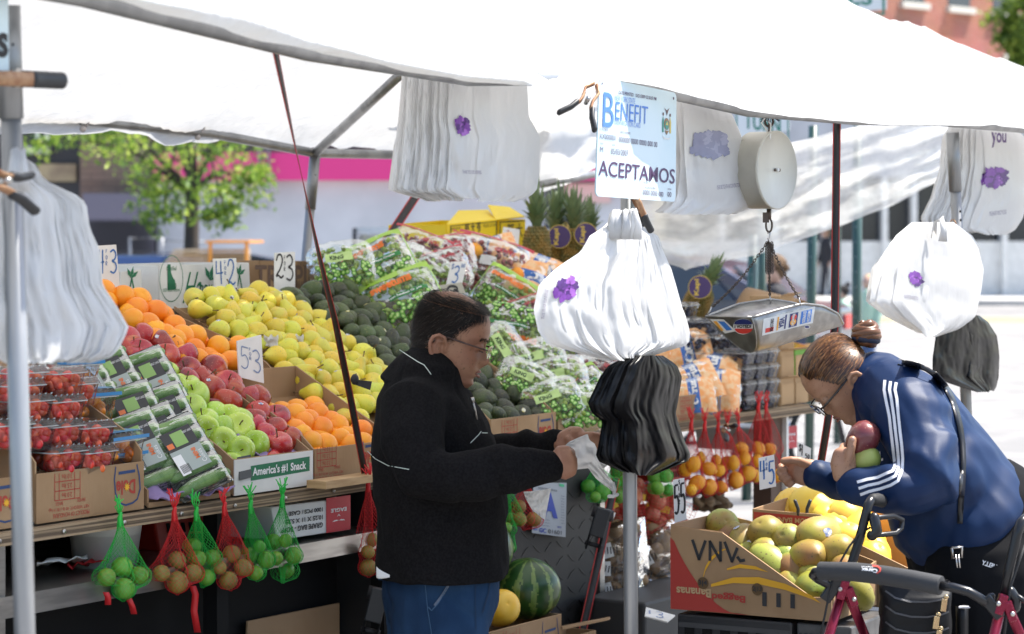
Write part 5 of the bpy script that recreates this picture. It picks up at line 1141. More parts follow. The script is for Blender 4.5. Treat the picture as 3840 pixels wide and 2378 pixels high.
# ---- hanging nets
netg=mat('green_net',(.02,.48,.06),.4);netr=mat('red_net',(.62,.015,.02),.4)
def net(label,colour,knot,pts,m,fprof,rf,t_,fruitname,group,extra=0,squash=1):
 K=PT(*knot,t_-.02);C=[(PT(x,y,t_+(.0 if i%2 else.035)-.03*(i%3==2)),r/F*(PT(x,y,t_).y)) for i,(x,y,r) in enumerate(pts)]
 nm=netg if colour=='green' else netr;t=thing('net_bag',label,'net of '+fruitname+'s',K,group)
 for c,r in C:
  b=MB();M=rrot();b.lathe(fprof(r),18,0,M,c);b.build(fruitname,m,t)
 zmin=min(c.z-r for c,r in C)-.004;cen=sum((c for c,r in C),Vector())/len(C);nh,na=30,26;rs=[]
 ztopf=max(c.z+r for c,r in C)
 for i in range(nh+1):
  u=i/nh;z=K.z+(zmin-K.z)*u;row=[]
  ctr=K.lerp(Vector((cen.x,cen.y,z)),min(1,(K.z-z)/max(.01,K.z-cen.z)));ctr.z=z
  for j in range(na):
   a=2*PI*j/na+(PI/na)*(i%2);dr=Vector((math.cos(a),math.sin(a),0));rad=.006+.03*u*(1-u)
   for c,r in C:
    k=r*r-(z-c.z)**2
    for sc_ in ((1.06,0),):
     if k>0:rad=max(rad,(c-ctr).xy.to_3d().dot(dr)+math.sqrt(k)*1.08)
    if z>c.z:
     fr=max(0,(K.z-z))/max(.02,K.z-c.z);w0=(c-K).dot(dr);rad=max(rad,((c-ctr).xy.to_3d().dot(dr)+r)*fr**1.25)
   row.append(ctr+dr*rad)
  rs.append(row)
 rs.append([Vector((cen.x,cen.y,zmin-.003))+Vector((math.cos(2*PI*j/na),math.sin(2*PI*j/na),0))*.003 for j in range(na)])
 b=MB();v=[p for r_ in rs for p in r_];f=[]
 for i in range(0,len(rs)-2):
  for j in range(na):
   if (i+0)%2==0:f.append((i*na+j,(i+1)*na+(j-1)%na,(i+2)*na+j,(i+1)*na+j))
   else:f.append((i*na+j,(i+1)*na+j,(i+2)*na+j,(i+1)*na+(j+1)%na))
 b.add(v,f,0);o=b.build('net',nm,t);mo=o.modifiers.new('cords','WIREFRAME');mo.thickness=.0011;mo.use_even_offset=False
 b=MB();b.tube([K+Vector((0,0,-.02)),K+Vector((0,-.004,.0)),K+Vector((.003,-.006,.012))],[.005,.007,.005],8,roundcap=True)
 for k in range(9):b.tube([K+Vector((0,-.005,.008)),K+Vector((rng.uniform(-.012,.012),-.008,.03)),K+Vector((rng.uniform(-.02,.02),-.01,.055+rng.uniform(-.01,.012)))],.0016,4)
 b.build('knot',nm,t)
 return t,K
sq=lambda k,l:[(q(k,x,y)[0],q(k,x,y)[1],r/1.8898) for x,y,r in l]
lp=lambda r:lemon_prof(r*.92);op_=lambda r:orange_prof(r)
T_N=1.07
gr='green nets of limes';rdg='red nets of brown limes'
net('green net of four limes hanging alone at the left of the table','green',q('G',850,690),sq('G',[(865,1040,78),(755,1110,66),(985,1095,68),(880,1190,78)]),limem,op_,.03,T_N,'lime',gr)
net('red net of brown limes with a long red tail ribbon','red',q('G',1235,650),sq('G',[(1255,990,66),(1145,1080,60),(1365,1078,64),(1258,1145,78)]),kiwim,op_,.03,T_N,'lime',rdg)
net('green net with a yellowish lime between the two left red nets','green',q('G',1390,650),sq('G',[(1370,890,60),(1400,980,62),(1505,970,60),(1465,1110,58)]),limem,op_,.03,T_N+.02,'lime',gr)
net('second red net of brown limes, left of two green nets','red',q('G',1590,615),sq('G',[(1640,945,68),(1722,1042,64),(1555,1040,52),(1618,1132,66)]),kiwim,op_,.03,T_N,'lime',rdg)
net('green net in front of the red and white printed carton, left one','green',q('G',1775,600),sq('G',[(1765,955,60),(1838,892,46),(1882,985,62),(1812,1078,54)]),limem,op_,.03,T_N,'lime',gr)
net('green net of six limes overlapping the grape bag carton, right one','green',q('G',2000,560),sq('G',[(1935,860,60),(2022,850,50),(2078,955,62),(1958,975,50),(2028,1060,60)]),limem,op_,.03,T_N,'lime',gr)
net('long red net of brown limes against the back of the man','red',q('H',190,450),sq('H',[(205,845,58),(188,930,50),(190,1040,62)]),kiwim,op_,.03,T_N,'lime',rdg)
net('green net half hidden in front of the belly of the man','green',q('H',1165,420),sq('H',[(1205,690,42),(1165,760,45),(1185,900,45)]),limem,op_,.03,T_N,'lime',gr)
net('red net of brown limes under the loose white bag','red',q('H',1320,380),sq('H',[(1262,610,50),(1262,700,52),(1362,700,56)]),kiwim,op_,.03,T_N,'lime',rdg)
net('green net of limes behind the hand held white bag','green',q('H',1800,290),sq('H',[(1750,465,50),(1852,505,56),(1900,450,44),(1800,540,40)]),limem,op_,.03,T_N,'lime',gr)
net('green net of limes touching the left side of the middle pole','green',q('H',1930,280),sq('H',[(1935,440,46),(1965,535,46),(2010,430,46)]),limem,op_,.03,T_N,'lime',gr)
net('green net of limes just right of the middle pole','green',q('H',2280,240),sq('H',[(2225,405,46),(2298,395,46),(2240,478,50),(2315,490,40)]),limem,op_,.03,T_N,'lime',gr)
ly='red nets of lemons'
for i,(kx,ky,pts,lb) in enumerate((((60,20,[(20,350,55),(75,310,60),(100,440,60),(60,490,46)],'leftmost beside the price card for five')),(155,30,[(128,265,42),(185,340,56),(187,470,64)],'second from the left'),(250,40,[(236,282,42),(258,355,46),(275,470,46)],'third from the left'),(312,40,[(312,300,54),(360,300,50),(375,420,62)],'fourth from the left with a stickered lemon'),(392,30,[(415,200,56),(440,265,48),(462,375,62)],'fifth from the left'),(535,-100,[(538,200,52),(530,285,46),(520,395,46)],'sixth from the left, hung higher'),(590,-100,[(620,200,48),(600,290,44),(670,390,42)],'rightmost, behind the price card for four'))):
 net('red net of lemons, '+lb,'red',q('I',kx,ky),sq('I',pts),lemonm,lp,.03,T_N,'lemon',ly)
rib=mat('red_ribbon',(.5,.012,.015),.5)
def ribbon(label,k,pts,wd=.012,tt=1.06):
 P=[PT(*q(k,x,y),tt) for x,y in pts];sv=Vector((1,.1,0)).normalized()*wd/2;MB().grid([[p-sv for p in P],[p+sv for p in P]]).build('red_ribbon',rib,None,label,'ribbon','red ribbon tails under the table',origin=P[0],solid=.001)
ribbon('long red ribbon tail hanging below the left red net','G',[(1365,1170),(1385,1230),(1375,1350),(1400,1500)],.018);ribbon('short red ribbon tail below the lone green net, right one','G',[(910,1255),(935,1310),(950,1370)],.016);ribbon('short red ribbon tail below the lone green net, left one','G',[(750,1215),(765,1250),(765,1305)],.016)
# ---- things on the lower shelf
def quadcarton(label,k,quad,tt,depth,m,words,prm=None):
 P=[PT(*q(k,x,y),tt) for x,y in quad];c=(P[2]+P[3])/2;t=thing('carton',label,'box',c,'printed cartons on the shelf');Bk=ET*depth
 b=MB();b.hexa([P[3],P[2],P[2]+Bk,P[3]+Bk,P[0],P[1],P[1]+Bk,P[0]+Bk]);b.build('body',m,t,bevel=.003)
 xa=(P[2]-P[3]).normalized();n=xa.cross(EZ).normalized();wd,hg=(P[2]-P[3]).length,(P[0]-P[3]).length;b=MB()
 pp_=lambda a,e,lf=.002:P[3]+xa*wd*a+EZ*hg*e+n*lf
 for w_ in words:
  if w_[0]=='rect':_,a0,a1,e0,e1,mi=w_;b.add([pp_(a0,e0),pp_(a1,e0),pp_(a1,e1),pp_(a0,e1)],[(0,1,2,3)],mi,False)
  elif w_[0]=='eagle':
   _,a,e,s_,mi=w_
   for sg in (-1,1):
    b.add([pp_(a,e-s_*.1,.0035),pp_(a+sg*s_*.25,e+s_*.1,.0035),pp_(a+sg*s_*.55,e+s_*.02,.0035),pp_(a+sg*s_*.75,e-s_*.3,.0035),pp_(a+sg*s_*.3,e-s_*.2,.0035)],[tuple(range(5)) if sg>0 else tuple(range(4,-1,-1))],mi,False)
   b.add([pp_(a-s_*.2,e+s_*.9,.0035),pp_(a,e+s_*1.45,.0035),pp_(a+s_*.2,e+s_*.9,.0035),pp_(a+s_*.1,e+s_*.9,.0035),pp_(a,e+s_*1.2,.0035),pp_(a-s_*.1,e+s_*.9,.0035)],[(0,5,4,1),(1,4,3,2)],mi,False)
  else:_,tx,a,e,ww,hh,mi=w_;put_text(b,tx,pp_(a,e,0),xa,EZ,wd*ww,hg*hh,mi,bold=.03,flip=True,lift=.0032)
 b.build('printing',prm or [inkk,mat('crimson_print',(.5,.02,.035),.5) if 'crimson_print' not in MATS else MATS['crimson_print'],inkw],t);return t
EAG=[('rect',.66,1.0,0,1,1),('t','GRAPE BAG - BOPP',.33,.26,.56,.15,0),('t','10.25 X 11 X 5.25',.36,.48,.5,.13,0),('t','1000 PCS / CASE',.38,.7,.46,.12,0),('t','EAGLE',.83,.62,.22,.11,2),('eagle',.83,.33,.12,2)]
quadcarton('white and red grape bag carton upside down on the steel shelf','G',[(1920,610),(2480,545),(2480,770),(1960,850)],1.14,.3,cardw,EAG)
quadcarton('white and red bag carton under the right table by the lemons','I',[(545,65),(808,35),(808,190),(560,220)],1.3,.3,cardw,EAG)
def crate(label,quad,k,tt,m,depth=.25):
 P=[PT(*q(k,x,y),tt) for x,y in quad];c=(P[2]+P[3])/2;t=thing('plastic_crate',label,'crate',c,'plastic crates under the tables');Bk=ET*depth
 b=MB();b.hexa([P[3],P[2],P[2]+Bk,P[3]+Bk,P[0],P[1],P[1]+Bk,P[0]+Bk]);b.build('body',m,t,bevel=.006)
 xa=(P[2]-P[3]);up=(P[0]-P[3]);n=xa.cross(EZ).normalized();b=MB()
 for i in range(10):
  for e in (.2,.55):a=.12+i*.085;b.add([P[3]+xa*a+up*e+n*.002,P[3]+xa*(a+.04)+up*e+n*.002,P[3]+xa*(a+.04)+up*(e+.28)+n*.002,P[3]+xa*a+up*(e+.28)+n*.002],[(0,1,2,3)],0,False)
 b.build('slots',blackp,t);return t
redcr=mat('red_plastic',(.42,.025,.015),.4);bluecr=mat('blue_plastic',(.01,.035,.16),.4);blkcr=mat('black_plastic',(.02,.02,.022),.35)
crate('red plastic crate on the shelf behind the hanging nets',[(1090,690),(1760,620),(1735,890),(1130,930)],'G',1.35,redcr)
crate('upper blue plastic crate behind the back of the man',[(60,520),(270,505),(270,620),(65,635)],'H',1.3,bluecr);crate('lower blue plastic crate behind the back of the man',[(62,638),(270,625),(270,740),(66,755)],'H',1.3,bluecr)
crate('red plastic crate under the right table behind the lemons',[(2290,280),(2480,260),(2480,420),(2300,440)],'H',1.35,redcr)
P_=PT(*q('G',745,1030),1.3);tp_=PT(*q('G',740,730),1.3);b=MB();b.lathe([(0.001,0),(.085,0),(.1,(tp_-P_).length*1.0),(.104,(tp_-P_).length*1.0),(.1,(tp_-P_).length*.97),(.084,.006),(.001,.006)],28,0,None,P_);b.build('bucket',whitep,None,'white plastic bucket on the shelf behind the lone green net','bucket',origin=P_)
b=MB();P=[[PT(*q('G',260+40*i,1090-4*i),1.2+.03*j)+Vector((0,0,.03+.018*nz3(i*.5,j*.5,2))) for j in range(9)] for i in range(10)];b.grid(P);b.build('crumpled_paper',whitep,None,'crumpled white paper on the shelf at left','paper',origin=P[0][0],solid=.002)
b=MB();P=[[PT(*q('G',480+34*i,1075-3*i),1.24+.03*j)+Vector((0,0,.02+.03*nz3(i*.6,j*.6,12))) for j in range(9)] for i in range(10)];b.grid(P);b.build('red_netting',rib,None,'loose red netting lying on the shelf at left','netting',origin=P[0][0],solid=.003)
P=PT(*q('G',1760,1440),1.28);b=MB();b.quad_slab(PT(*q('G',1740,1700),1.28),PT(*q('G',2400,1640),1.28),PT(*q('G',2400,1290),1.28),PT(*q('G',1750,1420),1.28),.006);b.build('cardboard_sheet',card,None,'brown cardboard standing in the dark below the shelf','cardboard',origin=P)
P=[PT(*q('H',x,y),1.11) for x,y in ((1360,440),(1595,440),(1588,825),(1350,795))];t=thing('grade_card','white and blue inspection grade card with a big letter A on the cart','notice',P[3]);b=MB();b.quad_slab(P[3],P[2],P[1],P[0],.002);b.build('card',mat('shaded_blue_card',(.3,.33,.37),.5),t)  # pale paper darkened: the shade under the table is in its colour
xa=(P[2]-P[3]).normalized();wd=(P[2]-P[3]).length;hg=(P[1]-P[2]).length;b=MB();g_=lambda a,e:P[3]+xa*wd*a+EZ*(hg*e+(P[2].z-P[3].z)*0)
put_text(b,'A',g_(.5,.55),xa,EZ,wd*.5,hg*.46,0,bold=.06,lift=.003);put_text(b,'GC',g_(.3,.07),xa,EZ,wd*.2,hg*.085,0,bold=.03,lift=.003);put_text(b,'01601',g_(.66,.07),xa,EZ,wd*.4,hg*.075,1,lift=.003);put_text(b,'INSPECTION GRADE',g_(.45,.83),xa,EZ,wd*.55,hg*.035,1,lift=.003);put_text(b,'NYC',g_(.09,.07),xa,EZ,wd*.13,hg*.04,0,bold=.04,lift=.003);put_text(b,'NYC',g_(.8,.17),xa,EZ,wd*.12,hg*.03,0,bold=.04,lift=.003)
for k in range(11):put_text(b,'Date or later',g_(.9,.25+k*.05),xa,EZ,wd*.1,hg*.018,1,lift=.003)
for k in range(3):put_text(b,'Expiration Date',g_(.35,.16+k*.055),xa,EZ,wd*.3,hg*.02,1,lift=.003)
b.add([g_(.8,.92)+NF*.003,g_(.94,.92)+NF*.003,g_(.94,.97)+NF*.003,g_(.8,.97)+NF*.003],[(0,1,2,3)],2,False);b.build('lettering',[mat('royal_blue_ink',(.01,.04,.3),.5),inkk,mat('teal_square',(.05,.4,.2),.5)],t)
wm=[mat('watermelon_dark',(.012,.045,.01),.3,col2=(.02,.07,.014),scale=20),mat('watermelon_stripe',(.09,.17,.03),.3,col2=(.16,.22,.06),scale=60)]
p=PT(*q('H',1322,1190),1.0);r=235/1.8898/F*p.y
def melon(label,p,r,seed,tiltx=8):
 n,k=110,70;M=rot(tiltx,0,20);b=MB();v=[];f=[];ms=[]
 for i in range(k+1):
  a=PI*i/k
  for j in range(n):e=2*PI*j/n;v.append(p+M@Vector((r*math.sin(a)*math.cos(e),r*math.sin(a)*math.sin(e),r*.92*math.cos(a))))
 for i in range(k):
  for j in range(n):
   e=2*PI*(j+.5)/n;u=nz3(math.cos(e)*3+seed,math.sin(e)*3,i*.09)*.5+nz3(math.cos(e)*14,math.sin(e)*14+seed,i*.35)*.45;s_=math.cos(e*11+u*2.0);f.append((i*n+j,(i+1)*n+j,(i+1)*n+(j+1)%n,i*n+(j+1)%n));ms.append(1 if s_>.62 else 0)
 mesh_obj('watermelon',v,f,wm,None,ms,label=label,cat='watermelon',group='watermelons',origin=p-Vector((0,0,r*.92)))
melon('large striped watermelon resting on a banana carton',p,r,3)
p2=PT(*q('H',1120,930),1.0);melon('watermelon mostly hidden behind the belly of the man',p2+Vector((-.075,.08,0)),.12,8)
p3=PT(*q('H',1130,1330),.98);b=MB();b.lathe(mango_prof(.06),20,0,rot(70,0,20),p3);b.build('melon',melonm,None,'yellow melon between the blue jeans and the watermelon','melon',origin=p3)
zc=p.z-r*.92;sA,sB=ST(PT(*q('H',900,1440),.9))[0],ST(PT(*q('H',1560,1370),.9))[0]
c=carton('brown banana carton on the ground carrying the watermelon',sA,sB,.9,1.1,.22,.22,hs=.22,base=zc-.2);banana_print(c,sB-.42,sB,.9,zc-.2,.22)
c=carton('open brown carton with the word PLANTS beside the watermelon carton',sB+.02,sB+.36,.98,1.1,.16,.16,base=zc-.25);b=MB();put_text(b,'PLANTS',W(sB+.16,.979,zc-.16),ES,EZ,.14,.035,0,bold=.03);b.build('printing',inkk,c)
b=MB();b.quad_slab(PT(*q('H',1560,1460),.96),PT(*q('H',1905,1395),.9),PT(*q('H',1900,1405),.8),PT(*q('H',1570,1475),.85),.006);b.build('flap',card,c)
onb=film('potato_bag_film',(.97,.95,.92),.09,.12,1.0,24,(.6,.5,.4));potm=mat('potato_skin',(.2,.12,.055),.7,col2=(.28,.18,.09),scale=18,rand=.15);ylab=mat('yellow_net_label',(.75,.5,.05),.5)
def sack(label,cat,kind,cx,cy,tt,wd,ht,ang,seed,group):
 rr=random.Random(seed);c=PT(*q('H',cx,cy),tt);t=thing('onion_net' if kind=='onion' else 'potato_bag',label,cat,c-Vector((0,0,ht/2)),group);nrm=(Vector((0,0,CAMH))-c).normalized();xa=Vector((0,0,1)).cross(nrm).normalized();ya=nrm.cross(xa);ca,sa=math.cos(R(ang)),math.sin(R(ang));x2,y2=xa*ca+ya*sa,ya*ca-xa*sa
 n=0
 for k in range(40):
  x,y=rr.uniform(-.4,.4)*wd,rr.uniform(-.4,.4)*ht
  if n>=13:break
  b=MB();r_=rr.uniform(.026,.036);b.lathe(sprof(lambda a:(max(1e-4,r_*math.sin(a)*(1 if kind=='onion' else.85)),r_*(1 if kind=='onion' else 1.25)*math.cos(a)+(r_*.25*math.exp(-(a/.25)**2) if kind=='onion' else 0))),14,0,rrot(),c+x2*x+y2*y+nrm*rr.uniform(-.01,.03));b.build('onion' if kind=='onion' else 'potato',onionm if kind=='onion' else potm,t);n+=1
 z=pillow(wd,ht,.15,seed);P=[[c+x2*(wd*(i/16-.5))+y2*(ht*(j/16-.5))+nrm*(max(0,z(wd*(i/16-.5),ht*(j/16-.5)))+.01+.012*nz3(i*.5,j*.5,seed)) for j in range(17)] for i in range(17)]
 b=MB()
 if kind=='onion':
  b.grid(P);o=b.build('net',netr,t);mo=o.modifiers.new('cords','WIREFRAME');mo.thickness=.0018;mo.use_even_offset=False
  b=MB();b.quad_slab(c+nrm*.092-x2*.05+y2*.01,c+nrm*.092+x2*.04+y2*.03,c+nrm*.092+x2*.035+y2*.055,c+nrm*.092-x2*.055+y2*.035,.001);b.build('label',ylab,t)
 else:
  b.grid(P);b.build('film',onb,t)
  b=MB();b.quad_slab(c+nrm*.1-x2*.05-y2*.04,c+nrm*.1-x2*.0-y2*.03,c+nrm*.1-x2*.01+y2*.02,c+nrm*.1-x2*.06+y2*.01,.001)
  for k in range(5):o_=c+nrm*.1018+x2*(-.035+k*.011);b.add([o_-y2*.02,o_+x2*.004-y2*.02,o_+x2*.004+y2*.004,o_+y2*.004],[(0,1,2,3)],1,False)
  b.build('label',[whitep,inkk],t)
on='red net of onions '
for x,y,a,lb in ((1900,680,10,'left of the middle pole under the table'),(2060,600,-20,'behind the middle pole, darkest'),(2230,680,-25,'topmost right of the middle pole'),(2150,790,15,'just right of the middle pole'),(2280,880,-10,'lowest, beside the mango carton')):sack(on+lb,'net of onions','onion',x,y,1.25,.26,.2,a,x,'nets of onions')
po='clear bag of brown potatoes '
for x,y,a,lb in ((1930,900,5,'under the onions, left of the pole'),(1920,1040,-10,'with crinkled film, left of the pole'),(1930,1180,5,'with a white barcode, left of the pole'),(1960,1370,30,'lowest and largest, left of the pole'),(2200,950,20,'tied and crumpled under the onions, right of the pole'),(2180,1070,-20,'with a large white label, right of the pole'),(2200,1190,10,'above the lying price card'),(2200,1480,0,'lowest, right of the pole')):sack(po+lb,'bag of potatoes','potato',x,y,1.16,.24,.2,a,x+7,'bags of potatoes')
p=PT(*q('F',340,1900),1.4)
ging=mat('ginger_skin',(.2,.14,.08),.8,rand=.2)
for k in range(22):
 x,y=rng.uniform(90,330),rng.uniform(540,640);p=PT(*q('I',x,y),rng.uniform(1.2,1.35));b=MB();b.tube([p,p+Vector((rng.uniform(-.03,.03),0,rng.uniform(-.01,.02))),p+Vector((rng.uniform(-.05,.05),rng.uniform(-.03,.03),rng.uniform(0,.03)))],[.014,.018,.012],8,roundcap=True);b.build('ginger_root',ging,None,'brown knobbly ginger root in the shade under the lemon nets','ginger','ginger roots under the lemons',origin=p)
# ---- price cards
def price(label,k,quad,tt,strokes,pen,card_m=None,th=.004,tl=None):
 P=[PT(*q(k,x,y),tt) for x,y in quad];t=thing('price_card',label,'price card',(P[2]+P[3])/2,'handwritten price cards');b=MB();b.quad_slab(P[3],P[2],P[1],P[0],th);b.build('card',card_m or signc,t)
 xa=(P[2]-P[3]);ya=(P[0]-P[3]);wd,hg=xa.length,ya.length;b=MB();n=xa.cross(ya).normalized()
 for ch,a,e,ww,hh,tk in strokes:put_strokes(b,ch,P[3]+xa*a+ya*e,xa,ya,wd*ww,hg*hh,tk,0,th/2+.001)
 b.build('lettering',pen,t)
FORv=lambda a,e,s_=.1:[('F',a,e,.09,s_,.002),('O',a,e-s_*1.6,.09,s_,.002),('R',a,e-s_*3.2,.09,s_,.002)]
price('white price card reading 4 for 3 in blue beside the white bags','D',[(690,230),(820,222),(850,570),(690,570)],2.0,[('4',.0,.42,.28,.5,.006),('3',.5,.44,.36,.48,.006)]+FORv(.33,.85,.08),penb)
price('white price card reading 4 for 2 in blue above the pears','D',[(1510,322),(1670,318),(1682,560),(1520,560)],2.06,[('4',.05,.25,.34,.68,.006),('2',.58,.24,.36,.72,.006)]+FORv(.44,.84,.1),penb)
price('white price card reading 2 for 3 in black before the avocados','D',[(1945,280),(2088,272),(2088,600),(1945,600)],1.95,[('2',.04,.45,.42,.5,.007),('3',.52,.4,.42,.56,.007)]+FORv(.43,.86,.08),inkk)
price('white price card reading 5 for 3 in faded blue among the oranges','D',[(1678,905),(1848,862),(1868,1205),(1692,1160)],1.45,[('5',.08,.28,.36,.62,.004),('3',.55,.26,.38,.62,.005)]+FORv(.44,.82,.08),penf)
price('tilted white price card reading 3.00 dollars on the red grapes','E',[(780,345),(892,338),(850,515),(742,515)],1.75,[('3',.22,.15,.45,.68,.007),('$',.05,.7,.16,.22,.003),('0',.66,.78,.12,.14,.003),('0',.8,.78,.12,.14,.003)],penb)
price('white price card with a red 4 before the yellow carton','E',[(1150,97),(1262,115),(1242,340),(1130,285)],2.05,[('4',.3,.22,.5,.62,.005),('$',.2,.85,.14,.12,.002)],penr)
price('dull folded price card behind the head of the man','E',[(668,515),(850,490),(880,570),(680,590)],1.7,[('Q',.35,.2,.4,.7,.01)],inkk,mat('dull_card',(.45,.43,.36),.8))
price('white price card reading 5 for 5 in black on the mango carton','d',[(0,0)]*4,0,[],inkk) if False else None
def price_y(label,quad,Y,strokes,pen):
 P=[PY(x,y,Y) for x,y in quad];t=thing('price_card',label,'price card',(P[2]+P[3])/2,'handwritten price cards');b=MB();b.quad_slab(P[3],P[2],P[1],P[0],.004);b.build('card',signc,t)
 xa=(P[2]-P[3]);ya=(P[0]-P[3]);b=MB()
 for ch,a,e,ww,hh,tk in strokes:put_strokes(b,ch,P[3]+xa*a+ya*e,xa,ya,xa.length*ww,ya.length*hh,tk,0,.003)
 b.build('lettering',pen,t)
price_y('white price card reading 5 for 5 in black on the mango carton',[q('H',2350,420),q('H',2430,405),q('H',2447,700),q('H',2362,725)],7.25,[('5',.04,.2,.4,.68,.006),('5',.56,.18,.4,.7,.006),('$',.44,.86,.12,.1,.002)]+FORv(.42,.72,.1),inkk)
price_y('white price card reading 4 for 5 in blue beside the reaching hand',[q('I',538,265),q('I',648,240),q('I',662,465),q('I',545,490)],7.5,[('4',.05,.3,.34,.6,.005),('5',.56,.12,.38,.72,.005)]+FORv(.42,.86,.09),penb)
price_y('small slanted price card reading 1.50 dollars behind the reaching hand',[q('I',815,150),q('I',910,195),q('I',905,285),q('I',810,260)],8.2,[('$',.1,.45,.2,.45,.003),('1',.3,.2,.1,.7,.004),('5',.6,.1,.14,.3,.003),('0',.78,.1,.14,.3,.003)],inkk)
P=[PZ(*q('H',x,y),.42) for x,y in ((2160,1325),(2365,1382),(2310,1428),(2150,1388))];t=thing('price_card','white price card with a blue 3 lying flat below the potatoes','price card',P[3],'handwritten price cards');b=MB();b.quad_slab(P[3],P[2],P[1],P[0],.004);b.build('card',signc,t)
xa=P[2]-P[3];ya=P[0]-P[3];b=MB();put_strokes(b,'3',P[3]+xa*.45+ya*.2,xa,ya,xa.length*.4,ya.length*.6,.006,0,.003);put_strokes(b,'$',P[3]+xa*.12+ya*.35,xa,ya,xa.length*.14,ya.length*.35,.003,0,.003);b.build('lettering',penb,t)
c=PZ(*q('H',2230,1450),.415);b=MB();b.hexa([W(1.6,.85,0),W(2.2,.85,0),W(2.2,1.1,0),W(1.6,1.1,0),W(1.6,.85,.4),W(2.2,.85,.4),W(2.2,1.1,.4),W(1.6,1.1,.4)]);b.build('storage_box',mat('grey_storage_plastic',(.03,.03,.032),.6),None,'grey storage box on the ground under the lying price card','box',origin=c,bevel=.01)
# ================================================================== BAGS, CARD, SCALE
bagw=mat('white_plastic_bag',(.8,.8,.8),.3,transl=.5,bump=.45,bscale=13,bdist=.01,bstretch=(1,1,.45),spec=.5)
bagk=mat('black_plastic_bag',(.003,.003,.0035),.3,bump=.25,bscale=9,bdist=.008,bstretch=(1,1,.6),spec=.1)
purp=[mat('purple_flower_print',(.15,.03,.28),.5),mat('light_purple_print',(.3,.1,.45),.5),mat('dark_purple_print',(.06,.01,.14),.5),mat('grey_bag_print',(.35,.33,.4),.5)]
def drape(bvh,x,y,lift=.002,Y0=6.5):
 o=Vector((0,0,CAMH));dr=(PY(x,y,5)-o).normalized();h=bvh.ray_cast(o,dr)
 p=h[0] if h[0] is not None else PY(x,y,Y0)
 return p-dr*lift
def drape_strip(mb,bvh,pts,wpx,m=0,lift=.003,sub=6,Y0=6.5):
 P=[]
 for (a,b_) in zip(pts,pts[1:]):P+=[(a[0]+(b_[0]-a[0])*i/sub,a[1]+(b_[1]-a[1])*i/sub) for i in range(sub)]
 P.append(pts[-1]);L_,R_=[],[]
 for i in range(len(P)):
  dx,dy=P[min(i+1,len(P)-1)][0]-P[max(i-1,0)][0],P[min(i+1,len(P)-1)][1]-P[max(i-1,0)][1];l=math.hypot(dx,dy) or 1;nx,ny=-dy/l*wpx/2,dx/l*wpx/2
  L_.append(drape(bvh,P[i][0]+nx,P[i][1]+ny,lift,Y0));R_.append(drape(bvh,P[i][0]-nx,P[i][1]-ny,lift,Y0))
 mb.grid([L_,R_],m)
def drape_poly(mb,bvh,pts,m=0,lift=.002,Y0=6.5):
 c=(sum(p[0] for p in pts)/len(pts),sum(p[1] for p in pts)/len(pts));mid=[((p[0]+c[0])/2,(p[1]+c[1])/2) for p in pts];n=len(pts)
 v=[drape(bvh,*p,lift,Y0) for p in pts]+[drape(bvh,*p,lift,Y0) for p in mid]+[drape(bvh,*c,lift,Y0)]
 mb.add(v,[(i,(i+1)%n,n+(i+1)%n,n+i) for i in range(n)]+[(n+i,n+(i+1)%n,2*n) for i in range(n)],m)
def drape_text(mb,bvh,txt,quad,m=0,lift=.003,bold=.03,Y0=6.5,flip=False):
 """text bent onto a surface; quad = left top, right top, right bottom, left bottom in photo pixels"""
 vs,fs=text_geo(txt,bold);o=[]
 for x,y in vs:
  a,e=x+.5,.5-y
  if flip:a,e=1-a,1-e
  p=[quad[0][k]*(1-a)*(1-e)+quad[1][k]*a*(1-e)+quad[2][k]*a*e+quad[3][k]*(1-a)*e for k in (0,1)];o.append(drape(bvh,p[0],p[1],lift,Y0))
 mb.add(o,fs,m,False)
def flower(mb,bvh,cx,cy,s_,seed,Y0):
 rr=random.Random(seed)
 for k in range(34):
  a=k*2.4;r0=s_*(.7*math.sqrt(k/34))*(1+.25*math.sin(a*2+seed));ux,uy=cx+r0*math.cos(a),cy+r0*math.sin(a)*.95;ps=rr.uniform(0,6);pts=[]
  for i in range(13):b_=2*PI*i/13;r_=s_*.26*(1+.3*math.sin(2*b_+ps)+.18*math.sin(5*b_+ps));pts.append((ux+r_*math.cos(b_),uy+r_*math.sin(b_)))
  drape_poly(mb,bvh,pts,rr.choices((0,1,2),(5,2,3))[0],.0014+.00012*k,Y0)
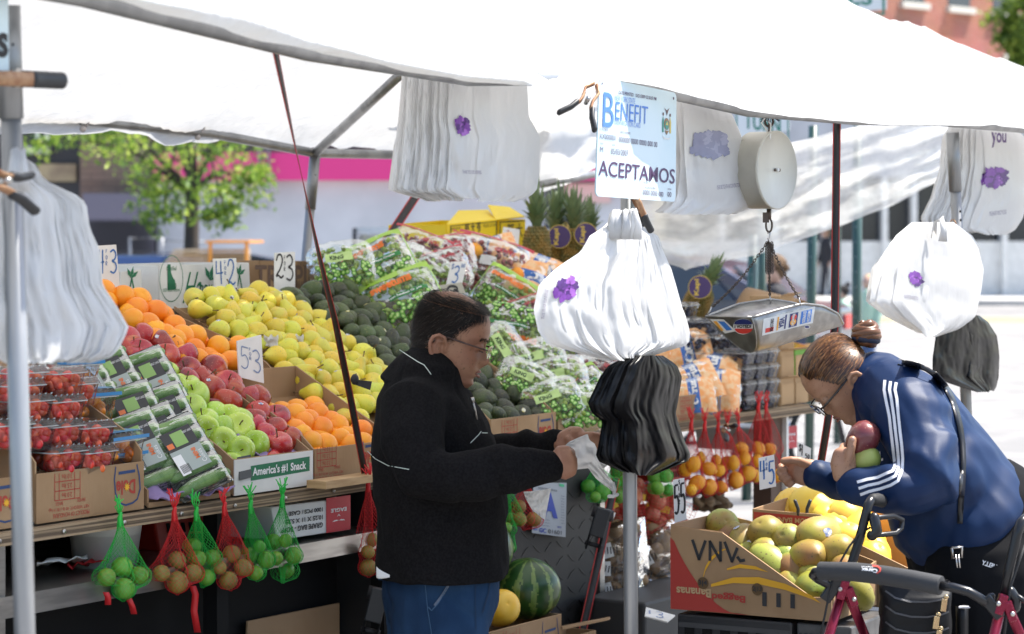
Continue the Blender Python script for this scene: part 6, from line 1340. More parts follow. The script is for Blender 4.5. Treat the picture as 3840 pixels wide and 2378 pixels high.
def bunch(label,t_,rows,thick,m,group,pages,name='bag_bunch',seed=0,cat='plastic bags',flowers=(),texts=(),inks=None,fold=.012,freq=9,loops=0):
 """carrier bags hung in a bundle: thin sheets fanned like pages inside a traced outline; pages = (left, right, depth, drop)"""
 ys=[r[0] for r in rows];Lr,Rr=[(r[0],r[1]) for r in rows],[(r[0],r[2]) for r in rows];rr=random.Random(seed);H_=ys[-1]-ys[0]
 c0=PT(*d((rows[0][1]+rows[0][2])/2,rows[0][0]),t_);t=thing(name,label,cat,c0,group);vv,ff=[],[]
 for k,(a0,a1,dp,drop) in enumerate(pages):
  nu,nv=34,34;P=[];p1,p2=rr.uniform(0,6.28),rr.uniform(0,6.28);f1=freq*(a1-a0)*(rr.uniform(.8,1.3) if k else.4);fk=fold*rr.uniform(.5,1.3)*(.45 if k>1 else 1)
  for i in range(nu+1):
   x=i/nu;col=[]
   for j in range(nv+1):
    u=j/nv;y=ys[0]+H_*u*(1-drop*(1-.5*x));xl,xr=interp(Lr,y),interp(Rr,y);xx=a0+(a1-a0)*(x+.02*math.sin(u*7+p1))
    g=math.sin(f1*6.28*x+p1+.8*u+.7*nz3(x*3,u*2,seed+k));g=math.copysign(abs(g)**.7,g)
    dep=dp*thick+fk*(.25+.75*u)*g*(.35+.65*abs(nz3(x*2.2,k,seed)*1.6))+.35*thick*(2*xx-1)**2+.02*u*nz3(x*4,u*5,seed*3+k)+.005*nz3(x*11,u*5,seed+k*2)+.004*nz3(x*17,u*17,seed+k)
    yy=y+(H_*.012*nz3(x*14,k,seed+5) if u>.9 else 0);pp_=d(xl+(xr-xl)*max(-.01,min(1.01,xx)),yy);p=PT(*pp_,t_);col.append(PY(*pp_,p.y+dep))
   P.append(col)
  b=MB();b.grid(P);b.build('bag',m,t);o=len(vv);vv+=b.v;ff+=[tuple(q_+o for q_ in f) for f in b.f]
 bv=bvh_of(vv,ff)
 for k in range(loops):
  b=MB();a=rr.uniform(-1,1);c_=c0+Vector((.02*a,-.03+.01*rr.random(),-.012));b.tube([c_+Vector((.012*a,-.01,-.05)),c_+Vector((.016*a,-.016,-.015)),c_+Vector((.006*a,-.012,.02+.012*rr.random())),c_+Vector((-.012,0,.012)),c_+Vector((-.016,.004,-.04))],[.012,.008,.006,.007,.012],8,ry=[.004,.003,.003,.003,.004]);b.build('bag_handle',m,t)
 if flowers or texts:
  b=MB()
  for fx,fy,s_,sd_ in flowers:flower(b,bv,*d(fx,fy),s_*1.5725,sd_,c0.y)
  for tx,qd in texts:drape_text(b,bv,tx,[d(*p) for p in qd],3 if len(tx)>5 else 2,.003,.02,c0.y)
  b.build('printing',inks or purp,t)
 return t,bv
def fan(n,w0,rev=False,dr=.06,seed=0):
 """n pages from a wide front sheet to the back edge"""
 rr=random.Random(seed);o=[]
 for k in range(n):
  f=k/max(1,n-1);a0,a1=f*(1-w0)*.9,w0+f*(1-w0)
  if rev:a0,a1=1-a1,1-a0
  o.append((max(0,a0-(.02 if k else 0)),a1,.1+.8*f,rr.uniform(0,dr) if k else 0))
 return o+[(0,1,1.0,.02)]
def stack(front,a0,a1,n,w,seed,rev=False):
 """wide front panels, then many narrow page edges"""
 rr=random.Random(seed);o=[(l,r,.05+.07*i,.03*i) for i,(l,r) in enumerate(front)]
 for k in range(n):f=k/max(1,n-1);l=a0+(a1-a0)*f;o.append((max(0,l+rr.uniform(-.06,.06)),min(1,l+w*rr.uniform(.8,1.2)),.25+.65*f,rr.uniform(0,.08)))
 o.append((0,1,1.0,.03));return [((1-r,1-l,d_,p) if rev else (l,r,d_,p)) for l,r,d_,p in o]
gw='bunches of white carrier bags'
bunch('big blurred bunch of white carrier bags on the left front pole',.0,[(378,35,62),(393,20,85),(430,0,106),(468,-25,190),(486,-40,207),(540,-45,214),(600,-50,236),(680,-55,242),(730,-55,275),(780,-50,307),(800,-45,300),(830,-35,285),(850,-20,270),(866,10,215)],.12,bagw,gw,stack([(0,.55),(.18,.68)],.42,.86,12,.16,1),seed=1,fold=.016,freq=7,loops=4)
bunch('flat bunch of white carrier bags under the hem left of the benefit card',.06,[(150,958,1250),(200,956,1254),(280,951,1258),(330,945,1290),(420,933,1288),(455,928,1280),(470,985,1262),(481,1010,1225)],.12,bagw,gw,stack([(0,.42),(.3,.62)],.5,.86,8,.16,2,True),seed=2,fold=.01,freq=5,flowers=[(1104,300,24,5)],texts=[('THANK YOU FOR SHOPPING',[(1103,405),(1148,407),(1148,416),(1103,414)])])
bunch('bunch of white carrier bags hanging behind the benefit card',.02,[(222,1600,1690),(260,1600,1738),(330,1600,1772),(400,1597,1795),(470,1590,1821),(490,1580,1800),(512,1555,1750)],.12,bagw,gw,fan(4,.8,True,.05,3),seed=3,fold=.011,freq=4,flowers=[(1695,345,48,8)],inks=[mat('seen_through_print',(.2,.21,.32),.5),mat('seen_through_pale',(.27,.28,.4),.5),MATS['seen_through_print'],purp[3]],texts=[('PLEASE RECYCLE AT A PARTICIPATING STORE',[(1710,442),(1765,436),(1765,446),(1710,452)])])
bunch('large sunlit bunch of white carrier bags on the middle pole',-.12,[(512,1462,1512),(540,1440,1530),(563,1405,1570),(600,1386,1582),(640,1328,1600),(680,1288,1611),(740,1273,1628),(790,1281,1642),(822,1302,1640),(843,1380,1570),(860,1450,1535)],.17,bagw,gw,stack([(0,.46),(.12,.6)],.45,.8,7,.24,4),seed=4,fold=.018,freq=8,loops=7,flowers=[(1350,690,34,3)],texts=[('THANK YOU FOR YOUR BUSINESS',[(1290,760),(1300,690),(1308,692),(1298,762)])])
bunch('round bunch of white carrier bags on the right pole above the black bag',-.12,[(530,2172,2275),(560,2137,2315),(590,2116,2335),(640,2081,2344),(690,2071,2338),(720,2067,2332),(757,2112,2326),(785,2170,2290),(803,2200,2235)],.18,bagw,gw,stack([(.22,1),(.1,.8)],.0,.2,4,.5,5),seed=5,fold=.016,freq=5,loops=3,flowers=[(2185,665,20,6)],texts=[('PLEASE RETURN OR RECYCLE',[(2156,702),(2190,708),(2190,716),(2156,710)])])
bunch('bunch of white carrier bags with a purple flower at the upper right edge',.1,[(303,2262,2420),(330,2247,2445),(400,2241,2455),(470,2222,2455),(520,2197,2442),(548,2205,2420),(560,2300,2400)],.14,bagw,gw,stack([(0,.5),(.1,.6)],.5,.88,9,.14,6,True),seed=6,fold=.016,freq=7,flowers=[(2373,424,34,2)],texts=[('you',[(2365,315),(2400,318),(2400,350),(2365,352)]),('PLEASE RECYCLE',[(2360,505),(2400,500),(2400,510),(2360,515)])])
bunch('glossy bunch of black carrier bags on the middle pole',-.1,[(848,1500,1580),(870,1452,1613),(900,1432,1626),(960,1404,1618),(985,1412,1613),(1005,1438,1616),(1050,1430,1630),(1085,1421,1645),(1100,1426,1640),(1120,1470,1590),(1134,1505,1555)],.17,bagk,'bunches of black carrier bags',stack([(.3,.85),(.0,.4)],.3,.7,3,.35,7),seed=7,fold=.02,freq=8)
bunch('black carrier bags hanging at right behind the back of the woman',-.08,[(752,2300,2335),(768,2245,2358),(800,2233,2377),(850,2226,2382),(900,2222,2380),(922,2285,2377),(935,2330,2370)],.12,bagk,'bunches of black carrier bags',stack([(0,.7),(.35,1)],.4,.6,1,.3,8),seed=8,fold=.016,freq=4)
P=[PT(*q('B',x,y),-.07) for x,y in ((1824,545),(2372,660),(2366,1432),(1797,1390))]
t=thing('benefit_card','large pale blue benefit card sign reading ACEPTAMOS clamped to the canopy','sign',(P[2]+P[3])/2)
cardb=mat('pale_blue_plastic_sheet',(.52,.68,.76),.3,col2=(.6,.72,.78),scale=3)
xa=P[2]-P[3];ya=P[0]-P[3];wd,hg=xa.length,ya.length;n=xa.cross(ya).normalized()
def sg(a,e,lf=0):return P[3]+xa*a+ya*e+(P[1]-P[0]-xa)*a*e+n*lf
def rc_(a,e,r,k0):return [(a+r*.75*math.cos(PI/2*(k0+i/5)),e+r*math.sin(PI/2*(k0+i/5))) for i in range(6)]
b=MB();b.poly_slab([sg(a,e) for a,e in rc_(.96,.95,.05,0)+rc_(.04,.95,.05,1)+rc_(.04,.05,.05,2)+rc_(.96,.05,.05,3)],.004);b.build('plate',cardb,t)
b=MB()
for tx,a,e,ww,hh,mi,bo in (('DATE PRINTED:  10/21/2009 02:30:03 PM',.48,.905,.47,.03,1,.01),('NEW YORK STATE',.32,.85,.25,.045,0,-.005),('B',.12,.735,.13,.29,0,0),('ENEFIT',.41,.745,.4,.15,0,-.005),('IDENTIFICATION CARD',.36,.645,.32,.042,0,-.005),('ID NUMBER',.07,.565,.1,.018,1,0),('XX00000X',.12,.505,.2,.045,1,0),('CARD NUMBER',.33,.565,.13,.018,1,0),('000000 0000 0000 000 00',.5,.5,.48,.045,1,0),('SEX',.05,.445,.035,.016,1,0),('M',.05,.395,.035,.045,1,0),('DOB',.19,.445,.035,.016,1,0),('05/03/2007',.27,.39,.21,.05,1,0),('ACEPTAMOS',.5,.235,.95,.13,1,.006),('XXXXX',.6,.15,.06,.014,1,0),('ACCESS NUMBER',.66,.108,.14,.016,1,0),('0000 0000 000',.7,.062,.26,.042,1,0),('SEQ#',.91,.112,.05,.016,1,0),('00',.91,.065,.05,.042,1,0)):
 put_text(b,tx,sg(a,e),P[1]*.5+P[2]*.5-P[0]*.5-P[3]*.5,ya,wd*ww,hg*hh,mi,bold=bo,lift=.0035)
def sh(pts,mi,lf):b.add([sg(a,e,lf) for a,e in pts],[tuple(range(len(pts)))],mi,False)
ov=lambda ca,ce,ra,re,k=14:[(ca+ra*math.cos(2*PI*i/k),ce+re*math.sin(2*PI*i/k)) for i in range(k)]
sh(ov(.865,.7,.036,.055),2,.003);sh(ov(.865,.69,.026,.04),4,.0035);sh([(.845,.69),(.865,.725),(.885,.69)],3,.004);sh([(.838,.64),(.892,.64),(.865,.6)],2,.0036)
for sx_,mi in ((-1,4),(1,3)):sh([(.865+sx_*.045,.77),(.865+sx_*.06,.72),(.865+sx_*.058,.62),(.865+sx_*.038,.62),(.865+sx_*.036,.72)][::-sx_],mi,.003);sh(ov(.865+sx_*.046,.785,.01,.016,8),5,.0032)
sh([(.83,.845),(.86,.825),(.87,.825),(.9,.85),(.88,.81),(.867,.775),(.855,.81)],5,.003);sh([(.81,.59),(.84,.575),(.89,.575),(.92,.59),(.9,.56),(.83,.56)][::-1],6,.003)
for a in (.035,.955):sh(ov(a,.945,.008,.014,10),1,.003)
b.build('lettering',[mat('blue_sign_ink',(.08,.22,.62),.5),mat('dark_plum_ink',(.07,.03,.1),.5),mat('crest_brown',(.28,.17,.1),.6),mat('crest_yellow',(.6,.48,.15),.6),mat('crest_green',(.08,.3,.24),.6),mat('crest_dark',(.16,.1,.1),.6),whitep],t)
P=[PT(*d(x,y),-.04) for x,y in ((-150,-60),(17,-40),(20,178),(-150,185))];t=thing('letter_sign','pale blue sign ending in a black S at the left edge','sign',P[2]);b=MB();b.quad_slab(P[3],P[2],P[1],P[0],.004);b.build('plate',cardb,t)
b=MB();xa,ya=P[2]-P[3],P[1]-P[2];put_text(b,'S',PT(*d(3,108),-.04),xa,ya,.028,.045,0,bold=.06,lift=.004);b.build('lettering',inkk,t)
scm=mat('cream_scale_enamel',(.55,.53,.46),.4,col2=(.47,.45,.39),scale=6)
zinc=mat('old_zinc',(.36,.35,.33),.4,metal=.85,col2=(.24,.23,.22),scale=18,bump=.15,bscale=30);chain_m=mat('dark_chain_iron',(.11,.085,.07),.45,metal=.7)
c=PY(*q('C',662,1205),7.05);nf=Vector((.8,-.6,0));R_d=145/F*7.05
t=thing('hanging_scale','cream round hanging scale with a zinc pan on chains','scale',c);M=frame((nf.y*-1,nf.x,0),nf)
b=MB();b.lathe([(0.001,-.085),(R_d*.97,-.085),(R_d,-.08),(R_d,-.004),(R_d*1.02,-.003),(R_d*1.02,.004),(R_d*.985,.006),(R_d*.97,.002),(.001,.002)],56,0,M,c);b.build('dial_case',scm,t)
b=MB()
for dx in (-.012,.012):b.tube([c+M@Vector((dx,0,.0015)),c+M@Vector((dx,0,.006))],.0045,10)
b.build('screws',chain_m,t);b=MB();b.tube([c+M@Vector((0,0,.0015)),c+M@Vector((0,0,.009))],.005,12);b.build('centre_cap',whitep,t)
def loop(mb,c,r,n,th,el=1.0):mb.tube([c+Vector((r*math.cos(2*PI*i/16)*n[0],r*math.cos(2*PI*i/16)*n[1],el*r*math.sin(2*PI*i/16))) for i in range(17)],th,6)
b=MB();loop(b,PY(*q('C',612,860),7.08),.012,(1,0),.0035,1.3);loop(b,PY(*q('C',615,905),7.08),.012,(0,1),.0035,1.5);b.tube([PY(*q('C',612,930),7.08),PY(*q('C',612,960),7.08)],.006,8);b.build('hanger',chain_m,t)
b=MB();hp=PY(*q('C',620,815),7.08)
for k in range(60):a=rng.uniform(0,6.28);b.tube([hp,hp+Vector((math.cos(a)*.03,math.sin(a)*.03,rng.uniform(-.022,.01)))],.0008,4)
b.build('rope_tuft',mat('navy_rope',(.03,.035,.06),.8),t)
b=MB();b.tube([PY(*q('C',600,930),7.04),PY(*q('C',560,870),7.06),PY(*q('C',590,830),7.06)],.0025,6);b.tube([PY(*q('C',620,985),7.0),PY(*q('C',625,880),7.05),PY(*q('C',600,850),7.06)],.0025,6);b.build('tie_cord',whitep,t)
b=MB();b.tube([PY(*q('C',612,1480),7.1),PY(*q('F',612,40),7.1)],.007,8);b.box(PY(*q('F',590,30),7.1),(.018,.012,.03));loop(b,PY(*q('F',612,85),7.1),.009,(1,0),.003,2.2);b.build('spring_rod',chain_m,t)
b=MB();b.tube([PY(*q('F',x,y),7.1) for x,y in ((604,145),(612,125),(620,140),(615,175),(606,190),(602,175))],.0022,6);b.build('hook',steel,t)
nr_=[PY(*q('F',x,y),Y) for x,y,Y in ((490,738,7.0),(680,682,7.06),(850,640,7.12),(1000,657,7.2),(1100,712,7.26),(1138,783,7.3))];fr_=[PY(*q('F',x,y),Y) for x,y,Y in ((165,730,7.17),(400,640,7.26),(620,608,7.34),(780,632,7.4),(960,690,7.42),(1128,778,7.36))];bt_=[PY(*q('F',x,y),Y) for x,y,Y in ((478,985,7.1),(620,955,7.14),(780,905,7.2),(930,855,7.25),(1060,815,7.3),(1136,790,7.33))]
def cross(k,u):
 i=min(4,int(k));f=k-i;A,B_,C_=[l[i].lerp(l[i+1],f) for l in (nr_,bt_,fr_)];c2=B_*2-(A+C_)/2
 p=A*(1-u)**2+c2*2*u*(1-u)+C_*u*u;m_=(A+C_)/2;return p
P=[[cross(5*i/24,j/16) for j in range(17)] for i in range(25)];b=MB();b.grid(P);e0=P[0];m0=(e0[0]+e0[-1])/2
b.add(e0+[m0],[(i,i+1,len(e0)) for i in range(len(e0)-1)],0,False);o=b.build('pan',zinc,t,solid=.0025);pbv=bvh_of(b.v,b.f)
b=MB();rim=[p[0] for p in P]+[p[-1] for p in P[::-1]]+[P[0][0]];b.tube(rim,.0035,8);b.tube(e0,.0025,6);b.build('pan_rim',zinc,t)
def chainpts(a,e,sag,n):return [a.lerp(e,i/n)-Vector((0,0,sag*math.sin(PI*i/n))) for i in range(n+1)]
hk=PY(*q('F',608,195),7.1)
for e,sg_ in ((PY(*q('F',205,668),7.17),.015),(PY(*q('F',828,605),7.1),.008),(PY(*q('F',618,590),7.33),0)):
 b=MB();n_=int((e-hk).length/.0085);pts=chainpts(hk,e,sg_,n_)
 for i in range(n_):
  a,f=pts[i],pts[i+1];dr=(f-a).normalized();s1=dr.cross(Vector((0,1,0))).normalized();s2=dr.cross(s1);sv=s1 if i%2 else s2;c_=(a+f)/2;b.tube([c_+dr*.0068*math.cos(2*PI*k/10)+sv*.0034*math.sin(2*PI*k/10) for k in range(11)],.0013,4)
 b.build('chain',chain_m,t)
b=MB()
for x in (595,612,632):
 for i in range(22):c_=PY(*q('F',x+3*(i%2),215+i*9.5),7.1);b.tube([c_+Vector((.0034*math.cos(2*PI*k/8),.002*math.sin(2*PI*k/8)*(i%2),.0062*math.sin(2*PI*k/8))) for k in range(9)],.0013,4)
b.build('chain',chain_m,t)
b=MB()
for pts in (((205,662),(195,690),(175,720)),((825,600),(832,640),(838,655)),((618,585),(622,610),(626,632))):b.tube([PY(*q('F',x,y),7.1 if pts[0][0]>700 else (7.33 if pts[0][0]>500 else 7.16)) for x,y in pts],.002,6)
b.build('hook',steel,t)
fq=lambda l:[q('F',x,y) for x,y in l]
stm=[whitep,mat('sticker_blue',(.05,.2,.6),.4),mat('sticker_navy',(.02,.03,.15),.4),mat('sticker_red',(.65,.05,.04),.4),mat('sticker_orange',(.85,.4,.05),.4),inkk]
def stick_(quad,mi,lf=.003):
 Qs=fq(quad);b.grid([[drape(pbv,*[Qs[0][k]*(1-i/8)*(1-j/4)+Qs[1][k]*i/8*(1-j/4)+Qs[2][k]*i/8*j/4+Qs[3][k]*(1-i/8)*j/4 for k in (0,1)],lf,7.1) for j in range(5)] for i in range(9)],mi)
b=MB();sq4=((573,748),(940,660),(922,778),(562,868))
def sub4(a0,a1,e0,e1):g=lambda a,e:tuple(sq4[0][k]*(1-a)*(1-e)+sq4[1][k]*a*(1-e)+sq4[2][k]*a*e+sq4[3][k]*(1-a)*e for k in (0,1));return (g(a0,e0),g(a1,e0),g(a1,e1),g(a0,e1))
stick_(sq4,0);stick_(sub4(.06,.22,.12,.88),0,.0036);stick_(sub4(.06,.22,.62,.88),3,.004);stick_(sub4(.28,.31,.1,.9),4,.004);stick_(sub4(.43,.46,.08,.92),2,.004);stick_(sub4(.52,.68,.1,.92),2,.004);stick_(sub4(.74,.95,.12,.88),1,.004)
for ce,mi in ((.36,3),(.64,4)):
 pts=[sub4(.6+.06*math.cos(2*PI*i/14),1,ce+.19*math.sin(2*PI*i/14),1)[0] for i in range(14)];drape_poly(b,pbv,fq(pts),mi,.0046,7.1)
def rt(tx,a0,a1,e0,e1,mi):s4=sub4(a0,a1,e0,e1);drape_text(b,pbv,tx,fq([s4[1],s4[2],s4[3],s4[0]]),mi,.0052,.03,7.1)
rt('DISCOVER',.15,.21,.14,.9,5);rt('VISA',.32,.42,.2,.8,2);rt('MasterCard',.57,.63,.14,.88,0);rt('AMERICAN',.87,.93,.16,.84,0);rt('EXPRESS',.78,.84,.16,.84,0)
stick_(((190,750),(290,752),(380,835),(300,852)),0);stick_(((250,765),(295,768),(350,825),(312,832)),1,.004);stick_(((215,765),(240,765),(290,830),(275,835)),4,.004)
pts=[(428+70*math.cos(2*PI*i/24),802+56*math.sin(2*PI*i/24)) for i in range(24)];drape_poly(b,pbv,fq(pts),0,.003,7.1);drape_poly(b,pbv,fq([(428+64*math.cos(PI+PI*i/12),788+38*math.sin(PI+PI*i/12)) for i in range(13)]),2,.004,7.1);drape_poly(b,pbv,fq([(432+62*math.cos(PI*i/12),818+36*math.sin(PI*i/12)) for i in range(13)]),3,.004,7.1);drape_text(b,pbv,'I VOTED!',fq([(368,790),(486,790),(486,814),(368,814)]),5,.0048,.05,7.1)
drape_poly(b,pbv,fq([(882+22*math.cos(2*PI*i/14),806+13*math.sin(2*PI*i/14)) for i in range(14)]),0,.003,7.1);drape_poly(b,pbv,fq([(882+17*math.cos(2*PI*i/14),806+9*math.sin(2*PI*i/14)) for i in range(14)]),2,.004,7.1)
b.build('stickers',stm,t)
# ================================================================== MANGO AND MELON CARTONS, CRATES
A_,B_=Vector((.88,-.475,0)),Vector((.475,.88,0));o0=PY(*d(1600,1452),7.08);Wd,Dp=.5,.36
def bp(a,e,z,base=None):return (base or o0)+A_*a+B_*e+Vector((0,0,z))
t=thing('carton','large banana carton cut down at the front and full of mangoes','box',bp(Wd/2,0,0),'cut banana cartons with fruit in the sun')
def slab(mb,pts,th=.006,m=0):mb.poly_slab(pts,th,m)
b=MB();slab(b,[bp(a,0,z) for a,z in ((0,0),(Wd,0),(Wd,.07),(.44,.065),(.165,.232),(.0,.243))]);b.build('front_panel',[card],t)
b=MB();slab(b,[bp(0,.006,0),bp(0,Dp,0),bp(0,Dp,.245),bp(0,.006,.247)]);b.build('side_panel',[card,cardin],t)
b=MB();slab(b,[bp(.006,Dp,0),bp(Wd-.006,Dp,0),bp(Wd-.006,Dp,.13),bp(.34,Dp,.18),bp(.006,Dp,.243)]);b.build('back_panel',[card,cardin],t)
b=MB();slab(b,[bp(Wd,.006,0),bp(Wd,Dp,0),bp(Wd,Dp,.13),bp(Wd,.06,.08),bp(Wd,.006,.07)]);b.build('side_panel',[card,cardin],t)
b=MB();slab(b,[bp(.004,.004,.004),bp(Wd-.004,.004,.004),bp(Wd-.004,Dp-.004,.004),bp(.004,Dp-.004,.004)]);b.build('base_panel',[cardin],t)
b=MB();slab(b,[bp(0,-.001,.243),bp(.165,-.001,.234),bp(.16,.02,.224),bp(0,.02,.23)],.004);b.build('folded_rim',[cardin],t)
b=MB();nB=-B_
def fr(a,z,lf=.0042):return bp(a,0,z)+nB*lf
tri=[(0,.21)]+[(.012+.2*(i/10)**1.1,.2*(1-i/10)**1.7) for i in range(11)]+[(.25,0.001),(0.001,.001)]
b.add([fr(a,z) for a,z in tri],[tuple(range(len(tri)))],1,False)
for tx,a,z,ww,hh,mi,fl in (('Bagged',.185,.048,.105,.026,1,True),('Bananas',.075,.055,.11,.026,2,True),('111',.34,.05,.1,.04,0,True)):put_text(b,tx,fr(a,z,0),A_,EZ,ww,hh,mi,bold=.03,flip=fl,lift=.0055)
def stroke3(pts,th,mi=0):
 for p,q_ in zip(pts,pts[1:]):p,q_=Vector(p),Vector(q_);dd=(q_-p).normalized();nn=Vector((-dd.y,dd.x))*th/2;p-=dd*th*.3;q_+=dd*th*.3;b.add([fr(v.x,v.y,.006) for v in (p-nn,q_-nn,q_+nn,p+nn)],[(0,1,2,3)],mi,False)
x0,zt0,zb0=.072,.205,.152
stroke3([(x0,zt0),(x0+.02,zb0),(x0+.04,zt0)],.009);stroke3([(x0+.055,zb0),(x0+.055,zt0),(x0+.088,zb0),(x0+.088,zt0)],.009);stroke3([(x0+.102,zt0),(x0+.124,zb0),(x0+.14,.19)],.009);stroke3([(x0+.142,.165),(x0+.15,.155),(x0+.162,.158)],.009)
def arc(pts,w0,w1):
 L_,R_=[],[]
 for i,(a,z) in enumerate(pts):
  k=i/(len(pts)-1);ww=w0+(w1-w0)*k;ww*=math.sin(PI*min(1,max(.12,k*.9+.1)));L_.append(fr(a,z+ww,.005));R_.append(fr(a,z-ww,.005))
 b.grid([L_,R_],3,False)
arc([(.105,.1),(.112,.125),(.13,.155),(.16,.18),(.185,.19)],.008,.004);arc([(.18,.128),(.22,.14),(.27,.138),(.31,.128)],.006,.006);arc([(.13,.078),(.2,.098),(.28,.102),(.36,.09),(.44,.066),(.47,.05)],.011,.009)
for a,z,tx in ((.105,.083,'3|4'),(.275,.077,'2|13')):
 b.add([fr(a+.0175*math.cos(2*PI*i/20),z+.0175*math.sin(2*PI*i/20),.0062) for i in range(20)],[tuple(range(20))],4,False);put_text(b,tx,fr(a,z,0),A_,EZ,.028,.018,0,bold=.03,lift=.008)
b.build('printing',[inkk,mat('banana_box_red',(.36,.035,.025),.7),mat('pale_box_print',(.45,.3,.16),.7),mat('banana_box_yellow',(.7,.36,.02),.7),mat('shadowed_hole',(.12,.07,.03),.9)],t)
o1=bp(.1,Dp+.02,-.01)
t=thing('carton','second banana carton behind the mangoes, full of yellow melons','box',o1+A_*.25,'cut banana cartons with fruit in the sun')
def b1(a,e,z):return bp(a,e,z,o1)
b=MB();slab(b,[b1(0,0,0),b1(.5,0,0),b1(.5,0,.12),b1(.3,0,.2),b1(.22,0,.265),b1(0,0,.27)]);b.build('front_panel',[card],t)
b=MB();slab(b,[b1(.005,-.0045,.23),b1(.25,-.0045,.215),b1(.24,-.0045,.255),b1(.005,-.0045,.262)],.002);put_text(b,'PREMIUM BANANAS',b1(.13,-.006,.243),A_,EZ,.2,.016,1,flip=True,bold=.02);b.build('printing',[MATS['banana_box_red'],MATS['pale_box_print']],t)
b=MB();slab(b,[b1(0,.006,0),b1(0,.38,0),b1(0,.38,.28),b1(0,.006,.27)]);b.build('side_panel',[card],t)
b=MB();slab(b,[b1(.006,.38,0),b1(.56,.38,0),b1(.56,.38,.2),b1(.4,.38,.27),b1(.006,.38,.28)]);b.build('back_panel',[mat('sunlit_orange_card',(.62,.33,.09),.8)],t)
b=MB();slab(b,[b1(.5,.006,0),b1(.5,.37,0),b1(.5,.37,.1),b1(.5,.006,.1)]);b.build('side_panel',[card],t)
b=MB();slab(b,[b1(.004,.004,.004),b1(.496,.004,.004),b1(.496,.376,.004),b1(.004,.376,.004)]);b.build('base_panel',[cardin],t)
clamp('gold jawed spring clamp standing between the mango and melon cartons',PY(*q('I',850,700),7.3),PY(*q('I',850,790),7.3),.25,.09,face=(0,-1,0))
crate('black plastic milk crate under the mango carton',[(30,1345),(775,1410),(770,1620),(36,1560)],'I',.1,blkcr,.3) if False else None
t=thing('milk_crate','black plastic milk crate under the mango carton','crate',bp(.25,.18,-.56))
b=MB();b.hexa([bp(.02,.0,-.3),bp(.38,.0,-.3),bp(.38,.34,-.3),bp(.02,.34,-.3),bp(.02,.0,-.012),bp(.38,.0,-.012),bp(.38,.34,-.012),bp(.02,.34,-.012)]);b.build('body',blkcr,t,bevel=.006)
b=MB()
for i in range(6):
 for j in range(4):b.box(bp(.06+i*.056,-.001,-.26+j*.065),(.03,.004,.03),frame(A_,(0,0,1)))
b.build('grid_holes',blackp,t)
b=MB();b.add([bp(.025,-.0015,-.05),bp(.375,-.0015,-.05),bp(.375,-.0015,-.035),bp(.025,-.0015,-.035)],[(0,1,2,3)],0,False);b.build('rim_band',mat('dark_grey_plastic',(.05,.05,.052),.4),t)
t=thing('milk_crate','grey black crate with pale lettering beneath the right end of the mango carton','crate',bp(.5,.18,-.56))
b=MB();b.hexa([bp(.385,.02,-.3),bp(.55,.02,-.3),bp(.55,.34,-.3),bp(.385,.34,-.3),bp(.385,.02,-.014),bp(.55,.02,-.014),bp(.55,.34,-.014),bp(.385,.34,-.014)]);b.build('body',mat('scuffed_grey_plastic',(.09,.09,.092),.4,col2=(.05,.05,.052),scale=20),t,bevel=.006)
b=MB();put_text(b,'LucerneFOODS',bp(.468,.02,-.055),A_,EZ,.15,.028,0,bold=.03,flip=True,lift=.003);b.build('lettering',inkk,t)
t=thing('milk_crate','lower black crate standing on the ground under the mango stand','crate',bp(.25,.18,-.56));b=MB();b.hexa([Vector((p.x,p.y,0)) for p in (bp(.02,.01,0),bp(.55,.01,0),bp(.55,.34,0),bp(.02,.34,0))]+[bp(.02,.01,-.304),bp(.55,.01,-.304),bp(.55,.34,-.304),bp(.02,.34,-.304)]);b.build('body',blkcr,t,bevel=.006)
RM=.052
PM=[fruit('mango',mango_prof(RM),mangom,22,asym,[(0,0,RM),(.001,0,RM*1.16)]),fruit('mango',mango_prof(RM),mangom,22,asym,sticker=(1.5,.2),r=RM)]
def inbox(o,e0,e1):
 def f(x,y):
  e=e0+(e1-e0)*(y-1940)/330;dr=PY(x,y,1)-Vector((0,0,CAMH));c=Vector((0,0,CAMH));return c+dr*((o-c).dot(B_)+e)/dr.dot(B_)
 return f
mp_=inbox(o0,.3,.07)
pile('mango','mango','green yellow mango','mango carton','mangoes in the sunlit carton',PM,L('I',(270,745,.95),(430,855,.95),(605,835,1.1),(760,860,1.1),(955,815,1.1),(605,950,.95),(895,980,1.15),(1085,935),(640,1050,1.2),(790,1060,.9),(905,1105,.85),(935,1190,1.15),(780,1165,.8),(470,930,.8),(1230,1210,.85),(1150,1050,.9),(1090,1130,.9),(330,830,.8),(720,960,.9)),mp_,RM,lambda:rot(rng.gauss(70,30),rng.gauss(0,30),rng.uniform(0,360)))
kill(PM)
RL=.06
PL=[fruit('melon',mango_prof(RL),melonm,22)]
pile('melon','melon','bright yellow melon','rear carton','yellow melons in the sunlit carton',PL,L('I',(765,625),(930,640,1.15),(1000,730,.9),(1085,800,1.2),(1110,760,1.1),(1180,720),(1225,790),(1315,865),(1280,945),(1350,925,.9),(1320,1005,1.1),(1250,870),(1180,880),(1000,690,.9)),inbox(o1,.3,.1),RL,lambda:rot(rng.gauss(80,25),0,rng.uniform(0,360)))
kill(PL)
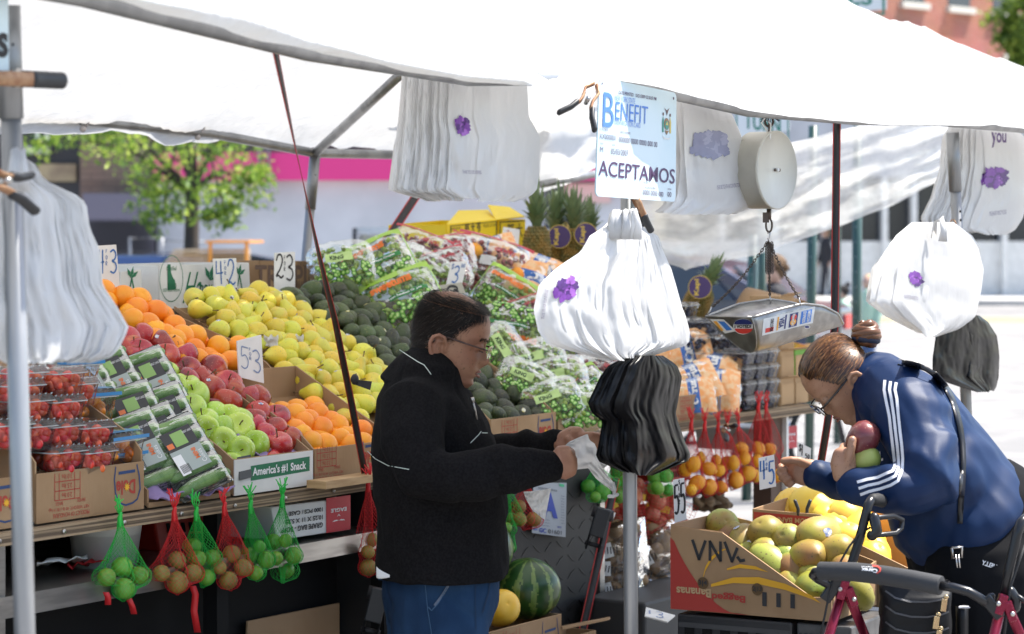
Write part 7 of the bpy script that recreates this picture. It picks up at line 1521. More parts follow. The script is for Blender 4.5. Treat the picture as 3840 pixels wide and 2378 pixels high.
# ================================================================== PEOPLE
def skinmat(n,c,c2):return mat(n,c,.48,col2=c2,scale=16,sss=0,bump=.12,bscale=260,speck=tuple(k*.6 for k in c),speck_scale=160,spec=.4)
skin_m=skinmat('tan_skin',(.34,.175,.105),(.28,.13,.08));skin_w=skinmat('warm_skin',(.4,.22,.135),(.34,.17,.1));skin_p=skinmat('pale_skin',(.55,.36,.28),(.5,.3,.23))
lipm=mat('lip_skin',(.27,.11,.08),.5);eyew=mat('eye_white',(.7,.68,.64),.2);irism=mat('dark_iris',(.02,.012,.008),.1);nailm=mat('finger_nail',(.5,.3,.23),.3)
lens=film('spectacle_lens',(.95,.95,.95),.03,.02,0,1)
HEAD=[(-.092,.070,.01,.02),(-.086,.092,-.02,.034),(-.072,.103,-.045,.046),(-.055,.1,-.06,.055),(-.042,.105,-.068,.06),(-.03,.106,-.074,.064),(-.018,.103,-.079,.067),(0,.104,-.084,.071),(.02,.101,-.088,.074),(.035,.104,-.091,.076),(.055,.111,-.094,.078),(.08,.11,-.095,.079),(.105,.102,-.092,.078),(.125,.086,-.083,.070),(.14,.062,-.066,.056),(.15,.033,-.038,.036),(.155,.004,-.012,.01)]
NOSE=[(-.03,0,.01),(-.022,.012,.014),(-.012,.023,.015),(0,.027,.012),(.01,.022,.0095),(.02,.015,.008),(.03,.009,.008),(.045,.002,.01),(.055,0,.01)]
def tab(T,z,k):return interp([(r[0],r[k]) for r in T],z)
class Head:
 """head in its own axes: x to its left, y forward, z up, origin at the ear canal"""
 def __init__(s,c,fwd,tilt,sx=1,sy=1,sz=1,roll=0,nose=1,soft=0):
  f=Vector(fwd).normalized();z=Vector((0,0,1));x=z.cross(f)*-1;x=f.cross(z)*-1;s.M=Matrix((x,f,z)).transposed()@Matrix.Rotation(-tilt,3,'X')@Matrix.Rotation(roll,3,'Y');s.c=Vector(c);s.s=(sx,sy,sz);s.nose=nose;s.soft=soft
 def w(s,x,y,z):return s.c+s.M@Vector((x*s.s[0],y*s.s[1],z*s.s[2]))
 def pt(s,a,z,off=0):
  """surface point: a = 0 at the back, pi at the face"""
  yF,yB,w=tab(HEAD,z,1),tab(HEAD,z,2),tab(HEAD,z,3);cy,hy=(yF+yB)/2,(yF-yB)/2;sa,ca=math.sin(a),-math.cos(a)
  e=.85 if ca>0 else 1.0
  x=w*math.copysign(abs(sa)**e,sa);y=cy+hy*math.copysign(abs(ca)**e,ca)
  if ca>0:
   nz,sg=(tab(NOSE,z,1),tab(NOSE,z,2)) if -.03<=z<=.055 else (0,.01)
   y+=s.nose*nz*math.exp(-(x/sg)**2)
   for sg_ in (-1,1):
    y-=.011*math.exp(-((x-sg_*.033)/.015)**2-((z-.028)/.011)**2);y+=.004*math.exp(-((x-sg_*.034)/.018)**2-((z-.05)/.008)**2);y+=.005*math.exp(-((x-sg_*.045)/.02)**2-((z+.012)/.02)**2)
    y+=.006*s.nose*math.exp(-((x-sg_*.013)/.007)**2-((z+.008)/.009)**2)
   y+=.005*math.exp(-(x/.02)**2-((z+.034)/.005)**2)+.006*math.exp(-(x/.017)**2-((z+.048)/.006)**2)-.004*math.exp(-(x/.024)**2-((z+.041)/.0025)**2)-.003*math.exp(-(x/.02)**2-((z+.058)/.006)**2)
  if off:r=math.hypot(x,y) or 1;n=Vector((x/max(w,.01),(y-cy)/max(hy,.01),max(0,(z-.06)/.09)**2*1.2)).normalized();x,y,z=x+n.x*off,y+n.y*off,z+n.z*off
  return s.w(x,y,z)
 def into(s,mb,n=72):
  zs=[-.092+.247*i/74 for i in range(75)];mb.rings([[s.pt(2*PI*j/n,z) for j in range(n)] for z in zs])
  for sg_ in (-1,1):
   e=lambda y,z,x=.0:s.w(sg_*(.076+x),y,z)
   mb.tube([e(.012,.0,-.004),e(.012,.018,0),e(.004,.034,.008),e(-.012,.038,.013),e(-.026,.03,.015),e(-.03,.012,.014),e(-.025,-.008,.012),e(-.014,-.024,.009),e(-.002,-.032,.004),e(.006,-.026,-.002)],[.004,.005,.0055,.006,.006,.006,.0055,.0062,.0075,.005],8,roundcap=True)
   mb.tube([e(.0,.022,.003),e(-.014,.02,.007),e(-.017,.0,.006),e(-.008,-.014,.003)],.004,6,roundcap=True)
   mb.ball(e(-.01,.004,.0),(.02,.02,.03),12,8,M=None) if False else mb.tube([e(-.006,-.02,-.002),e(-.012,.006,.0),e(-.014,.026,.003)],[.008,.011,.008],8,ry=.005,roundcap=True)
   for up in (1,):mb.ball(s.w(sg_*.033,.0925,.031),(.0155*s.s[0],.0155,.0125),12,8)
 def face(s,t,near=1,eyes=True):
  b=MB()
  for sg_ in (-1,1):b.tube([s.w(sg_*(.033-.016),.103,.0215),s.w(sg_*.033,.1085,.0195),s.w(sg_*(.033+.015),.1,.022)],.0011,5)
  b.build('lash_line',irism,t)
  b=MB();b.tube([s.w(-.022,.1005,-.0405),s.w(-.01,.1105,-.0345),s.w(0,.1115,-.0355),s.w(.01,.1105,-.0345),s.w(.022,.1005,-.0405)],[.0012,.0032,.003,.0032,.0012],8);b.tube([s.w(-.02,.1005,-.0425),s.w(0,.111,-.048),s.w(.02,.1005,-.0425)],[.0012,.0042,.0012],8);b.build('lips',lipm,t)
def strands(hd,bv,region,n,ln,wd,flow,seed,mats,name,t,off=.003,lift=.004,wts=None,curl=.15):
 rr=random.Random(seed);b=MB();k=0;tries=0
 while k<n and tries<n*12:
  tries+=1;a,z=rr.uniform(0,2*PI),rr.uniform(-.06,.154);p=region(a,z,rr)
  if not p:continue
  k+=1;P=[hd.pt(a,z,off*rr.uniform(.3,1.2))];l=ln*rr.uniform(.6,1.25)*p;aa,zz=a,z
  for i in range(1,5):
   da,dz=flow(aa,zz,rr);aa+=da*l/4+rr.gauss(0,curl*.02);zz=min(.1545,zz+dz*l/4);P.append(hd.pt(aa,zz,off+lift*(i/4)**1.3*rr.uniform(.4,1.3)))
  sv=(P[-1]-P[0]).cross(P[2]-hd.c).normalized()*wd/2
  b.grid([[q_-sv*(1-i/5) for i,q_ in enumerate(P)],[q_+sv*(1-i/5) for i,q_ in enumerate(P)]],rr.choices(range(len(mats)),wts)[0] if len(mats)>1 else 0)
 return b.build(name,mats,t)
def limb(mb,pts,r,ry=None,n=14):mb.tube(pts,r,n,ry=ry,roundcap=True)
def finger(mb,pts,r=.0088):mb.tube(pts,[r*1.08,r*1.02,r,r*.96,r*.86][:len(pts)]+[r*.84]*max(0,len(pts)-5),10,roundcap=True)
def cloth(co,no,amp,freq,seed,bands=(),crease=.003):
 out=co.copy()
 for i in range(len(co)):
  p=co[i];o=amp*nz3(p[0]*freq,p[1]*freq,p[2]*freq*.8+seed)+amp*.5*nz3(p[0]*freq*2.3,p[1]*freq*2.3+seed,p[2]*freq*2.3)-crease*max(0,1-9*abs(nz3(p[0]*5+seed+p[2]*3,p[1]*5,p[2]*3-p[0]*2)))
  for c,ax,rad,fr,am in bands:
   dx=(p[0]-c[0],p[1]-c[1],p[2]-c[2]);l2=dx[0]**2+dx[1]**2+dx[2]**2
   if l2<rad*rad*4:ph=dx[0]*ax[0]+dx[1]*ax[1]+dx[2]*ax[2];o+=am*math.exp(-l2/rad**2)*math.sin(ph*fr+2.5*nz3(p[0]*9,p[1]*9,p[2]*9+seed))
  out[i]=p+no[i]*o
 return out
# ------------------------------------------------------------------ the man in the black fleece
YM=6.5
def m(x,y,Y=YM):return PY(*d(x,y),Y)
def h5(x,y,Y=YM):return PY(1400+x/2.1,1040+y/2.1,Y)
def hand2(x,y,Y):return PY(2000+x/3.78,1560+y/3.78,Y)
man=thing('person','man in black fleece and blue jeans looking down at a white bag','person',Vector((m(1040,1000).x,YM,0)))
HM=Head(h5(552,560),(.995,-.08,0),R(15),1,1,1,R(0));YN=6.28
b=MB();HM.into(b)
limb(b,[HM.w(0,-.022,-.02),m(1035,880),m(1020,960)],[.062,.064,.08]);limb(b,[HM.w(0,.02,-.06),m(1062,900)],[.05,.055])
limb(b,[m(1020,950),m(1040,1150),m(1056,1360)],[.1,.11,.1],.13)
for yy in (-.1,.1):limb(b,[m(1052,1350,YM+yy*.6),m(1042,1700,YM+yy),Vector((m(1040,1700).x,YM+yy,.09))],[.07,.05,.04])
limb(b,[m(1000,965,6.36),m(1030,1150,6.24),m(1300,1112,YN)],[.045,.036,.03]);limb(b,[m(1050,965,6.66),m(1130,1090,6.72),m(1340,1055,6.6)],[.045,.036,.028])
b.tube([hand2(200,690,YN),hand2(290,690,YN),hand2(400,665,YN-.005),hand2(505,640,YN)],[.028,.033,.046,.043],14,ry=[.022,.024,.026,.022],up=(0,0,1),roundcap=True)
for i,(x,y) in enumerate(((512,520),(535,600),(528,685),(498,765))):
 finger(b,[hand2(x-90,y+12,YN-.012),hand2(x,y,YN-.012),hand2(x+34,y+18,YN+.008),hand2(x+18,y+36,YN+.026),hand2(x-50,y+34,YN+.032)],(.0105,.011,.0105,.0095)[i])
finger(b,[hand2(330,540,YN-.004),hand2(420,490,YN+.002),hand2(500,478,YN+.006),hand2(548,520,YN+.012)],.0105)
YF=6.58
b.tube([hand2(390,420,YF),hand2(450,370,YF),hand2(560,330,YF),hand2(650,320,YF)],[.026,.032,.036,.034],14,ry=[.02,.022,.024,.02],up=(0,0,1),roundcap=True)
finger(b,[hand2(620,290,YF-.005),hand2(720,285,YF-.015),hand2(830,275,YF-.018),hand2(930,290,YF-.01),hand2(965,340,YF)],.0115);finger(b,[hand2(640,335,YF),hand2(760,330,YF-.006),hand2(860,330,YF-.006),hand2(930,370,YF),hand2(920,420,YF+.01)],.0108);finger(b,[hand2(640,370,YF+.01),hand2(740,380,YF+.008),hand2(840,385,YF+.01),hand2(900,430,YF+.016)],.0102);finger(b,[hand2(620,400,YF+.016),hand2(720,430,YF+.018),hand2(800,440,YF+.02),hand2(850,470,YF+.024)],.0095);finger(b,[hand2(500,330,YF-.02),hand2(560,400,YF-.03),hand2(600,470,YF-.03)],.011)
co,no,fs=fuse(b,.0032,3);bodyb=mesh_obj('body',co,fs,skin_m,man);bvM=bvh_of(co,fs)
HM.face(man)
hairk=[mat('black_hair',(.01,.008,.007),.6,spec=.25),mat('brown_black_hair',(.03,.018,.012),.6,spec=.25),mat('grey_hair',(.1,.085,.075),.6)]
def hregM(a,z,rr,base=False):
 l=HM.M.transposed()@(HM.pt(a,z)-HM.c);x,y,zz=l;g=0 if base else rr.gauss(0,.005);m_=.007 if base else 0;y+=g+m_;
 if zz>.1:return 0 if y>.086 else ((.6 if abs(x)<.05 and y>-.05 and y<.05 else.95) if rr.random()<(.4 if abs(x)<.05 and -.05<y<.045 else.95) else 0)
 if zz>.058:return.9 if y<.034+(zz-.058)*1.0 else 0
 if zz>.034:return.8 if y<.03+(zz-.034)*.2 else 0
 if y>.012:return 0
 if y<-.034:return.8 if zz-m_>-.03-.02*(y+.03)+g else 0
 return 0
def flowM(a,z,rr):
 if z>.115:return ((-.0+rr.gauss(0,.3))*8,.0) if False else (math.copysign(18,math.sin(a))*(1 if math.cos(a)>-.2 else.6),-.25 if z>.13 else -.35)
 return (-math.copysign(6,math.sin(a)),-.75)
t_h=strands(HM,bvM,hregM,12000,.024,.0011,flowM,3,hairk,'hair',man,.003,.0075,(6,3,.35),.5)
b=MB()
for j in range(90):
 for i in range(60):
  z0,z1=-.04+i*.00325,-.04+(i+1)*.00325;a0,a1=2*PI*j/90,2*PI*(j+1)/90
  if hregM((a0+a1)/2,(z0+z1)/2,random.Random(j*61+i),True) and z0<.112:b.add([HM.pt(a0,z0,.002),HM.pt(a1,z0,.002),HM.pt(a1,z1,.002),HM.pt(a0,z1,.002)],[(0,1,2,3)])
b.build('hair_base',hairk[0],t_h)
b=MB();rr=random.Random(4)
for sg_ in (-1,1):
 for k in range(70):x=sg_*rr.uniform(.017,.05);z=.047+.006*math.sin((abs(x)-.017)/.033*2.6)+rr.gauss(0,.0022);p=HM.w(x,.117-(abs(x)/.05)**2*.022,z);b.tube([p,p+HM.M@Vector((sg_*.007,-.001,rr.uniform(-.002,.003)))],.0005,4)
b.build('eyebrow',hairk[0],man)
frm=mat('brown_spectacle_frame',(.05,.02,.012),.3);gold=mat('thin_gold_metal',(.6,.45,.25),.25,metal=.9)
def glasses(hd,par,label,mf,mrim,zc=.022,wr=.0255,hr=.0165,yl=.124,th=.0011,thick=.0024):
 t=par;b=MB()
 for sg_ in (-1,1):
  c=(sg_*.033,yl,zc);b.tube([hd.w(c[0]+wr*math.copysign(abs(math.cos(a))**.6,math.cos(a)),c[1]-abs(.25*(sg_*c[0]-.033+wr*sg_*math.cos(a)*sg_))*.3,c[2]+hr*math.copysign(abs(math.sin(a))**.6,math.sin(a))) for a in [2*PI*i/24 for i in range(25)]],th,6)
 b.tube([hd.w(-.008,yl,zc+.004),hd.w(0,yl+.003,zc+.007),hd.w(.008,yl,zc+.004)],th,6);g=b.build('spectacles',mrim,par)
 for sg_ in (-1,1):
  b=MB();b.tube([hd.w(sg_*.059,yl-.003,zc+.008),hd.w(sg_*.073,yl-.012,zc+.009),hd.w(sg_*.081,.06,zc+.012),hd.w(sg_*.083,.01,zc+.016),hd.w(sg_*.082,-.012,zc+.01),hd.w(sg_*.08,-.028,zc-.012)],thick,8,ry=th);b.build('temple_arm',mf,g)
  b=MB();n=20;b.add([hd.w(sg_*.033,yl,zc)]+[hd.w(sg_*.033+wr*math.copysign(abs(math.cos(a))**.6,math.cos(a)),yl,zc+hr*math.copysign(abs(math.sin(a))**.6,math.sin(a))) for a in [2*PI*i/n for i in range(n)]],[(0,1+i,1+(i+1)%n) for i in range(n)]);b.build('lens',lens,g)
glasses(HM,man,'',frm,gold)
fleece=mat('black_fleece',(.0055,.005,.0056),.98,col2=(.01,.0095,.01),scale=160,bump=.5,bscale=420,spec=.12)
b=MB();k=.001127
limb(b,[m(1056,1235),m(1054,1200),m(1043,1150),m(1030,1060),m(1018,1000),m(1012,950),m(1018,905)],[.176,.176,.178,.17,.15,.128,.1],[.2,.2,.2,.205,.215,.205,.15],22)
b.tube([m(1005,930),m(1012,905),m(1020,892),m(1030,878)],[.12,.1,.09,.085],20,ry=[.12,.09,.078,.073],up=(1,0,-.5))
limb(b,[m(1012,965,6.4),m(985,975,6.33),m(985,1050,6.27),m(1012,1128,6.23),m(1080,1140,6.2),m(1200,1120,6.23),m(1318,1112,YN)],[.085,.09,.085,.076,.068,.062,.043],None,16)
limb(b,[m(1040,965,6.62),m(1070,980,6.7),m(1110,1050,6.74),m(1150,1085,6.72),m(1250,1070,6.66),m(1345,1054,6.6)],[.085,.082,.066,.06,.048,.035],None,16)
for yy,x in ((-.0,1056),):b.tube([m(1050,1190),m(1055,1280),m(1056,1340),m(1056,1374)],[.172,.176,.178,.177],28,ry=[.2,.202,.204,.204])
co,no,fs=fuse(b,.007,6)
co=cloth(co,no,.007,7,3,[(m(1180,1120,6.15),(.95,0,.3),.13,62,.006),(m(1020,1120,6.15),(.8,0,.6),.1,50,.006),(m(1250,1065,6.6),(1,0,0),.1,85,.007),(m(1150,1070,6.6),(.9,0,.4),.1,60,.006),(m(1050,1290,6.35),(.2,0,1),.16,30,.005)])
jm=mesh_obj('fleece_jacket',co,fs,fleece,man);bvJ=bvh_of(co,fs)
b=MB();pip=lambda l:[(1400+x/2.1,1040+y/2.1) for x,y in l]
for l in (pip([(205,570),(280,620),(350,665),(400,690),(430,730),(455,765)]),pip([(765,1305),(830,1240),(850,1212)]),pip([(855,1225),(900,1226)]),[q('H',x,y) for x,y in ((185,215),(240,270),(330,318),(480,345))]):drape_strip(b,bvJ,l,2.4,0,.002)
b.build('piping',mat('mint_white_piping',(.6,.68,.62),.7),jm)
b=MB();b.tube([h5(775,950,6.4),h5(800,1040,6.4),h5(815,1130,6.41)],.003,6);b.tube([h5(778,945,6.395),h5(785,985,6.395)],.005,8);b.build('zip',steel,jm)
denim=mat('blue_denim',(.01,.032,.075),.9,col2=(.02,.052,.11),scale=5,bump=.4,bscale=500,bstretch=(1,1,.3),rand=0,col3=(.006,.02,.05),scale3=3,spec=.2)
b=MB();limb(b,[m(1054,1340),m(1050,1420)],.158,.17,20)
for yy in (-.1,.1):limb(b,[m(1046-60*yy,1420,YM+yy*.7),m(1040-80*yy,1560,YM+yy),m(1030,1800,YM+yy),Vector((m(1025,1800).x,YM+yy,.08))],[.138,.128,.098,.088],[.1,.11,.09,.085],16)
co,no,fs=fuse(b,.008,5);co=cloth(co,no,.007,6,9,[(m(1120,1440,6.35),(.9,0,.5),.12,40,.007)]);jn=mesh_obj('jeans',co,fs,denim,man);bvD=bvh_of(co,fs)
b=MB();hl=lambda l:[q('H',x,y) for x,y in l]
for l,wpx,mi in (([(585,1095),(598,1200),(612,1340),(640,1512)],3,0),([(790,1095),(745,1190),(690,1290),(640,1345),(615,1320)],4,0),([(775,1140),(720,1230),(660,1310)],9,1),([(262,1125),(350,1130),(428,1110)],3,0),([(430,1100),(425,1125)],3,2),([(1060,1100),(1045,1220),(1000,1360)],5,3),([(952,1110),(950,1300),(955,1480)],2.5,3)):drape_strip(b,bvD,hl(l),wpx,mi,.003)
b.build('seams',[mat('light_denim_seam',(.03,.075,.14),.8),mat('pale_pocket_lining',(.1,.12,.16),.9),mat('tan_thread',(.2,.1,.05),.8),mat('denim_fold_shade',(.008,.025,.06),.9)],jn)  # seams, plus strips of darker blue painting the shade of folds
b=MB();P=[[PY(*q('H',248+95*i/6,1032+60*(i/6)**.7+(80-62*i/6)*j/4),6.22+.004*nz3(i,j,3)) for j in range(5)] for i in range(7)];b.grid(P);b.build('pocket_tissue',tis,man,solid=.001)
for yy in (-.1,.1):b=MB();x0=m(1025,1800).x;b.tube([(x0-.07,YM+yy,.05),(x0,YM+yy,.06),(x0+.12,YM+yy,.045),(x0+.2,YM+yy,.03)],[.045,.055,.045,.028],14,ry=[.042,.05,.045,.035],roundcap=True);b.build('shoe',rubber,man)
t=thing('carrier_bag','thin white carrier bag held open between both hands of the man','plastic bag',hand2(600,600,6.4))
def strip(up,lo,Ya,Yb,seed,nu=44,nv=14,amp=.012):
 def along(l,k):L_=[0];[L_.append(L_[-1]+math.dist(a,c)) for a,c in zip(l,l[1:])];s_=k*L_[-1];i=max(j for j in range(len(l)-1) if L_[j]<=s_+1e-9);f=(s_-L_[i])/max(1e-6,L_[i+1]-L_[i]);return (l[i][0]+(l[i+1][0]-l[i][0])*f,l[i][1]+(l[i+1][1]-l[i][1])*f)
 P=[]
 for i in range(nu+1):
  k=i/nu;a,c=along(up,k),along(lo,k);P.append([hand2(a[0]+(c[0]-a[0])*j/nv,a[1]+(c[1]-a[1])*j/nv,Ya+(Yb-Ya)*k+amp*nz3(k*6+j/nv*2,j/nv*4,seed)+.5*amp*nz3(k*15+j/nv*9,j/nv*9,seed+4)) for j in range(nv+1)])
 return P
b=MB();b.grid(strip([(430,440),(500,370),(640,305),(770,253),(795,340),(875,398),(885,560),(985,740),(1050,850),(1130,930),(1165,1090)],[(430,446),(520,480),(555,560),(545,765),(660,755),(780,740),(835,820),(890,890),(1000,980),(1060,1020),(1140,1095)],6.36,6.42,5));b.build('bag_front',bagw,t)
b=MB();b.grid(strip([(760,320),(870,400),(990,640),(1065,690)],[(760,700),(860,700),(960,740),(1000,740)],6.44,6.44,8,16,8));b.build('bag_back',bagw,t)
b=MB();b.grid(strip([(-140,1075),(0,1065),(120,1050),(250,1025)],[(-110,1170),(-20,1330),(90,1420),(165,1475)],6.5,6.5,11,26,14,.014));b.build('bag_tail',bagw,t)
b=MB();b.tube([hand2(1075,1140,6.42),hand2(1130,1140,6.415),hand2(1190,1115,6.42)],.005,10,roundcap=True);b.tube([hand2(1110,950,6.42),hand2(1150,1050,6.42),hand2(1140,1130,6.42)],[.008,.006,.003],8);b.build('bag_handle',bagw,t)
# ------------------------------------------------------------------ the woman in the navy track jacket
def h7(x,y,Y=6.45):return PY(2880+x/1.9895,1180+y/1.9895,Y)
def wd_(x,y,Y=6.45):return PY(*d(x,y),Y)
wom=thing('person','woman in navy striped track jacket bending over with fruit held to her chest','person',Vector((wd_(2300,1300).x,6.45,0)))
HW=Head(h7(612,515),(-.99,-.12,0),R(47),.93,.86,.9,0,.62)
b=MB();HW.into(b)
limb(b,[HW.w(0,-.03,-.01),h7(800,640),wd_(2130,950)],[.062,.066,.09]);limb(b,[HW.w(0,.03,-.06),h7(740,720)],[.05,.06]);limb(b,[HW.w(0,.055,-.065),HW.w(0,.0,-.08)],[.034,.04])
limb(b,[wd_(2130,950),wd_(2250,1130),wd_(2360,1360)],[.1,.14,.14]);
for yy in (-.12,.12):limb(b,[wd_(2365,1350,6.45+yy),wd_(2370,1650,6.45+yy),Vector((wd_(2390,1500).x,6.45+yy,.09))],[.09,.07,.05])
YA,YB_=6.2,6.68
limb(b,[wd_(2150,960,6.28),wd_(2205,1160,6.15),wd_(2040,1160,YA)],[.05,.042,.03]);limb(b,[wd_(2130,960,6.62),wd_(2080,1170,6.72),h7(350,1190,YB_)],[.05,.04,.028])
b.tube([h7(620,1240,YA),h7(575,1190,YA),h7(560,1110,YA),h7(570,1040,YA)],[.028,.033,.034,.03],14,ry=[.02,.022,.022,.018],up=(1,0,.2),roundcap=True)
finger(b,[h7(590,1110,YA-.012),h7(608,1040,YA-.018),h7(622,985,YA-.018),h7(630,935,YA-.014)],.0118)
for i in range(4):finger(b,[h7(545+8*i,1030+36*i,YA),h7(560+8*i,985+38*i,YA+.03),h7(620+8*i,965+40*i,YA+.055),h7(690,960+42*i,YA+.065)],.0098)
b.tube([h7(370,1190,YB_),h7(320,1180,YB_),h7(260,1175,YB_),h7(205,1170,YB_)],[.03,.038,.038,.032],14,ry=[.02,.02,.018,.014],up=(0,0,1),roundcap=True)
finger(b,[h7(300,1120,YB_-.012),h7(230,1090,YB_-.022),h7(170,1085,YB_-.024),h7(118,1092,YB_-.022)],.0112)
for pts,r in (((220,1125,0),(140,1112,.01),(90,1135,.0),(105,1160,-.016),(130,1152,-.02)),.0098),(((215,1160,0),(130,1158,.006),(82,1180,-.004),(105,1205,-.02),(135,1195,-.024)),.01),(((220,1195,0),(150,1205,.004),(98,1222,-.006),(125,1240,-.022),(160,1222,-.026)),.0096),(((235,1225,0),(180,1245,.002),(138,1262,-.008),(160,1275,-.02),(185,1255,-.024)),.0088):finger(b,[h7(x,y,YB_+o) for x,y,o in pts],r)
co,no,fs=fuse(b,.0032,3);bw=mesh_obj('body',co,fs,skin_w,wom);bvW=bvh_of(co,fs);HW.face(wom)
b=MB()
for x,y,Y in ((632,930,YA-.026),(94,1142,YB_-.008),(92,1186,YB_-.012)):b.ball(h7(x,y,Y),(.005,.003,.006),8,6)
b.build('fingernails',nailm,bw)
hairw=[mat('chestnut_hair',(.13,.05,.018),.36),mat('golden_brown_hair',(.27,.12,.04),.36),mat('dark_brown_hair',(.045,.02,.01),.4)]
bun_base=h7(725,235);bun_c=h7(735,145)
def bunl():l=HW.M.transposed()@(bun_base-HW.c);return l
bl=bunl()
def hregW(a,z,rr=None):
 p=HW.pt(a,z);l=HW.M.transposed()@(p-HW.c);x,y,zz=l[0],l[1],l[2]
 if zz>.095:return y<.07
 if zz>.03:return y<.062-(.095-zz)*.55
 return y<-.03-(.03-zz)*.55 and zz>-.075
b=MB()
for j in range(120):
 for i in range(76):
  z0,z1=-.075+i*.00302,-.075+(i+1)*.00302;a0,a1=2*PI*j/120,2*PI*(j+1)/120
  if hregW((a0+a1)/2,(z0+z1)/2):o_=.006;b.add([HW.pt(a0,z0,o_),HW.pt(a1,z0,o_),HW.pt(a1,z1,o_),HW.pt(a0,z1,o_)],[(0,1,2,3)])
hw_=b.build('hair',hairw[2],wom);bvH=bvh_of(b.v,b.f)
b=MB();rr=random.Random(8);hc=HW.c+HW.M@Vector((0,0,.03));kk=0
while kk<5200:
 a,z=rr.uniform(0,2*PI),rr.uniform(-.07,.153)
 if not hregW(a,z):continue
 kk+=1;p0=HW.pt(a,z,.006);P=[p0];dist=(bun_base-p0).length;f1=min(1,.075/max(.02,dist)) if rr.random()<.75 else 1.0
 for i in range(1,8):
  u=f1*i/7;qv=p0.lerp(bun_base,u)-hc;ray=qv.normalized();hit=bvH.ray_cast(hc,ray);rad=(hit[0]-hc).length if hit[0] is not None else (p0-hc).length
  rad=min(rad,.135);P.append(hc+ray*(rad+.0012+.0022*math.sin(PI*u)*rr.uniform(.3,1.4)+rr.gauss(0,.0008)))
 sv=(P[-1]-P[0]).cross(P[3]-hc).normalized()*.0009;b.grid([[q_-sv for q_ in P],[q_+sv for q_ in P]],rr.choices((0,1,2),(5,3,4))[0])
for k in range(90):
 a,z=rr.uniform(-.9,.9),rr.uniform(-.08,-.03);p0=HW.pt(a,z,.004);dv=Vector([rr.gauss(0,1) for _ in range(3)])*.012;P=[p0,p0+dv*.5+(p0-HW.c).normalized()*.008,p0+dv+(p0-HW.c).normalized()*.01];sv=Vector((0,0,.0004));b.grid([[q_-sv for q_ in P],[q_+sv for q_ in P]],0)
b.build('hair_strands',hairw,hw_)
b=MB();rr=random.Random(9);ax=(bun_c-bun_base).normalized();u=ax.orthogonal().normalized();v=ax.cross(u);b.ball(bun_c,.03,14,10,2)
for tn in range(3):
 path=[bun_c+ax*(-.026+.052*i/30+.003*math.sin(i*.7+tn))+(u*math.cos(.36*i+2.1*tn)+v*math.sin(.36*i+2.1*tn))*(.006+.023*math.sin(PI*(.12+.8*i/30))) for i in range(31)];b.tube(path,.0125,8,0)
 for k in range(150):
  off=Vector([rr.gauss(0,1) for _ in range(3)]).normalized()*.0115;i0=rr.randrange(0,20);P=[path[i]+off*(1+.06*rr.random()) for i in range(i0,i0+10)];b.grid([[q_-ax*.0003 for q_ in P],[q_+ax*.0003 for q_ in P]],rr.choices((0,1,2),(6,3,2))[0])
for k in range(40):p0=bun_c+Vector([rr.gauss(0,1) for _ in range(3)]).normalized()*.033;P=[p0,p0+(p0-bun_c)*.25+ax*.004,p0+(p0-bun_c)*.35+u*.008];b.grid([[q_-v*.0003 for q_ in P],[q_+v*.0003 for q_ in P]],1)
b.build('hair_bun',hairw,hw_)
b=MB();ax=(bun_c-bun_base).normalized();u=ax.orthogonal().normalized();v=ax.cross(u);b.tube([bun_base+ax*.018+(u*math.cos(2*PI*i/24)*(1+.1*math.sin(i*2))+v*math.sin(2*PI*i/24))*.03 for i in range(25)],.009,10);b.build('scrunchie',mat('navy_scrunchie',(.012,.018,.04),.7),hw_)
glasses(HW,wom,'',irism,irism,.02,.027,.019,.13,.0019,.0032)
navy=mat('navy_track_jacket',(.006,.02,.066),.5,col2=(.008,.026,.08),scale=5,bump=.15,bscale=500,spec=.22)
b=MB()
limb(b,[wd_(2095,925),wd_(2150,985),wd_(2215,1095),wd_(2280,1200),wd_(2318,1262)],[.1,.145,.165,.185,.19],[.13,.2,.22,.225,.22],22)
limb(b,[wd_(2190,1170),wd_(2230,1240),wd_(2270,1290)],[.1,.13,.12],[.17,.19,.18],18)
b.tube([h7(850,560),h7(815,600),h7(800,640)],[.078,.088,.1],18,ry=[.075,.085,.1],up=(.8,0,-.6))
limb(b,[wd_(2125,945,6.36),wd_(2165,985,6.28),wd_(2205,1075,6.19),wd_(2210,1150,6.14),wd_(2150,1165,6.14),wd_(2090,1165,6.17),wd_(2035,1158,YA)],[.1,.105,.095,.085,.073,.062,.05],None,16)
limb(b,[wd_(2110,960,6.58),wd_(2110,1050,6.68),wd_(2085,1145,6.74),wd_(2010,1148,6.72),h7(360,1195,YB_)],[.09,.08,.068,.058,.044],None,16)
co,no,fs=fuse(b,.007,6)
co=cloth(co,no,.005,6,5,[(wd_(2190,1120,6.05),(.5,0,.85),.1,60,.008),(wd_(2100,1160,6.1),(1,0,.2),.09,75,.006),(wd_(2360,1240,6.2),(.75,0,-.65),.18,45,.014),(wd_(2280,1010,6.2),(.3,0,.95),.12,48,.007),(wd_(2230,1010,6.2),(.7,0,-.7),.15,35,.005),(wd_(2010,1145,6.7),(1,0,.2),.08,80,.006)])
jw=mesh_obj('track_jacket',co,fs,navy,wom);bvN=bvh_of(co,fs)
whs=mat('white_stripe_tape',(.74,.73,.76),.5);b=MB()
h7p=lambda l:[(2880+x/1.9895,1180+y/1.9895) for x,y in l]
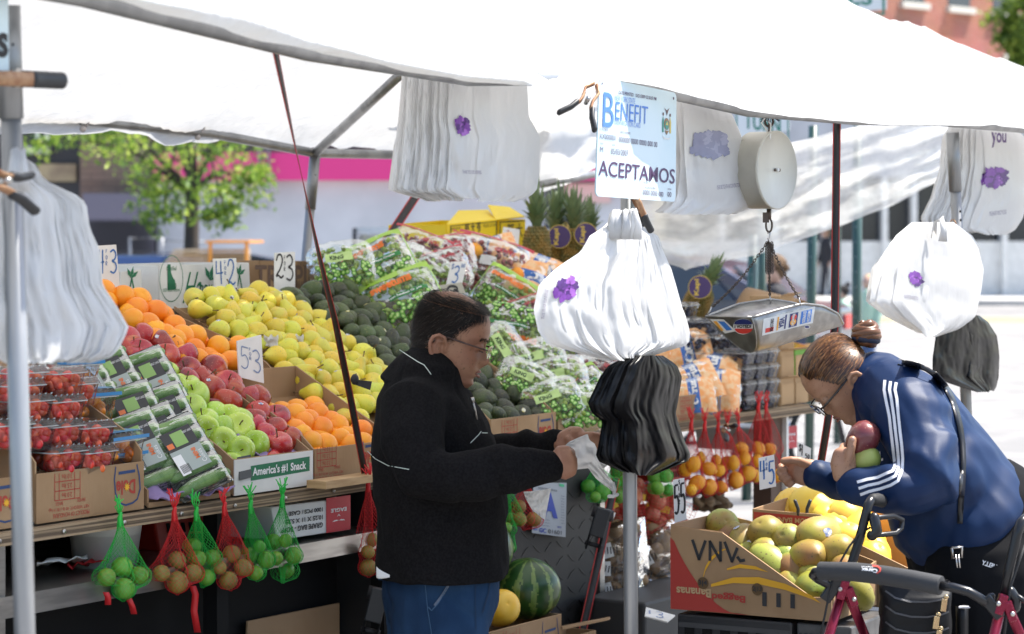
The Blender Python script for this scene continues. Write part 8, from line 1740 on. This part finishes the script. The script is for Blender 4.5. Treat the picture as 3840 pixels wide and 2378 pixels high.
for k in range(3):
 o_=34*k
 drape_strip(b,bvN,h7p([(872+o_*1.25,488+o_*.25),(866+o_*1.2,560),(880+o_*1.2,640-o_*.2),(905+o_,760),(918+o_,880),(930+o_,980),(940+o_*.95,1070),(948+o_*.8,1130+o_*.3),(930+o_*.6,1165+o_*1.1),(880+o_*.5,1185+o_*1.3),(815+o_*.3,1215+o_*1.25),(740+o_*.2,1228+o_*1.35),(664+o_*.35,1250+o_*1.4)]),11,0,.0028,6,6.15)
b.build('sleeve_stripes',whs,jw)
b=MB();drape_text(b,bvN,'adidas',h7p([(804,1076),(858,1062),(860,1088),(806,1104)]),0,.0028,.05,6.2)
for i,(hh) in enumerate((16,30,44)):drape_poly(b,bvN,h7p([(808+i*13,1068-i*3),(816+i*13,1066-i*3),(816+i*13-6+i*0,1066-hh-i*3),(806+i*13-2,1068-hh+6-i*3)]),0,.0028,6.2)
b.build('chest_logo',whs,jw)
b=MB();drape_strip(b,bvN,h7p([(970,352),(1090,372),(1180,405),(1255,455),(1320,530),(1370,620),(1405,720),(1432,830),(1452,960),(1458,1100),(1450,1250),(1440,1400),(1432,1560)]),20,0,.004,6,6.25);st=b.build('shoulder_strap',mat('black_strap',(.015,.015,.017),.35),wom,solid=.003)
b=MB()
for pts in (((3570,2055),(3608,2052),(3606,2090),(3572,2094),(3570,2055)),):b.tube([PY(x,y,6.12) for x,y in pts],.0035,8)
b.tube([PY(3584,2080,6.11),PY(3590,2130,6.1)],.002,6);b.tube([PY(3594,2080,6.11),PY(3600,2130,6.1)],.002,6);b.build('strap_buckle',steel,st)
blackcl=mat('black_trousers',(.007,.007,.008),.9,spec=.15)
b=MB();limb(b,[wd_(2340,1270),wd_(2375,1400)],.215,.21,20)
for yy in (-.13,.13):limb(b,[wd_(2360,1360,6.45+yy),wd_(2360,1560,6.45+yy),wd_(2375,1780,6.45+yy),Vector((wd_(2390,1500).x,6.45+yy,.07))],[.17,.15,.115,.1],[.13,.13,.1,.095],16)
co,no,fs=fuse(b,.01,5);co=cloth(co,no,.006,6,2);tr_=mesh_obj('trousers',co,fs,blackcl,wom)
b=MB();put_text(b,'HELLY',PY(3710,2118,6.2),(-.9,0,.3),(.3,0,.9),.04,.012,0,bold=.03);b.build('trouser_print',inkw,tr_)
for yy in (-.13,.13):b=MB();x0=wd_(2390,1500).x;b.tube([(x0+.07,6.45+yy,.05),(x0,6.45+yy,.06),(x0-.12,6.45+yy,.045),(x0-.18,6.45+yy,.03)],[.045,.055,.045,.028],14,ry=[.042,.05,.045,.035],roundcap=True);b.build('shoe',rubber,wom)
p=h7(705,935,YA+.03);b=MB();b.lathe(mango_prof(.042),24,0,rot(20,25,10),p);b.build('mango',mat('dark_red_mango_skin',(.13,.02,.03),.3,col2=(.2,.05,.04),scale=8,coat=.3,speck=(.3,.15,.1),speck_scale=150),None,'dark red mango hugged under the chin of the woman','mango','fruit held by the woman',origin=p)
p=h7(722,1085,YA+.02);b=MB();b.lathe(mango_prof(.034),24,0,rot(70,0,60),p);b.build('mango',mat('pale_green_mango_skin',(.36,.42,.08),.4,col2=(.42,.44,.12),scale=8),None,'pale green mango in the crook of the arm of the woman','mango','fruit held by the woman',origin=p)
# ------------------------------------------------------------------ rollator and the black zip bag
def i8(x,y,Y):return PY(2950+x/2.744,1840+y/2.744,Y)
blackt=mat('black_coated_tube',(.02,.02,.022),.28,metal=.3,rand=.1);burg=mat('burgundy_metallic',(.2,.012,.035),.3,metal=.6,speck=(.4,.1,.14),speck_scale=500);foam=mat('dark_grey_foam',(.035,.036,.039),.75,bump=.3,bscale=500)
rol=thing('rollator','burgundy rollator walker with a padded dark foam backrest bar','walker',i8(1000,1400,5.85)*Vector((1,1,0)) if False else Vector((i8(1000,1400,5.85).x,5.85,0)))
Yl,Yr=6.0,5.72
b=MB();b.tube([i8(340,826,5.93),i8(700,836,5.88),i8(1000,872,5.82),i8(1300,922,5.77),i8(1590,978,5.73)],[.0225,.0235,.0235,.0235,.0232],24);bar=b.build('backrest_bar',foam,rol,bevel=.002)
bvB=bvh_of(b.v,b.f);p8=lambda l:[(2950+x/2.744,1840+y/2.744) for x,y in l]
b=MB();drape_text(b,bvB,'Carex',p8([(768,790),(935,806),(935,850),(768,834)]),0,.002,.05,5.8,True);drape_text(b,bvB,'caring for you',p8([(770,772),(890,780),(890,795),(770,787)]),0,.002,.03,5.8,True);drape_strip(b,bvB,p8([(880,770),(935,778),(965,800),(960,830),(925,852)]),6,1,.002,5,5.8);b.build('logo',[inkw,mat('coral_print',(.6,.07,.05),.5)],bar)
b=MB();b.tube([i8(1580,975,5.73),i8(1720,1000,5.71),i8(1870,1040,5.7),i8(1990,1110,5.7),i8(2110,1195,5.72)],.0112,12);b.build('backrest_tube',blackt,rol);b=MB();b.tube([i8(345,826,5.93),i8(290,835,5.95),i8(268,870,5.97),i8(320,915,5.98),i8(440,975,5.99),i8(520,1010,6.0)],.0105,12);b.build('backrest_tube',blackt,rol)
def zmeet(a,e):dr=e-a;return a+dr*((.1-a.z)/dr.z)
def side(Y,up,low,fr_leg,rear_leg,grip):
 b=MB();b.tube(up,.0118,12);b.build('handle_tube',blackt,rol)
 for l in (fr_leg,rear_leg):
  a,e=l;g=zmeet(a,e);b=MB();b.tube([a,g],.0125,14);lg=b.build('leg',burg,rol);b=MB();b.tube([g+Vector((0,-.014,-.0)),g+Vector((0,.014,0))],.095,24);wh=b.build('wheel',rubber,lg);b=MB();b.tube([g+Vector((0,-.016,-.0)),g+Vector((0,.016,0))],.05,18);b.build('rim',steelgrey,wh)
 b=MB();b.tube(grip,[.015,.017,.017,.015],12,roundcap=True);b.build('hand_grip',rubber,rol)
side(Yl,[i8(590,980,Yl),i8(680,720,Yl),i8(750,500,Yl),i8(810,260,Yl),i8(838,150,Yl),i8(862,105,Yl+.01),i8(900,92,Yl+.03)],None,(i8(600,960,Yl),i8(440,1476,Yl)),(i8(640,1080,Yl+.01),i8(800,1476,Yl+.25)),[i8(890,92,Yl+.02),i8(940,95,Yl+.06),i8(990,110,Yl+.12),i8(1010,120,Yl+.16)])
side(Yr,[i8(2240,1070,Yr),i8(2290,800,Yr),i8(2370,450,Yr),i8(2410,330,Yr),i8(2450,290,Yr+.02),i8(2500,280,Yr+.04)],None,(i8(2235,1070,Yr),i8(2140,1476,Yr)),(i8(2280,1210,Yr+.01),i8(2400,1476,Yr+.2)),[i8(2480,280,Yr+.03),i8(2540,285,Yr+.08),i8(2580,290,Yr+.14),i8(2600,295,Yr+.18)])
for cx,cy,Y in ((620,1060,Yl),(2250,1210,Yr)):
 b=MB();b.box(i8(cx-45,cy-40,Y-.012),(.022,.02,.05),rot(y=18));b.box(i8(cx+45,cy+30,Y-.012),(.022,.02,.05),rot(y=-18));b.box(i8(cx,cy,Y-.01),(.05,.018,.016),rot(y=30));br_=b.build('bracket',burg,rol,bevel=.004)
 b=MB()
 for dx,dy in ((-70,-45),(75,60)):b.ball(i8(cx+dx,cy+dy,Y-.026),(.006,.005,.006),10,8)
 b.build('bolts',steel,br_)
b=MB();b.box(i8(470,1010,Yl-.01),(.03,.02,.07),rot(y=35));b.box(i8(2120,1200,Yr-.01),(.028,.02,.06),rot(y=-40));b.box(i8(2110,1120,Yr),(.014,.014,.03));b.build('clamp_block',blackt,rol,bevel=.004)
b=MB();b.tube([i8(900,280,Yl-.01),i8(930,420,Yl-.02),i8(880,460,Yl-.015)],.014,10,roundcap=True);b.tube([i8(930,280,Yl),i8(1100,260,Yl+.03),i8(1190,300,Yl+.05),i8(1180,390,Yl+.05),i8(1120,440,Yl+.03),i8(930,460,Yl)],.007,8,roundcap=True);b.build('brake_lever',blackt,rol)
b=MB();b.tube([i8(2300,1040,Yr),i8(2360,1120,Yr),i8(2350,1200,Yr)],.013,10,roundcap=True);b.tube([i8(2300,1035,Yr),i8(2440,1130,Yr-.01),i8(2480,1160,Yr-.01)],.006,8);b.build('brake_lever',blackt,rol)
b=MB();b.tube([i8(860,380,Yl),i8(740,450,Yl-.01),i8(640,580,Yl-.02),i8(560,720,Yl-.02),i8(440,1050,Yl-.02),i8(390,1300,Yl-.02),i8(350,1476,Yl-.02)],.003,6);b.tube([i8(2450,560,Yr),i8(2380,760,Yr-.01),i8(2300,1000,Yr-.015),i8(2270,1250,Yr-.015),i8(2240,1476,Yr-.015)],.003,6);b.build('brake_cable',rubber,rol)
b=MB();pts=[Vector((i8(600,900,Yl).x,Yl+.02,.52)),Vector((i8(2250,900,Yr).x,Yr+.02,.52))];b.quad_slab(pts[0],pts[1],pts[1]+Vector((.05,.3,0)),pts[0]+Vector((.05,.3,0)),.03);b.build('seat',rubber,rol,bevel=.01)
zb=thing('zip_bag','black nylon bag with three zips and gold pulls hanging in front of the woman','bag',i8(1320,1400,6.12));blkn=mat('black_nylon',(.006,.006,.007),.5,spec=.25,bump=.3,bscale=60)
P=[]
b=MB();rs=[]
for i in range(25):
 y=940+900*i/24;cl,cr=i8(950-8*math.sin(i),y,6.12),i8(1700+6*math.sin(i*.7),y,6.08);c=(cl+cr)/2;hx=(cr.x-cl.x)/2;k=min(1,.5+i/8)*(1 if i<22 else.8);rs.append([Vector((c.x+hx*math.copysign(abs(math.cos(a))**.45,math.cos(a)),c.y+.055*k*math.copysign(abs(math.sin(a))**.6,math.sin(a))+.004*nz3(i*.4,a*2,3),c.z+.004*math.sin(a*3+i))) for a in [2*PI*j/40 for j in range(40)]])
b.rings(rs);b.build('bag_body',blkn,zb);bvZ=bvh_of(b.v,b.f)
for zy in (1035,1190,1355):b=MB();drape_strip(b,bvZ,p8([(1015,zy-5),(1120,zy+70),(1280,zy+108),(1450,zy+112),(1600,zy+85),(1670,zy+55)]),7,0,.003,6,6.05);b.build('zip',mat('dark_zip_teeth',(.09,.09,.095),.35,metal=.6,bump=.8,bscale=900) if 'dark_zip_teeth' not in MATS else MATS['dark_zip_teeth'],zb)
for x,y in ((1640,1095),(1560,1275),(1585,1420)):
 b=MB();b.ball(i8(x,y,6.03),(.007,.004,.006),10,8);b.tube([i8(x-4,y+20,6.02),i8(x-12,y+45,6.02)],.003,6);b.box(i8(x-22,y+85,6.02),(.014,.004,.032),rot(y=8));b.build('zip_pull',gold,zb,bevel=.001)
b=MB();b.rings([[i8(1740+x*130,y,6.12+.03*e) for x,e in ((0,0),(.3,-1),(.7,-1),(1,0),(.7,1),(.3,1))] for y in (1190,1330,1480,1700)]);b.tube([i8(1770+110*i/20,1200+10*math.sin(i*3),6.09) for i in range(21)],.003,5,1);b.build('bottle_pouch',[blkn,whs],zb)
# ------------------------------------------------------------------ passers-by in the street
def walker(label,px_x,foot,Y,hgt,face,skin,hairc,top,low,topm=None,arms=(0,0),hairlen=0,shoes=None,stoop=0,coat=0):
 base=Vector((X(px_x,Y),Y,foot));t=thing('person',label,'person',base,'people in the street');f=Vector((math.cos(face),math.sin(face),0));s_=Vector((-f.y,f.x,0));k=hgt/1.7
 def w_(a,e,z):return base+f*a*k+s_*e*k+Vector((0,0,z*k))
 b=MB();b.ball(w_(.02,0,1.58),(.078*k,.078*k,.115*k),16,12);b.ball(w_(.1,0,1.56),(.016*k,.012*k,.02*k),8,6);limb(b,[w_(0,0,1.5),w_(-.01,0,1.38)],[.05*k,.06*k]);limb(b,[w_(0,0,1.35),w_(0,0,.95)],[.1*k,.1*k])
 for sg_,st in ((1,arms[0]),(-1,arms[1])):
  limb(b,[w_(-.01,sg_*.17,1.36),w_(st*.1-.02,sg_*.21,1.12),w_(st*.25+.03,sg_*.2,.88)],[.04*k,.035*k,.028*k]);hp=w_(st*.27+.05,sg_*.2,.82);b.ball(hp,(.03*k,.025*k,.045*k),10,8)
  for q_ in range(4):b.tube([hp+f*(.015*q_-.022)*k,hp+f*(.015*q_-.018)*k-Vector((0,0,.07*k))],.008*k,6,roundcap=True)
  b.tube([hp+f*.02*k,hp+f*.05*k-Vector((0,0,.03*k))],.009*k,6,roundcap=True);limb(b,[w_(0,sg_*.09,.95),w_(sg_*.08,sg_*.09,.5),w_(sg_*.14,sg_*.09,.08)],[.06*k,.05*k,.035*k])
 co,no,fs=fuse(b,.011*k,2);mesh_obj('body',co,fs,skin,t)
 b=MB();limb(b,[w_(0,0,1.4),w_(0,0,1.2),w_(0,0,.92-coat)],[.1*k,.13*k,.135*k],[.17*k,.19*k,.17*k],16)
 for sg_,st in ((1,arms[0]),(-1,arms[1])):limb(b,[w_(-.01,sg_*.17,1.37),w_(st*.1-.02,sg_*.215,1.12),w_(st*.25+.02,sg_*.2,.9)],[.062*k,.055*k,.046*k])
 co,no,fs=fuse(b,.016*k,3);mesh_obj('jacket',cloth(co,no,.006,8,1),fs,top,t)
 b=MB()
 for sg_ in (1,-1):limb(b,[w_(0,sg_*.085,.98),w_(sg_*.08,sg_*.09,.52),w_(sg_*.13,sg_*.09,.08)],[.11*k,.08*k,.06*k])
 co,no,fs=fuse(b,.016*k,3);mesh_obj('trousers',co,fs,low,t)
 for sg_ in (1,-1):b=MB();b.tube([w_(sg_*.14-.05,sg_*.09,.04),w_(sg_*.14+.06,sg_*.09,.045),w_(sg_*.14+.17,sg_*.09,.03)],[.04*k,.045*k,.03*k],10,roundcap=True);b.build('shoe',shoes or rubber,t)
 b=MB();b.ball(w_(-.015,0,1.61),(.09*k,.088*k,.108*k),16,12)
 rr=random.Random(int(px_x))
 for _ in range(260):dr=Vector([rr.gauss(0,1) for _ in range(3)]).normalized();p=w_(-.02,0,1.6)+Vector((dr.x*.088,dr.y*.088,abs(dr.z)*.108-.03*hairlen))*k;b.tube([p,p+(dr*.012+Vector((0,0,-.02-hairlen)))*k],.006*k,4)
 if hairlen<0:b.ball(w_(-.09,0,1.72),.045*k,12,8)
 b.build('hair',hairc,t)
cm=lambda n,c,r=.8:MATS.get(n) or mat(n,c,r)
kblack,kjean,kbrown=cm('black_coat_cloth',(.02,.02,.026)),cm('washed_jeans',(.07,.12,.25)),cm('brown_hair',(.12,.07,.035))
walker('man with short brown hair in a black jacket behind the scale pan',2905,-.0,17,1.5,R(200),skin_p,kbrown,kblack,kjean)
walker('person in a dark puffer jacket and jeans by the left green post',3005,.13,66,1.72,R(250),skin_p,kbrown,cm('dark_puffer',(.03,.035,.06)),kjean,None,(.3,-.2))
walker('woman in black walking between the two green posts',3095,.13,60,1.66,R(200),skin_p,cm('light_brown_hair',(.3,.18,.1)),kblack,kblack,None,(-.3,.3),.05)
walker('dark haired woman in a pale green hoodie beside the round green post',3160,0,26,1.1,R(190),skin_p,cm('near_black_hair',(.02,.016,.016)),cm('pale_green_hoodie',(.45,.62,.48)),kjean,None,(.2,.1),-.01)
walker('fair haired person in a pale green top just behind the round green post',3255,0,27,1.2,R(230),skin_p,cm('fair_hair',(.5,.35,.2)),MATS['pale_green_hoodie'],kjean,None,(.2,.1),.03)
walker('person in a burgundy coat and brown boots walking at the right',3680,.13,63,1.72,R(270),skin_p,kbrown,cm('burgundy_coat',(.14,.03,.06)),cm('brown_trousers',(.12,.05,.035)),None,(.2,-.2),.05,cm('brown_boots',(.15,.06,.04)),0,.25)
walker('person in a navy jacket and blue jeans beside the pink board',3745,.13,92,1.75,R(100),skin_p,kbrown,cm('navy_cloth',(.03,.04,.09)),kjean,None,(-.2,.3))
